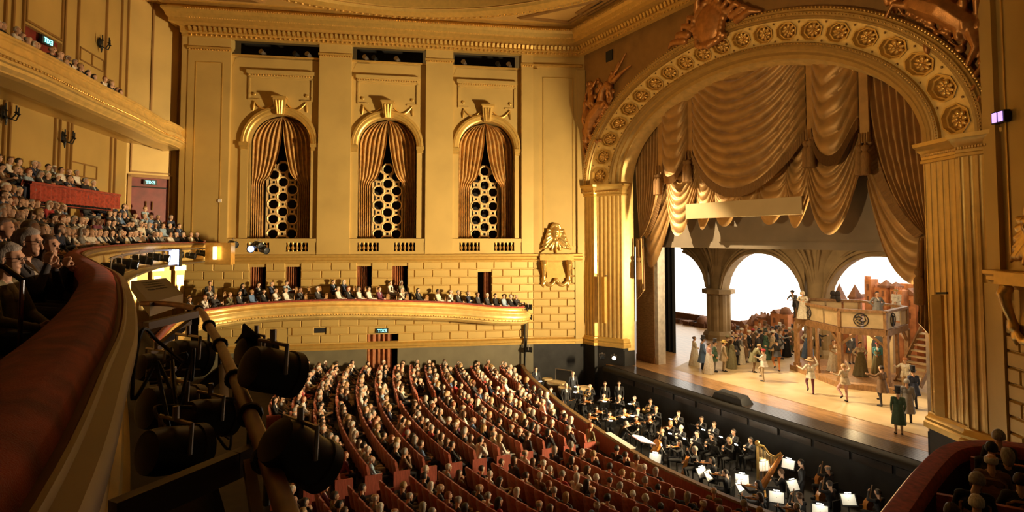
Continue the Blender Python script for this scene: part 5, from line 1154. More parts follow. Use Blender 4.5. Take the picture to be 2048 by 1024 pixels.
# ================================================================== AUDIENCE
def proj(p):
    v = V(p) - CAM; d = v.dot(FW_); return 1024 + 1186 * v.dot(RT) / d, 422 - 1186 * v.dot(UV) / d, d
HCW = ['grey'] * 5 + ['white'] * 5 + ['dark_brown'] * 4 + ['brown'] * 4 + ['blond'] * 3 + ['black'] * 3 + ['red']
TOPW = ['black'] * 11 + ['charcoal'] * 5 + ['white'] * 5 + ['grey'] * 2 + ['navy'] * 3 + ['cream', 'red', 'skyblue', 'olive', 'plum', 'brown', 'blue']
SV = ['lap', 'lap', 'lap2', 'chin', 'crossed', 'tilt', 'lean', 'read', 'lap2']
def rand_person(R):
    hc_ = R.choice(HCW); hs = R.choice(['short', 'short', 'bald', 'curly'] if R.random() < .55 else ['bob', 'long', 'bob', 'bun', 'curly'])
    if hs == 'bald': hc_ = R.choice(['grey', 'white', 'white'])
    top = R.choice(TOPW); return dict(var=R.choice(SV), skin=R.choice([0, 0, 0, 1, 1, 2]) if R.random() < .96 else 3, top=top, bottom=R.choice(['black', 'charcoal', 'navy', 'beige', 'grey']), hs=hs, hc=hc_, shirt=R.choice(['white', 'white', 'skyblue', top, top]))
HN = dict(black='black-haired', dark_brown='dark-haired', brown='brown-haired', blond='blond', grey='grey-haired', white='white-haired', red='red-haired')
def look(d):
    c = {'skyblue': 'light blue', 'plum': 'dark plum'}.get(d['top'], d['top']); h = {'dark_brown': 'dark'}.get(d['hc'], d['hc'])
    if d['hs'] == 'bald': return 'balding person in ' + c
    if d['hs'] in ('long', 'bun'): return 'person with %s in %s' % (('long %s hair' if d['hs'] == 'long' else '%s bun') % h, c)
    return HN[d['hc']] + ' person in ' + c
# ---- stalls seat
def arcback(mb, w=.5, n=6):
    rings = []
    for i in range(n + 1):
        f = i / n * 2 - 1; x = f * w / 2; bow = .05 * f * f; top = 1.07 - .05 * abs(f) ** 3
        rings.append([(x, -.18 + bow, .36), (x, -.30 + bow, top - .05), (x, -.28 + bow, top), (x, -.23 + bow, top), (x, -.2 + bow, top - .05), (x, -.08 + bow, .36)])
    mb.loft(rings, True, True)
mb = MB(); arcback(mb); t_ = mb.build('stalls_seat', SEATRED, None, .8); SEATME = t_.data; bpy.data.objects.remove(t_)
mb = MB(); mb.loft([[(x * .22, y0, z) for x, y0 in ((-1, -.12), (1, -.12), (1, .34), (-1, .34))] for z in (.34, .45)] + [[(x * .2, y0, .48) for x, y0 in ((-1, -.1), (1, -.1), (1, .3), (-1, .3))]], True, True); t_ = mb.build('seat_cushion', SEATRED, None, .8); CUSHME = t_.data; bpy.data.objects.remove(t_)
mb = MB(); mb.box(.245, .29, -.1, .3, .6, .65); mb.box(.255, .28, -.12, .2, .0, .6); t_ = mb.build('armrest', WOOD, None); ARMME = t_.data; bpy.data.objects.remove(t_)
mb = MB(); mb.loft([[(.0, -.3, z0), (.0, .32, z0 * .95), (.05, .32, z0 * .95), (.05, -.3, z0)] for z0 in (0, .68)], True, True); mb.loft([[(.05, -.28 + .15 * i, .04), (.07, -.25 + .15 * i, .04), (.07, -.25 + .15 * i, .62), (.05, -.28 + .15 * i, .62)] for i in range(1)], True); t_ = mb.build('end_panel', SEATSIDE, None); ENDME = t_.data; bpy.data.objects.remove(t_)
def railY(x):
    for p, q in zip(RAIL, RAIL[1:]):
        if p.x <= x <= q.x: return p.y + (q.y - p.y) * (x - p.x) / (q.x - p.x)
    return -5
seats = []
ROWN = {}
for k in range(-1, 15):
    Y0 = -9.55 - 1.04 * k
    for blk, x0, x1, sgn in (('left', -7.0, .75, -1), ('far', -17.5, -8.3, -1), ('right', 2.7, 12.5, 1)):
        n = int((x1 - x0) / .54)
        for i in range(n + 1):
            x = (x1 - i * .54) if sgn < 0 else (x0 + i * .54); y = Y0 + .0121 * x * x; z = ofl(y)
            if y > railY(x) - .75 or x < -13.8 - (-3.84 - y) * .324 + 1.0: continue
            px, py, d = proj((x, y, z + 1.1))
            if not (548 < px < 1760 and 690 < py < 1075): continue
            seats.append((d, k + 1, blk, i, n, x, y, z))
seats.sort(); R = random.Random(11); stuffS = []; cnt = 0
AUD = []
def listener(d, rp, loc, dirv, label, group, reg, sc=1., seat=None): AUD.append((d, len(AUD), rp, loc, dirv, label, group, reg, sc, seat))
BLK = dict(left='left of aisle', right='right of aisle', far='beyond far aisle')
for d, row, blk, i, n, x, y, z in seats:
    dirv = V((-x * .9, 6 - y)).normalized(); rz = atan2(dirv.y, dirv.x) - pi / 2; occ = R.random() < .84; rp = rand_person(R)
    where = '%s row from pit, %s %s' % (ordn(row), ordn(i), BLK[blk]); jx = R.uniform(-.03, .03)
    if cnt < 300:
        o = bpy.data.objects.new('stalls_seat', SEATME); col.objects.link(o); o.location = (x, y, z); o.rotation_euler = (0, 0, rz); tag(o, 'rust-red stalls seat, ' + where, 'seat', 'stalls seats'); cnt += 1
        kids = [('seat_cushion', CUSHME, 0), ('armrest', ARMME, 0)] + ([('end_panel', ENDME, -1 if blk == 'right' else 1)] if i == 0 else [])
        for nm, me, e in kids:
            c = bpy.data.objects.new(nm, me); col.objects.link(c); c.parent = o
            if e: c.location = (.27 * e - (.03 if e < 0 else 0), 0, 0)
    else: stuffS.append((V((x, y, z)), rz))
    if occ:
        lz = R.uniform(-.04, .05); loc = V((x + jx, y + .1, z - .08 + lz))
        listener(d, rp, loc, dirv + V((R.uniform(-.12, .12), 0)), look(rp) + ', ' + where, 'stalls audience', 'stalls', R.uniform(.9, 1.0))
mb = MB()
for p, rz in stuffS:
    mb.M = Matrix.Translation(p) @ Matrix.Rotation(rz, 4, 'Z'); arcback(mb, .5, 4); mb.box(-.22, .22, -.1, .3, .36, .46)
if stuffS: tag(mb.build('far_stalls_seats', SEATRED, None, .8), 'rust-red seat rows at the far end of the stalls', 'seats', None, 'stuff')

# ---- balcony at the viewer's level
def walk(path, step):
    out = []; acc = 0.
    for p, q in zip(path, path[1:]):
        d = q - p; L = d.length
        if L < 1e-6: continue
        d /= L
        while acc < L: out.append((p + d * acc, V((-d.y, d.x)))); acc += step
        acc -= L
    return out
nP = (PP[1] - PP[0]).normalized(); nP = V((-nP.y, nP.x))
mb = MB(); arcback(mb, .48, 4); mb.box(-.22, .22, -.12, .32, .0, .46); t_ = mb.build('balcony_chair', SEATRED, None, .8); BSEAT = t_.data; bpy.data.objects.remove(t_)
R = random.Random(5); TRf = [p for p in TR if p.x < 12.7]
def seat_at(loc, rz, label, group, name='balcony_chair', me=None):
    o = bpy.data.objects.new(name, me or BSEAT); col.objects.link(o); o.location = loc; o.rotation_euler = (0, 0, rz); return tag(o, label, 'seat', group)
npb = 0
for row in range(6):
    j = 0
    for p, n in walk(TRf, .57 + .01 * row):
        q = p - n * (1.0 + .78 * row); z = zt(p.x) - .8 + .52 * row
        if (q - K).dot(nB) < .75 or (q - K).dot(nD) < .5 or (q - A).dot(nF) < .9: continue
        if q.x > -13.6 and (q - PP[0]).dot(nP) < .45: continue
        px, py, d = proj((q.x, q.y, z + 1.18))
        if not (-25 < px < 480 and 280 < py < 640): continue
        rp = rand_person(R); dirv = V((2 - q.x, 5 - q.y)).normalized() + V((R.uniform(-.15, .15), R.uniform(-.1, .1))); j += 1
        if R.random() > .95: continue
        where = '%s balcony row, %s from the pilaster end' % (ordn(row), ordn(j - 1))
        listener(d, rp, V((q.x, q.y + .08, z)), dirv, look(rp) + ', ' + where, 'balcony audience', 'balcony', R.uniform(.95, 1.05), 'dark red balcony chair, ' + where); npb += 1
for row in range(2):
    j = 0
    for p, n in walk([PP[0], PP[-1] + (PP[-1] - PP[0]).normalized() * 6], .6):
        q = p - n * (.65 + .75 * row); z = 11.0 + .5 * row; px, py, d = proj((q.x, q.y, z + 1.18)); j += 1
        if q.x < -13.4 or not (-25 < px < 300): continue
        rp = rand_person(R); dirv = V((2 - q.x, 5 - q.y)).normalized(); where = '%s row behind red drape, %s from its right end' % (ordn(row), ordn(j - 1))
        listener(d, rp, V((q.x, q.y + .08, z)), dirv, look(rp) + ', ' + where, 'rear balcony audience', 'balcony', R.uniform(.95, 1.05), 'dark red balcony chair, ' + where)
# three listeners close to the camera
def headplace(var, px, py, dist):    # where a seated figure must stand for its head to be there
    d = FW_ + RT * ((px - 1024) / 1186) + UV * ((422 - py) / 1186); return CAM + d * dist - V((0, 0, VARS[var][2]['h'].z * 1.12))
def glasses(var):
    def fn(mb, H):
        h, f, r, u = H['h'], H['f'], H['r'], H['u']
        for q in (-1, 1): mb.tube([h + f * .104 + r * (q * .032 + .024 * cos(a)) + u * (.01 + .017 * sin(a)) for a in arc(0, 2 * pi, 14)], .002, 5, False); mb.tube([h + f * .102 + r * q * .062 + u * .015, h - f * .01 + r * q * .085 + u * .018], .002, 5)
        mb.tube([h + f * .106 - r * .01 + u * .012, h + f * .106 + r * .01 + u * .012], .002, 5)
    return fn
for var, px, py, dist, hs, hc_, top, lab, gl in (('near_glasses', 22, 520, 5.5, 'curly', 'grey', 'olive', 'grey-haired listener with glasses and patterned olive jacket at the left edge', 1), ('near_hand', 38, 486, 6.3, 'curly', 'grey', 'charcoal', 'tousled grey-haired listener with glasses holding both hands to the chin', 1), ('near_hand_f', 74, 494, 7.1, 'bob', 'brown', 'black', 'brown-haired listener in black with clasped hands raised to the mouth', 0)):
    loc = headplace(var, px, py, dist); o = person(var, loc, (.25, 1.), 0, top, 'charcoal', hs, hc_, lab, 'foreground listeners', 'cream')
    if gl: wear(o, var, 'glasses', 'gl', glasses(var), FIX)
    seat_at(loc, -.2, 'dark seat under the ' + ('listener at the left edge' if px < 30 else 'tousled listener' if px < 50 else 'listener with raised hands'), 'balcony chairs')
hr = empty('aisle_handrail', atz(125 / 1.0, 640, 8.6), 'short pale handrail post beside the foreground listeners', 'handrail')
mb = MB(); b_ = CAM + (FW_ + RT * ((43 - 1024) / 1186) + UV * ((422 - 590) / 1186)) * 3.2; mb.tube([(b_.x, b_.y, b_.z - .3), (b_.x, b_.y, b_.z + .08)], .011, 8); mb.build('post', CHROME, hr)
mb = MB(); mb.tube([(b_.x, b_.y, b_.z + .08), (b_.x - .1, b_.y - .1, b_.z + .15), (b_.x - .5, b_.y - .5, b_.z + .2)], .014, 8); mb.build('handle', FIX, hr)
# ---- upper balcony
R = random.Random(9)
for row in range(2):
    j = 0
    for p, n in walk([q for q in UB if q.x > -17.5], .6):
        q = p - n * (.95 + .8 * row); z = 16.0 + .5 * row; px, py, d = proj((q.x, q.y, z + 1.18)); j += 1
        if not (-25 < px < 250): continue
        if R.random() > .9: continue
        rp = rand_person(R); rp['var'] = R.choice(['lap', 'lean', 'lap2']); dirv = V((2 - q.x, 5 - q.y)).normalized(); where = '%s upper balcony row, %s from its right end' % (ordn(row), ordn(j - 1))
        listener(d, rp, V((q.x, q.y, z)), dirv, look(rp) + ', ' + where, 'upper balcony audience', 'upper')
# ---- boxes
R = random.Random(21); BTPz = list(zip(BTP, BTZ))
def btz(q): return min(BTPz, key=lambda t: (t[0] - q).length)[1]
mb = MB(); mb.tube([(-.2, -.2, .0), (-.2, -.2, .95), (-.1, -.22, 1.02), (.1, -.22, 1.02), (.2, -.2, .95), (.2, -.2, 0)], .025, 6); mb.box(-.21, .21, -.2, .24, .4, .46); 
for s in (-1, 1): mb.tube([(s * .19, .2, 0), (s * .19, .2, .42)], .022, 6)
mb.ball((0, -.2, .78), (.17, .03, .2), 12, 8); t_ = mb.build('box_chair', WOOD, None, .8); BCH = t_.data; bpy.data.objects.remove(t_)
for row in range(2):
    j = 0
    for p, n in walk([q for q in BTP if -24.6 < q.y < -4.9], .64 + .1 * row):
        q = p - n * (.5 + .62 * row); zr = btz(p); z = zr - .66 + .4 * row
        if (q - A).dot(nF) < .5 and q.y > -25: continue
        j += 1; dirv = V((3 - q.x, 6 - q.y)).normalized(); where = '%s box row, %s from the stage end' % (('front', 'rear')[row], ordn(j - 1))
        o = seat_at((q.x, q.y, z), atan2(dirv.y, dirv.x) - pi / 2, 'small wooden box chair, ' + where, 'box chairs', 'box_chair', BCH)
        if R.random() > (.78 if row == 0 else .62): continue
        rp = rand_person(R); person(rp['var'], (q.x, q.y, z), dirv, rp['skin'], rp['top'], rp['bottom'], rp['hs'], rp['hc'], look(rp) + ', ' + where, 'box audience', rp['shirt'])
q = BTP[0]; ush = MF @ V((1.9, 1.3, 0)); person('stand', (ush.x, ush.y, 5.0), (1, .4), 1, 'black', 'charcoal', 'short', 'dark_brown', 'standing usher in white shirt and dark waistcoat at the back of the boxes', 'ushers', 'white')
# near box at lower right
for i, (px, py, hs, hc_, top, var) in enumerate(((1996, 872, 'curly', 'grey', 'charcoal', 'lap'), (2012, 906, 'bob', 'grey', 'black', 'lap2'), (1985, 903, 'short', 'black', 'black', 'lean'), (1981, 919, 'bald', 'white', 'brown', 'lap'), (1946, 957, 'curly', 'grey', 'black', 'tilt'), (1952, 1003, 'short', 'white', 'black', 'lap'), (1903, 1020, 'short', 'dark_brown', 'black', 'lap'), (2040, 960, 'short', 'dark_brown', 'black', 'crossed'))):
    h_ = atz(px, py, 5.42); q = V((h_.x, h_.y, 5.42 - 1.32)); dirv = (-.55, 1)
    seat_at(q, atan2(1, -.55) - pi / 2, 'dark chair of the %s' % ['curly-haired guest farthest back in the near box', 'bob-haired guest in the near box', 'black-haired guest in the near box', 'bald guest in the near box', 'curly guest at the near box rail', 'white-haired guest in the near box', 'guest at the bottom edge of the near box', 'guest at the right edge of the near box'][i], 'near box chairs', 'box_chair', BCH)
    person(var, q, dirv, 0, top, 'charcoal', hs, hc_, ['curly grey-haired guest farthest back in the near box', 'grey bob-haired guest seen from behind in the near box', 'black-haired guest leaning forward in the near box', 'balding white-haired guest seen from behind in the near box', 'curly grey-haired guest beside the near box rail', 'short white-haired guest in the front of the near box', 'dark-haired guest at the bottom edge of the near box', 'dark-haired guest at the right edge of the near box'][i], 'near box guests')
# the nearest listeners are objects of their own, the others are joined by place
AUD.sort(key=lambda t: t[:2]); NIND = 165; stuffP = {}
for k, (d, _, rp, loc, dirv, label, group, reg, sc, seat) in enumerate(AUD):
    rz = atan2(dirv[1], dirv[0]) - pi / 2
    if k < NIND:
        person(rp['var'], loc, dirv, rp['skin'], rp['top'], rp['bottom'], rp['hs'], rp['hc'], label, group, rp['shirt'], sc)
        if seat: seat_at(loc, rz, seat, 'balcony chairs')
    else: stuffP.setdefault(reg, []).append((rp, loc, rz, seat))
def lowpoly(meshes, ratio):
    obs = []
    for me in meshes:
        o = bpy.data.objects.new('tmp', me); col.objects.link(o); m = o.modifiers.new('d', 'DECIMATE'); m.ratio = ratio; obs.append(o)
    dg = bpy.context.evaluated_depsgraph_get(); out = [bpy.data.meshes.new_from_object(o.evaluated_get(dg)) for o in obs]
    for o in obs: bpy.data.objects.remove(o)
    return out
uv = sorted(set(SV)); lowm = dict(zip(uv, lowpoly([VARS[v][4] for v in uv], .1)))
def arrs(me):
    n = len(me.vertices); c = np.empty(n * 3); me.vertices.foreach_get('co', c); return c.reshape(-1, 3), [tuple(p.vertices) for p in me.polygons], [p.material_index for p in me.polygons]
LOWA = {v: arrs(m) for v, m in lowm.items()}; HA = {}
pal = SKINS + list(CL.values()) + list(HR.values()) + [EYE]; pidx = {m.name: i for i, m in enumerate(pal)}
for reg, lst in stuffP.items():
    nm_, lb_ = dict(stalls=('far_stalls_audience', 'rows of seated listeners at the far end of the stalls by the grey wall'), balcony=('balcony_audience', 'rows of farther listeners seated in the balcony on the left'), upper=('upper_balcony_audience', 'listeners behind the gilded front of the upper balcony'))[reg]
    vs_, fs_, ms_ = [], [], []; base = 0
    for rp, loc, rz, seat in lst:
        c, f, mi = LOWA[rp['var']]; sl = [pidx[SKINS[rp['skin']].name], pidx[CL[rp['top']].name], pidx[CL[rp['bottom']].name], pidx[CL['black'].name], pidx[CL[rp['shirt']].name], pidx[EYE.name]]
        hk = (rp['var'], rp['hs'])
        if hk not in HA: HA[hk] = arrs(hair_mesh(*hk))
        ca, sa = cos(rz), sin(rz); Rm = np.array([[ca, sa, 0], [-sa, ca, 0], [0, 0, 1]])
        for (cc, ff, mm, hm) in ((c, f, mi, None), (*HA[hk], pidx[HR[rp['hc']].name])):
            vs_.append(cc @ Rm * 1.12 + np.array(loc)); fs_ += [tuple(base + q for q in t) for t in ff]; ms_ += [sl[m] if hm is None else hm for m in mm]; base += len(cc)
    if vs_:
        me = bpy.data.meshes.new(nm_); me.from_pydata(np.concatenate(vs_).tolist(), [], fs_); [me.materials.append(m) for m in pal]; me.polygons.foreach_set('material_index', ms_); me.polygons.foreach_set('use_smooth', [True] * len(fs_)); me.update()
        o = bpy.data.objects.new(nm_, me); col.objects.link(o); tag(o, lb_, 'audience', None, 'stuff')

    if reg == 'balcony':
        mb = MB()
        for rp, loc, rz, seat in lst: mb.M = Matrix.Translation(loc) @ Matrix.Rotation(rz, 4, 'Z'); arcback(mb, .48, 4)
        tag(mb.build('balcony_seat_rows', SEATRED, None, .8), 'dark red seat rows of the farther balcony audience', 'seats', None, 'stuff')
# ================================================================== ORCHESTRA
PF = -1.1
def once(name, fn, m, sm=.8):
    if name not in PARTC: mb = MB(); fn(mb); t = mb.build(name, m, None, sm); PARTC[name] = t.data; bpy.data.objects.remove(t)
    return PARTC[name]
def inst(name, key, fn, m, loc, rz, label, cat, kids=(), group='pit instruments', sc=1.):
    o = bpy.data.objects.new(name, once(key, fn, m)); col.objects.link(o); o.location = loc; o.rotation_euler = (0, 0, rz); o.scale = (sc * 1.12,) * 3
    for kn, kk, kf, km in kids: c = bpy.data.objects.new(kn, once(kk, kf, km)); col.objects.link(c); c.parent = o
    return tag(o, label, cat, group)
def fiddle_body(a, b, L, w, t, nrm):
    def fn(mb):
        A_ = V(a); ax = (V(b) - A_).normalized(); n = V(nrm); n = (n - ax * n.dot(ax)).normalized(); s = ax.cross(n); out = []
        prof = [(0, .3), (.06, .75), (.18, 1.0), (.34, .85), (.46, .62), (.55, .6), (.68, .8), (.84, .78), (.95, .5), (1, .2)]
        pts = [(p, q) for p, q in prof] + [(p, -q) for p, q in reversed(prof)]
        mb.loft([[A_ + ax * p * L + s * q * w / 2 + n * d * (1 if abs(q) > .01 else 1) for p, q in pts] for d in (-t / 2, t / 2)], True, True)
    return fn
def bar_fn(*segs): return lambda mb: [mb.tube(s[0], s[1], 6) for s in segs]
va, vb = (-.05, .1, 1.05), (-.29, .5, 1.08); ca, cb = (.0, .5, .18), (-.08, .22, 1.2)
def lerp3(a, b, t): return tuple(x + (y - x) * t for x, y in zip(a, b))
VK = [('neck', 'vneck', bar_fn(([lerp3(va, vb, .7), lerp3(va, vb, 1.25)], .013)), SETWOOD), ('bow', 'vbow', bar_fn(([(.24, .34, 1.0), (-.4, .3, 1.16)], .008)), SETWOOD)]
CK = [('neck', 'cneck', bar_fn(([lerp3(ca, cb, .68), lerp3(ca, cb, 1.2)], .02), ([lerp3(ca, cb, -.3), ca], .01)), SETWOOD), ('bow', 'cbow', bar_fn(([(.42, .42, .62), (-.28, .5, .68)], .009)), SETWOOD)]
def horn_fn(mb):
    mb.tube([(.02 + .13 * cos(a), .33, .86 + .13 * sin(a)) for a in arc(0, 2 * pi, 16)], .02, 8, False); mb.tube([(.08, .3, .76), (.2, .2, .7), (.3, .05, .68)], [.025, .05, .15], 10); mb.tube([(0, .12, 1.08), (.0, .33, .98)], .012, 6)
MUS = [ # px, py, kind, hair style, hair colour, skin
 (1072, 738, 'P', 'short', 'dark_brown', 0), (1102, 779, 'w', 'short', 'brown', 0), (1132, 771, 'P', 'short', 'grey', 0), (1146, 747, 'P', 'bald', 'grey', 0), (1156, 774, 'h', 'short', 'brown', 1), (1180, 773, 'h', 'bald', 'grey', 0), (1210, 768, 'P', 'short', 'brown', 0), (1238, 767, 'P', 'short', 'dark_brown', 0),
 (1131, 796, 'v', 'short', 'dark_brown', 1), (1168, 797, 'v', 'bob', 'brown', 0), (1207, 792, 'v', 'bald', 'grey', 0), (1239, 795, 'w', 'short', 'white', 0), (1269, 797, 'h', 'short', 'grey', 0), (1301, 803, 'h', 'short', 'brown', 0), (1312, 818, 'w', 'short', 'blond', 0),
 (1177, 829, 'v', 'short', 'black', 1), (1218, 828, 'v', 'bob', 'dark_brown', 1), (1191, 817, 'v', 'long', 'black', 0), (1248, 822, 'v', 'bald', 'brown', 1), (1276, 820, 'w', 'short', 'red', 0), (1271, 837, 'v', 'long', 'brown', 0), (1298, 834, 'v', 'bob', 'brown', 0),
 (1357, 827, 'h', 'short', 'brown', 0), (1340, 846, 'v', 'long', 'blond', 0), (1325, 863, 'c', 'bald', 'grey', 1), (1362, 856, 'w', 'short', 'white', 0), (1403, 838, 'w', 'short', 'dark_brown', 1), (1428, 849, 'w', 'short', 'brown', 1), (1394, 867, 'w', 'short', 'black', 0), (1423, 873, 'w', 'bob', 'dark_brown', 0), (1359, 886, 'v', 'long', 'dark_brown', 1), (1391, 900, 'c', 'curly', 'grey', 1), (1458, 881, 'w', 'bob', 'blond', 0),
 (1467, 864, 'w', 'short', 'dark_brown', 2), (1501, 880, 'w', 'short', 'black', 2), (1562, 945, 'H', 'short', 'brown', 0), (1603, 926, 'P', 'short', 'black', 0), (1657, 938, 'c', 'bald', 'grey', 1), (1661, 970, 'c', 'short', 'dark_brown', 1), (1758, 987, 'c', 'short', 'dark_brown', 1), (1601, 995, 'c', 'curly', 'brown', 1), (1596, 1014, 'v', 'short', 'grey', 0), (1518, 968, 'v', 'long', 'black', 1), (1521, 993, 'v', 'bob', 'brown', 0), (1452, 945, 'v', 'short', 'dark_brown', 0), (1425, 920, 'v', 'bob', 'black', 1)]
hcond = atz(1252, 848, .96); CPOS = V((hcond.x - .06, hcond.y - .32, -.75))
mb = MB(); mb.box(CPOS.x - .6, CPOS.x + .6, CPOS.y - .6, CPOS.y + .7, PF, -.75); tag(mb.build('conductor_podium', PITBLACK, None, .3, loc=(CPOS.x, CPOS.y, PF)), 'black podium under the conductor', 'podium')
person('conduct', CPOS, (.2, 1), 0, 'black', 'black', 'short', 'grey', 'grey-haired conductor in black bending over the score, back to the stalls', 'conductor')
DESC = dict(v='violinist', c='cellist', w='wind player', h='horn player', P='percussionist', H='harpist')
order = sorted(range(len(MUS)), key=lambda i: MUS[i][0]); rank = {}
for kd in DESC:
    for j, i in enumerate([i for i in order if MUS[i][2] == kd]): rank[i] = j
R = random.Random(3)
mb = MB(); mb.box(-.2, .2, -.2, .2, .4, .45); mb.box(-.2, .2, -.22, -.18, .45, .85)
for x in (-.18, .18):
    for y in (-.18, .18): mb.box(x - .015, x + .015, y - .015, y + .015, 0, .4)
t_ = mb.build('orchestra_chair', BLACKM, None); OCH = t_.data; bpy.data.objects.remove(t_)
def stand_desk(mb): mb.M = Matrix.Translation((0, 0, 1.0)) @ Matrix.Rotation(.5, 4, 'X'); mb.box(-.27, .27, -.012, .0, -.2, .2); mb.box(-.27, .27, -.012, .05, -.21, -.2); mb.M = None
def stand_pole(mb):
    mb.tube([(0, .0, .05), (0, 0, 1.0)], .016, 6)
    for a in (0, 2.1, 4.2): mb.tube([(0, 0, .25), (.26 * cos(a), .26 * sin(a), .01)], .01, 5)
def stand_paper(mb): mb.M = Matrix.Translation((0, 0, 1.0)) @ Matrix.Rotation(.5, 4, 'X'); mb.box(-.23, .23, .001, .006, -.17, .17); mb.M = None
def stand_lamp(mb): mb.M = Matrix.Translation((0, 0, 1.0)) @ Matrix.Rotation(.5, 4, 'X'); mb.box(-.1, .1, .03, .06, .2, .22); mb.tube([(0, 0, .2), (0, .05, .22)], .008, 5); mb.M = None
nst = 0
def music_stand(loc, rz, label, lit=0., sc=1.):
    o = empty('music_stand', loc, label, 'music stand', 'music stands', rz); o.scale = (sc,) * 3
    for kn, fn, m in (('desk', stand_desk, BLACKM), ('tripod', stand_pole, FIX), ('sheet_music', stand_paper, PAPER), ('stand_lamp', stand_lamp, LAMPGLOW if lit else FIX)):
        c = bpy.data.objects.new(kn, once('st_' + kn + str(bool(lit)), fn, m, .4)); col.objects.link(c); c.parent = o
    if lit:
        l = bpy.data.lights.new('stand_lamp_light', 'POINT'); l.energy = lit; l.color = (1, .9, .68); l.shadow_soft_size = .05; lo = bpy.data.objects.new('stand_lamp_light', l); col.objects.link(lo); lo.parent = o; lo.location = (0, .3, 1.32)
    return o
for i, (px, py, kd, hs, hc_, sk) in enumerate(MUS):
    var = dict(v='fiddle', c='cello', w='wind', h='wind', P='stand', H='wind')[kd]; zf = PF
    hz = zf + VARS[var][2]['h'].z * 1.12
    if px < 1185 and py < 780: zf += .45; hz += .45
    h_ = atz(px, py, hz); loc = V((h_.x, min(h_.y, -.75), zf))
    if (loc.xy - B).dot(nS) < .5: loc.x += .6
    dv = (CPOS - loc); dv.z = 0; dv.normalize(); 
    if kd in 'wh': dv = (dv + V((.2, -.8, 0))).normalized()
    if kd == 'c' and px > 1500: dv = V((-.9, .1, 0))
    rz = atan2(dv.y, dv.x) - pi / 2
    nm = '%s %s in black, %s %s from the left in the pit' % (('balding' if hs == 'bald' else HN[hc_]), DESC[kd], ordn(rank[i]), DESC[kd])
    person(var, loc, dv, sk, 'black', 'black', hs, hc_, nm, 'pit musicians', 'white' if hs in ('short', 'bald', 'curly') else 'black')
    if kd != 'P': o = bpy.data.objects.new('orchestra_chair', OCH); col.objects.link(o); o.location = loc - dv * .05; o.rotation_euler = (0, 0, rz); tag(o, 'black orchestra chair of the %s %s from the left' % (ordn(rank[i]), DESC[kd]), 'chair', 'orchestra chairs')
    wl_ = 'the %s %s from the left' % (ordn(rank[i]), DESC[kd])
    if kd == 'v': inst('violin', 'vbody', fiddle_body(va, vb, .36, .21, .05, (.3, .2, 1)), VIOLW, loc, rz, 'orange-brown violin held by ' + wl_, 'violin', VK)
    elif kd == 'c': inst('cello', 'cbody', fiddle_body(ca, cb, .76, .46, .14, (0, 1, .2)), VIOLW, loc, rz, 'glossy brown cello held by ' + wl_, 'cello', CK)
    elif kd == 'w': inst('clarinet', 'wtube', bar_fn(([(0, .1, 1.1), (-.01, .36, .84), (0, .46, .7)], [.009, .014, .032])), BLACKM if i % 2 else VIOLW, loc, rz, 'woodwind instrument played by ' + wl_, 'woodwind', [('keys', 'wkeys', bar_fn(([(.016, .22, .98), (.016, .38, .8)], .006)), CHROME)])
    elif kd == 'h': inst('french_horn', 'horn', horn_fn, BRASS, loc, rz, 'coiled brass horn played by ' + wl_, 'horn', [('mouthpiece', 'hmp', bar_fn(([(0, .1, 1.1), (0, .14, 1.06)], .014)), CHROME)])
    if kd in 'vwh' and (i % 2 == 0 or kd == 'w') or kd == 'P' and i < 4:
        q = loc + dv * .75; q.z = zf; music_stand(q, rz + pi, 'music stand with white sheets in front of ' + wl_, 9.0 if i % 3 < 2 else 0)
# brightly lit desks along the stalls rail and by the harp
for j, (px, py, a, lab) in enumerate(((1310, 908, .3, 'beside the front cellist near the rail'), (1404, 936, 1.3, 'tall sheet seen edge-on near the middle of the pit'), (1484, 950, .55, 'in front of the harp, facing the stalls'), (1553, 985, .5, 'just right of the rail below the harp'), (1586, 962, 1.2, 'narrow desk beside the harpist'), (1697, 990, .9, 'between the right-hand cellists'), (1528, 924, 1.0, 'left page behind the harp strings'), (1576, 920, .2, 'right page behind the harp strings'), (1380, 985, .4, 'at the rail below the cellos'), (1640, 1012, .5, 'at the bottom edge near the right-hand cellos'))):
    q = atz(px, py, .15); tc_ = CAM - q; music_stand((q.x, q.y, PF), atan2(tc_.y, tc_.x) - pi / 2 + (a - .5) * 1.1, 'brightly lit white music desk ' + lab, 7, 1.08)
q = atz(1283, 876, .05)
o = empty('conductor_desk', (q.x, q.y, PF), 'conductor\'s broad desk with open white score edged in pink', 'desk')
dM = Matrix.Translation((q.x, q.y, .02)) @ Matrix.Rotation(-.15, 4, 'Z') @ Matrix.Rotation(-.25, 4, 'X')
mb = MB(dM); mb.box(-.62, .62, -.45, .45, -.05, -.02); mb.build('desk_top', BLACKM, o); mb = MB(dM); mb.box(-.58, .58, -.4, .4, -.02, .0); mb.build('score_cover', PINKP, o)
for s in (-1, 1): mb = MB(dM); mb.box(*sorted((s * .005, s * .53)), -.35, .37, 0, .015); mb.build('score_page', PAPER, o)
mb = MB(); mb.tube([(q.x, q.y, PF), (q.x, q.y, .0)], .05, 8); mb.build('pillar', FIX, o)
spot('desk_lamp_light', (q.x + .1, q.y + .1, 1.0), (q.x, q.y, 0), 60, (1, .92, .75), 80, .5, .05)
# strip of white paper on the rail by the conductor
p_, q_ = atz(1212, 866, .98), atz(1262, 898, .98); mb = MB(); mb.bar((p_.x, p_.y + .1, .985), (q_.x, q_.y + .1, .985), .28, .02); tag(mb.build('programme_sheets', PAPER, None, .3, loc=(p_.x, p_.y, .98)), 'white sheets lying along the pit rail behind the conductor', 'paper')
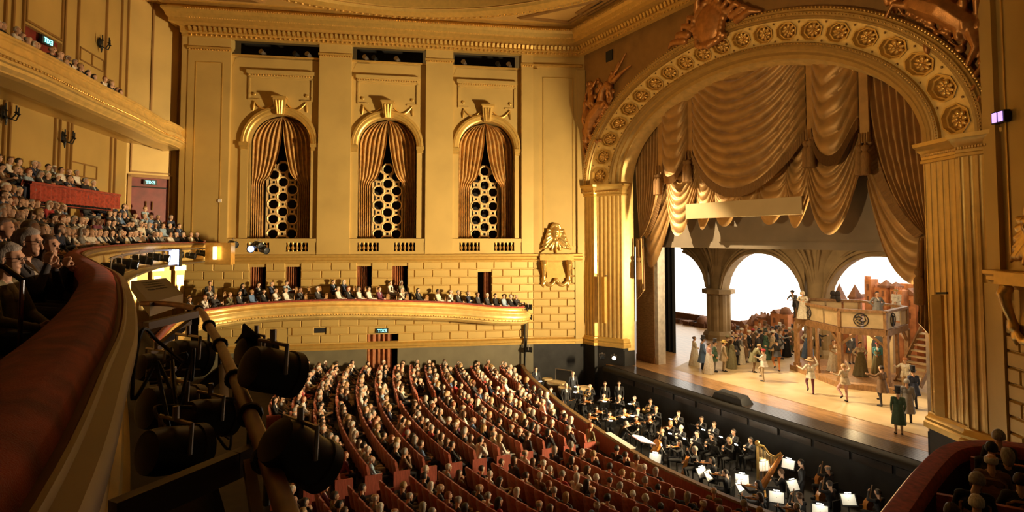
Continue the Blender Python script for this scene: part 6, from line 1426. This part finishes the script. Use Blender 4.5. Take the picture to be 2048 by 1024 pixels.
# drums
for j, (px, py, r, lab) in enumerate(((1113, 764, .62, 'largest timpani left of the percussion desk'), (1132, 774, .5, 'small timpani in front of the big one'), (1167, 775, .58, 'timpani between the two horn players'), (1058, 747, .42, 'pale drum at the far end of the pit'), (1095, 757, .36, 'upright drum beside the percussion screen'))):
    q = atz(px, py, .28); o = empty('kettledrum', (q.x, q.y, PF), 'copper ' + lab, 'drum', 'kettledrums')
    mb = MB(); mb.lathe([(.1, PF + .5), (r * .6, -.35), (r * .92, -.05), (r, .2)], 20, (q.x, q.y, 0)); mb.build('kettle', TIMP, o)
    mb = MB(); mb.lathe([(r * 1.03, .2), (r * 1.03, .25), (r * .99, .28)], 20, (q.x, q.y, 0)); mb.build('skin', DRUMH, o)
    mb = MB()
    for a in (0, 2.1, 4.2): mb.tube([(q.x + r * .8 * cos(a), q.y + r * .8 * sin(a), PF), (q.x + r * .9 * cos(a), q.y + r * .9 * sin(a), 0)], .02, 5)
    mb.build('legs_frame', FIX, o)
# framed black screen in the pit corner
q = atz(1122, 770, .2); o = empty('percussion_screen', (q.x - .6, q.y + .6, PF), 'tall black framed screen behind the kettledrums', 'screen')
mb = MB(Matrix.Translation((q.x - .6, q.y + .6, PF)) @ Matrix.Rotation(.5, 4, 'Z')); mb.box(-.55, .55, -.03, .03, .1, 2.05); mb.build('panel', BLACKM, o)
mb.v = []; mb.f = []; mb.mi = []; mb.M = Matrix.Translation((q.x - .6, q.y + .6, PF)) @ Matrix.Rotation(.5, 4, 'Z')
for x in (-.6, .6): mb.tube([(x, -.02, 0), (x, -.02, 2.1)], .03, 6)
mb.tube([(-.6, -.02, 2.1), (.6, -.02, 2.1)], .03, 6); mb.build('frame', STEEL, o)
# harp
q = atz(1540, 985, PF + .15); hM = Matrix.Translation((q.x, q.y, PF)) @ Matrix.Rotation(1.0, 4, 'Z') @ Matrix.Scale(1.18, 4); o = empty('harp', (q.x, q.y, PF), 'gilded concert harp on the right side of the pit', 'harp')
mb = MB(hM); mb.tube([(-.4, 0, .1), (-.4, 0, 1.75)], [.05, .045], 10); mb.ball((-.4, 0, 1.82), (.09, .09, .1), 10, 8); mb.build('column', GOLDLEAF, o)
mb = MB(hM); mb.tube([(-.4, 0, 1.75), (-.2, 0, 1.72), (.0, 0, 1.45), (.2, 0, 1.35), (.42, 0, 1.5)], [.05, .045, .04, .045, .06], 8); mb.build('neck', GOLDLEAF, o)
mb = MB(hM); mb.tube([(-.38, 0, .15), (.0, 0, .75), (.44, 0, 1.45)], [.13, .1, .05], 10); mb.build('soundbox', VIOLW, o)
mb = MB(hM); mb.lathe([(.3, 0), (.3, .08), (.2, .16)], 8, (-.3, 0, 0)); mb.build('pedal_base', GOLDLEAF, o)
mb = MB(hM)
for k in range(18): t = k / 17; mb.tube([(-.33 + .7 * t, 0, .22 + 1.12 * t), (-.33 + .7 * t, 0, 1.72 - .38 * sin(pi * min(1, t * 1.1) * .55))], .006, 4)
tag(mb.build('strings', BRASS, o), kind='stuff')
for j, (x, w_) in enumerate(((1516, .0),)):
    pass

# ================================================================== PERFORMERS ON STAGE
RTV = (RT.x, RT.y); LTV = (-RT.x, -RT.y); TOC = (-F0.x, -F0.y); AWY = (F0.x, F0.y)
def mixd(a, b, t): return (a[0] * (1 - t) + b[0] * t, a[1] * (1 - t) + b[1] * t)
PERF = [ # px, py, floor, variant, dir, skin, top, bottom, hair, colour, hat(kind, col), gown/coat(kind, col), label
 (1389, 731, 0, 'stand_f', RTV, 0, 'cream', 'cream', 'bun', 'brown', None, ('gown', 'cream'), 'performer in a cream high-waisted gown, leftmost of the stage crowd'),
 (1406, 740, 0, 'stand', RTV, 0, 'blue', 'navy', 'short', 'dark_brown', ('top', 'charcoal'), ('long', 'blue'), 'performer in a long blue coat and dark hat beside the cream gown'),
 (1418, 747, 0, 'stand_f', RTV, 0, 'pink', 'pink', 'bun', 'brown', None, ('gown', 'white'), 'girl in a pale pink-white gown in front of the blue coat'),
 (1430, 744, 0, 'stand', mixd(RTV, TOC, .3), 0, 'green', 'grey', 'short', 'brown', ('top', 'charcoal'), ('coat', 'green'), 'performer in green coat and top hat behind the white gown'),
 (1448, 743, 0, 'stand', RTV, 0, 'beige', 'beige', 'short', 'brown', ('straw', 'mustard'), ('coat', 'beige'), 'performer in beige coat and broad straw hat, right of the top hat'),
 (1456, 734, 0, 'stand', RTV, 1, 'brown', 'olive', 'short', 'dark_brown', ('cap', 'olive'), ('coat', 'olive'), 'performer in an olive coat behind the straw hat'),
 (1464, 737, 0, 'stand_f', RTV, 0, 'olive', 'olive', 'bob', 'brown', ('straw', 'tan'), ('gown', 'olive'), 'performer in olive gown and tan straw hat in the left crowd'),
 (1473, 730, 0, 'stand', mixd(RTV, AWY, .3), 0, 'black', 'black', 'short', 'brown', ('straw', 'tan'), ('coat', 'charcoal'), 'performer in dark coat and tan hat below the stone pier'),
 (1481, 728, 0, 'stand_f', RTV, 0, 'grey', 'cream', 'bun', 'brown', None, ('gown', 'cream'), 'performer in a full cream skirt right of the stone pier'),
 (1491, 725, 0, 'stand', RTV, 0, 'brown', 'brown', 'short', 'blond', None, ('long', 'brown'), 'performer in a long brown coat right of the cream skirt'),
 (1507, 745, 0, 'bow', RTV, 0, 'olive', 'brown', 'short', 'brown', ('cap', 'tan'), ('coat', 'olive'), 'stooping dancer in olive jacket and tan cap'),
 (1528, 763, 0, 'step', mixd(LTV, AWY, .5), 0, 'white', 'beige', 'short', 'red', ('cap', 'red'), ('jacket', 'white'), 'dancer in white jacket and red cap kicking a leg, front centre'),
 (1555, 743, 0, 'dance', AWY, 0, 'black', 'rust', 'short', 'black', None, ('jacket', 'charcoal'), 'dancer in black waistcoat and orange breeches seen from behind'),
 (1547, 722, 0, 'stand', RTV, 0, 'beige', 'tan', 'short', 'brown', ('straw', 'cream'), ('coat', 'tan'), 'performer in pale tan coat behind the orange breeches'),
 (1516, 724, 0, 'stand', RTV, 0, 'charcoal', 'black', 'short', 'brown', None, ('long', 'black'), 'performer in a long black coat behind the stooping dancer'),
 (1622, 789, 0, 'dance', mixd(AWY, RTV, .2), 0, 'cream', 'plum', 'short', 'brown', ('straw', 'tan'), ('jacket', 'cream'), 'dancer in cream jacket and straw hat seen from behind, left of the shadowed pair'),
 (1690, 804, 0, 'dance', mixd(AWY, LTV, .2), 0, 'beige', 'pink', 'short', 'blond', None, ('jacket', 'beige'), 'dancer in peach shirt and pale breeches with one arm up, front centre right'),
 (1765, 813, 0, 'step', mixd(AWY, LTV, .3), 1, 'brown', 'charcoal', 'short', 'dark_brown', None, ('coat', 'brown'), 'dancer in flying brown coat right of the peach shirt'),
 (1798, 869, 0, 'stand', mixd(AWY, RTV, .3), 0, 'green', 'beige', 'short', 'dark_brown', ('top', 'charcoal'), ('long', 'green'), 'performer in long dark green coat nearest the right portal, seen from behind'),
 (1816, 846, 0, 'stand', mixd(AWY, RTV, .3), 1, 'grey', 'charcoal', 'curly', 'grey', None, ('long', 'grey'), 'performer in shaggy grey coat beside the dark green coat'),
 (1828, 818, 0, 'stand', AWY, 1, 'navy', 'navy', 'short', 'black', ('top', 'black'), ('coat', 'navy'), 'performer in navy coat and black hat at the right portal'),
 (1812, 788, 0, 'point', mixd(LTV, TOC, .5), 0, 'cream', 'tan', 'short', 'brown', ('cap', 'rust'), ('jacket', 'cream'), 'performer in rust cap stretching an arm out, right side'),
 (1593, 636, 3.4, 'rail', mixd(LTV, TOC, .4), 2, 'charcoal', 'black', 'short', 'black', ('cap', 'black'), ('coat', 'charcoal'), 'dark-clothed performer leaning over the left end of the gallery rail'),
 (1608, 638, 3.4, 'rail', mixd(LTV, TOC, .6), 0, 'cream', 'cream', 'bun', 'blond', ('bonnet', 'cream'), ('gown', 'cream'), 'performer in cream dress and bonnet leaning on the gallery rail'),
 (1756, 655, 3.4, 'hips', TOC, 1, 'grey', 'grey', 'short', 'dark_brown', None, ('gown', 'grey'), 'performer in grey gown with hands on hips on the gallery'),
 (1794, 642, 3.4, 'stand_f', mixd(LTV, TOC, .5), 0, 'white', 'white', 'bun', 'blond', ('ring', 'mustard'), ('gown', 'white'), 'performer in white dress with flower wreath on the gallery, right end'),
 (1616, 716, .32, 'hips', TOC, 0, 'cream', 'blue', 'bun', 'brown', None, ('gown', 'blue'), 'performer with bright blue skirt under the left side of the gallery'),
 (1637, 712, .32, 'point', mixd(RTV, TOC, .3), 1, 'black', 'black', 'short', 'black', None, ('coat', 'black'), 'performer in black pointing right under the gallery'),
 (1668, 742, .32, 'stand_f', TOC, 0, 'tan', 'cream', 'bun', 'brown', None, ('gown', 'cream'), 'performer in cream apron and tan bodice by the front gallery post'),
 (1722, 752, .32, 'hips', TOC, 0, 'cream', 'olive', 'bun', 'dark_brown', None, ('gown', 'olive'), 'performer in cream blouse and olive pinafore between the gallery posts'),
 (1757, 748, .32, 'stand_f', mixd(LTV, TOC, .5), 0, 'teal', 'olive', 'bun', 'dark_brown', ('ring', 'red'), ('gown', 'olive'), 'performer in teal bodice with red hairband under the gallery'),
 (1742, 712, .32, 'stand_f', TOC, 0, 'teal', 'red', 'bob', 'brown', ('straw', 'mustard'), ('gown', 'red'), 'performer in red skirt and yellow straw hat at the gallery stairs'),
 (1703, 728, .32, 'stand', TOC, 0, 'charcoal', 'brown', 'short', 'brown', None, ('coat', 'charcoal'), 'performer in dark coat before the arched gallery window')]
Rp = random.Random(17)
cols = ['black', 'brown', 'olive', 'charcoal', 'green', 'tan', 'plum', 'navy', 'grey', 'rust']
crowd = [(1499, 716), (1507, 712), (1512, 708), (1524, 716), (1532, 719), (1537, 709), (1545, 707), (1553, 713), (1562, 718), (1567, 707), (1573, 713), (1580, 709), (1586, 704), (1520, 702), (1531, 700), (1560, 699), (1476, 715), (1466, 718), (1484, 711), (1494, 704)]
for i, (px, py) in enumerate(crowd):
    c1 = cols[i % 10]; c2 = Rp.choice(cols); fem = i % 3 == 1
    PERF.append((px, py, 0, 'stand_f' if fem else Rp.choice(['stand', 'stand', 'point']), mixd(RTV, TOC, Rp.uniform(-.1, .6)), Rp.choice([0, 0, 1]), c1, c2, 'bun' if fem else 'short', Rp.choice(['brown', 'dark_brown', 'blond', 'grey']), (Rp.choice(['straw', 'top', 'cap']), Rp.choice(['tan', 'charcoal', 'brown', 'red', 'cream'])) if Rp.random() < .7 else None, ('gown' if fem else 'coat', c1), 'villager in %s in the crowd upstage, %s from the left' % (c1, ordn(sorted(q[0] for q in crowd).index(px)))))
for px, py, dz, var, dv, sk, top, bot, hs, hc_, ht, cl_, lab in PERF:
    q = atz(px, py, ZST + dz); o = person(var, q, dv, sk, top, bot, hs, hc_, lab, 'stage performers', 'white', Rp.uniform(.97, 1.06), 'black')
    if ht: wear(o, var, 'hat', 'hat_' + ht[0], hat(ht[0]), CL[ht[1]])
    if cl_:
        k = cl_[0]
        if k == 'gown': wear(o, var, 'gown', 'gown', gown(1.24, .02, .15, .36, 10, .02 if var != 'rail' else .06), CL[cl_[1]])
        else: wear(o, var, 'coat', k, {'long': gown(1.2, .42, .165, .26, 6, 0, .3), 'coat': gown(1.16, .62, .165, .25, 6, 0, .3), 'jacket': gown(1.12, .82, .165, .22, 6, 0, .3)}[k], CL[cl_[1]])

# ================================================================== LIGHTING EQUIPMENT
def lantern(name, loc, axis, r, L, label, group, glow=None, yoke=True, m=FIX):
    o = empty(name, loc, label, 'stage light', group); c = V(loc); d = V(axis).normalized(); Ax = d.to_track_quat('Z', 'Y').to_matrix()
    mb = MB(); mb.lathe([(r * .55, -L * .55), (r * .9, -L * .5), (r, -L * .3), (r, L * .3), (r * 1.08, L * .32), (r * 1.08, L * .5), (r * .95, L * .5), (r * .9, L * .42)], 18, c, ax=Ax); mb.build('housing', m, o, .5)
    mb = MB(); mb.lathe([(r * .88, L * .44), (r * .5, L * .47), (.002, L * .48)], 16, c, ax=Ax); mb.build('lens', glow or GLASS, o, .9)
    if yoke:
        s = d.cross(V((0, 0, 1))).normalized(); mb = MB(); mb.tube([c + s * r * 1.1, c + s * r * 1.2 + V((0, 0, r * 1.3)), c - s * r * 1.2 + V((0, 0, r * 1.3)), c - s * r * 1.1], r * .1, 6); mb.tube([c + V((0, 0, r * 1.3)), c + V((0, 0, r * 1.9))], r * .14, 6); mb.build('yoke', STEEL, o)
    return o
ZP = 8.78
pp = [atz(*p, ZP) for p in ((283, 607), (340, 608), (397, 620), (418, 652), (440, 690), (470, 758), (500, 830), (535, 918), (572, 1022), (610, 1130))]
pipe = empty('lighting_pipe', pp[4], 'brown steel lighting pipe curving along the balcony front in the foreground', 'pipe')
mb = MB(); mb.tube(spline(pp, 6), .033, 14); mb.build('tube', PIPE, pipe, 1.)
for j, px in enumerate((2, 3, 4, 5, 6, 7)):
    c = pp[px]; d = (pp[px + 1] - pp[px - 1]).normalized(); sd = d.cross(V((0, 0, 1))).normalized(); mb = MB(); mb.tube([c + (sd * cos(a) + V((0, 0, 1)) * sin(a)) * .045 for a in arc(0, 2 * pi, 12)], .012, 6, False); mb.tube([c + V((0, 0, -.04)), c + V((0, 0, -.16))], .012, 6); mb.build('clamp', FIX, pipe)
def pix(px, py, dist): return CAM + (FW_ + RT * ((px - 1024) / 1186) + UV * ((422 - py) / 1186)) * dist
tr = empty('lighting_trough', pix(400, 800, 3.2), 'dark steel lighting trough hung outside the balcony parapet', 'lighting trough')
for nm, a, b, w_, h_, m in (('top_bar', pix(292, 652, 4.9), pix(392, 628, 5.4), .06, .06, DARKBR), ('brace', pix(298, 708, 4.9), pix(385, 640, 5.4), .05, .05, DARKBR), ('upright', pix(389, 630, 5.4), pix(389, 704, 5.4), .06, .06, DARKBR), ('lower_bar', pix(292, 748, 4.2), pix(400, 745, 4.4), .07, .05, DARKBR), ('brace', pix(400, 780, 4.2), pix(470, 722, 4.3), .07, .09, BLACKM), ('upright', pix(445, 735, 4.2), pix(452, 845, 3.6), .05, .05, STEEL), ('front_bar', pix(225, 1035, 1.9), pix(470, 930, 2.3), .05, .1, DARKBR), ('front_bar', pix(470, 930, 2.3), pix(550, 895, 2.5), .05, .1, DARKBR), ('upright', pix(497, 925, 2.3), pix(515, 1040, 2.1), .04, .04, STEEL)):
    mb = MB(); mb.bar(a, b, w_, h_, ); mb.build(nm, m, tr)
edge = [(p.x, p.y) for p in TR if 11 < p.x < 22.4]; tz = 8.36; mb = MB()
pin = [V((p[0], p[1])) + V((0, .05)) for p in edge]
mb.loft([[(p.x, p.y, tz) for p in pin], [(p.x, p.y + .36, tz) for p in pin], [(p.x, p.y + .36, tz + .1) for p in pin]], False); mb.build('tray', BLACKM, tr)
SL = [('big black can light hanging from the pipe at the bottom', 600, 908, 2.05, (-.3, .7, -.6), .085, .24), ('black can light with open shutter above the stalls', 545, 742, 3.0, (-.35, .8, -.3), .11, .26), ('black flood with raised barn door by the pipe', 512, 706, 3.3, (-.3, .8, -.2), .08, .18), ('round black spotlight lowest in the trough', 350, 900, 2.6, (-.5, .8, -.2), .1, .25), ('round black spotlight in the middle of the trough', 345, 815, 3.1, (-.5, .8, -.2), .11, .28), ('black spotlight with pale lens rim in the trough', 420, 835, 3.0, (-.5, .8, -.2), .09, .24), ('small black spotlight under the wooden brace', 375, 715, 4.6, (-.5, .8, -.2), .13, .28), ('small black spotlight at the end of the trough', 310, 735, 4.4, (-.5, .8, -.2), .1, .22)]
for lab, px, py, dist, ax, r, L in SL: lantern('spotlight', pix(px, py, dist), ax, r, L, lab, 'trough spotlights')
bdq = pix(495, 690, 3.3); mb = MB(); mb.M = Matrix.Translation(bdq) @ Matrix.Rotation(.5, 4, 'Z') @ Matrix.Rotation(.3, 4, 'X')
mb.prism([(-.12, 0), (.12, .02), (.14, .06), (.02, .13), (-.02, .07)], -.005, .005); bd = mb.build('barn_door', BLACKM, None, .3); bd.parent = [o for o in col.objects if o.get('label', '').startswith('black flood')][0]; bd.matrix_parent_inverse = Matrix.Translation(-bd.parent.location)
gel = pix(600, 848, 2.1); mb = MB(); mb.M = Matrix.Translation(pix(601, 835, 2.9)) @ Matrix.Rotation(.4, 4, 'Y'); mb.box(-.03, .03, -.004, .004, -.05, .05); tag(mb.build('gel_tag', WHITEM, None, .3, loc=pix(601, 835, 2.9)), 'small pale card clipped to the can light', 'tag')
Rc = random.Random(4)
for j in range(9):
    a = pix(Rc.uniform(300, 470), Rc.uniform(720, 860), Rc.uniform(2.7, 3.6)); pts = [a + V((Rc.uniform(-.14, .14), Rc.uniform(-.12, .12), Rc.uniform(-.16, .16))) for _ in range(4)]
    mb = MB(); mb.tube(spline([a] + pts, 6), .009, 6); tag(mb.build('cable', FIX, None, 1., loc=a), 'loose black cable loop in the trough, %s from the left' % ordn(j), 'cable', 'trough cables')
# projecting lamp housing on the parapet
hp = [atz(*p, 8.8) for p in ((262, 562), (332, 556), (366, 588), (300, 606))]; o = empty('lamp_housing', hp[0], 'brown box housing with perforated lid projecting from the balcony front', 'lamp housing')
mb = MB(); mb.loft([[(p.x, p.y, 8.64) for p in hp], [(p.x, p.y, 8.8) for p in hp]], True, True); mb.build('box', DARKBR, o)
mb = MB()
for i in range(4):
    for j in range(4):
        p = hp[0].lerp(hp[1], .3 + .12 * i).lerp(hp[3].lerp(hp[2], .3 + .12 * i), .2 + .13 * j); mb.lathe([(.05, 0), (.05, .006)], 8, (p.x, p.y, 8.8))
tag(mb.build('vent_holes', BLACKM, o), kind='stuff')
# far side of the balcony front: spotlights, monitor, lamps
far = [p for p in TR if -18.5 < p.x < 4]
j = 0
for i in range(0, len(far) - 1, 3):
    p = far[i]; d = (far[i + 1] - p).normalized(); n = V((-d.y, d.x)); c = p + n * .55
    lantern('tier_spotlight', (c.x, c.y, 8.62 + .12 * (j % 2)), (n.x, n.y, -.15), .17, .5, 'small black spotlight under the far balcony rail, %s from the right' % ordn(j), 'tier spotlights', SPOTGLOW if j in (4, 8) else None); j += 1
fb = [V((p.x, p.y)) for p in far]; mb = MB(); mb.sweep(fb, [(.5, 8.95), (.56, 8.98), (.56, 9.04), (.5, 9.04)]); mb.sweep(fb, [(.8, 8.2), (.85, 8.2), (.85, 8.26), (.8, 8.26), (.05, 8.2)]); tag(mb.build('tier_lighting_rail', STEEL, None, .4, loc=(-8, -26.5, 8.2)), 'steel rail carrying small spotlights below the far balcony', 'lighting rail')
mq = pix(348, 515, 30.6); o = empty('control_monitor', mq - V((0, 0, .5)), 'glowing blue-white monitor among the spotlights on the far balcony', 'monitor')
mM = Matrix.Translation(mq) @ xform((0, 0, 0), RT, -F0); mb = MB(mM); mb.box(-.3, .3, -.2, .0, -.46, .46); mb.build('case', FIX, o); mb = MB(mM); mb.box(-.25, .25, 0, .02, -.4, .4); mb.build('lit_screen', MONI, o)
for px, py, dist, lab in ((430, 506, 34.6, 'glowing lamp on the gold bay at the far end of the balcony'),):
    q = pix(px, py, dist); o = empty('bay_lamp', q, lab, 'lamp'); mb = MB(); mb.lathe([(.1, -.38), (.12, -.34), (.12, .34), (.1, .38)], 12, q); mb.build('glass', mat('amber_lamp_glow', (1, .72, .32), .4, emit=2.2, var=.02), o)
    mb = MB(); mb.M = Matrix.Translation(q) @ xform((0, 0, 0), RT, -F0); mb.box(-.7, .8, -.8, -.25, -.7, .6); mb.build('gold_bay', GOLDLEAF, o)
q = pix(503, 497, 36.5); lantern('tier_spotlight', q, (.9, -.2, -.1), .22, .6, 'pale-lit spotlight at the end of the first balustrade', 'tier spotlights', MONI)
for i, (px, py) in enumerate(((466, 488), (516, 490), (528, 500))): lantern('tier_spotlight', pix(px, py, 36.0), (.8, .5, -.2), .2, .55, 'black spotlight cluster before the first balustrade, %s' % ORD[i], 'tier spotlights')
# violet lamp on the near splay, boom with cables at the far end of the boxes, small lit lamp on the pit pier
vm = MSN2 @ Matrix.Translation((LS - .6, .25, 13.6)); o = empty('violet_lamp', vm @ V((0, 0, 0)), 'small violet-lit lamp box high on the wall at the right edge', 'lamp'); mb = MB(vm); mb.box(-.3, .3, -.1, .1, -.2, .2); mb.build('case', FIX, o)
for s in (-.14, .14): mb = MB(vm); mb.box(s - .09, s + .09, .1, .13, -.16, .16); mb.build('lit_lens', PURPLE, o)
bq = MF @ V((21.9, .55, 0)); o = empty('lighting_boom', (bq.x, bq.y, 0), 'black vertical boom pipe with cables at the stage end of the boxes', 'lighting boom'); mb = MB(); mb.tube([(bq.x, bq.y, 0), (bq.x, bq.y, 5.2)], .05, 8); mb.build('pipe', FIX, o)
for i in range(4): mb = MB(); mb.tube(spline([(bq.x + .1 * i, bq.y + .05, 4.9), (bq.x + .15 * i - .2, bq.y + .1, 3.2), (bq.x + .1, bq.y, 1.8 - .2 * i), (bq.x + .1, bq.y, .4)], 6), .03, 6); mb.build('cable', BLACKM, o)
for i, z in enumerate((4.9, 4.2, 2.0)): lantern('boom_spotlight', (bq.x + .25, bq.y + .2, z), (.6, .8, 0), .17, .45, 'black spotlight on the boom at the stage end of the boxes, %s from the top' % ORD[i], 'boom spotlights')
q = at(1228, 716, -.75); lantern('pit_lamp', q, (.8, -.6, .1), .14, .3, 'small lit lamp on a bracket below the far pilaster', 'pit lamps', SPOTGLOW); lantern('pit_lamp', q + V((-1.0, -.2, -.1)), (.8, -.6, .1), .16, .35, 'unlit black lamp beside the small lit one under the far pilaster', 'pit lamps')
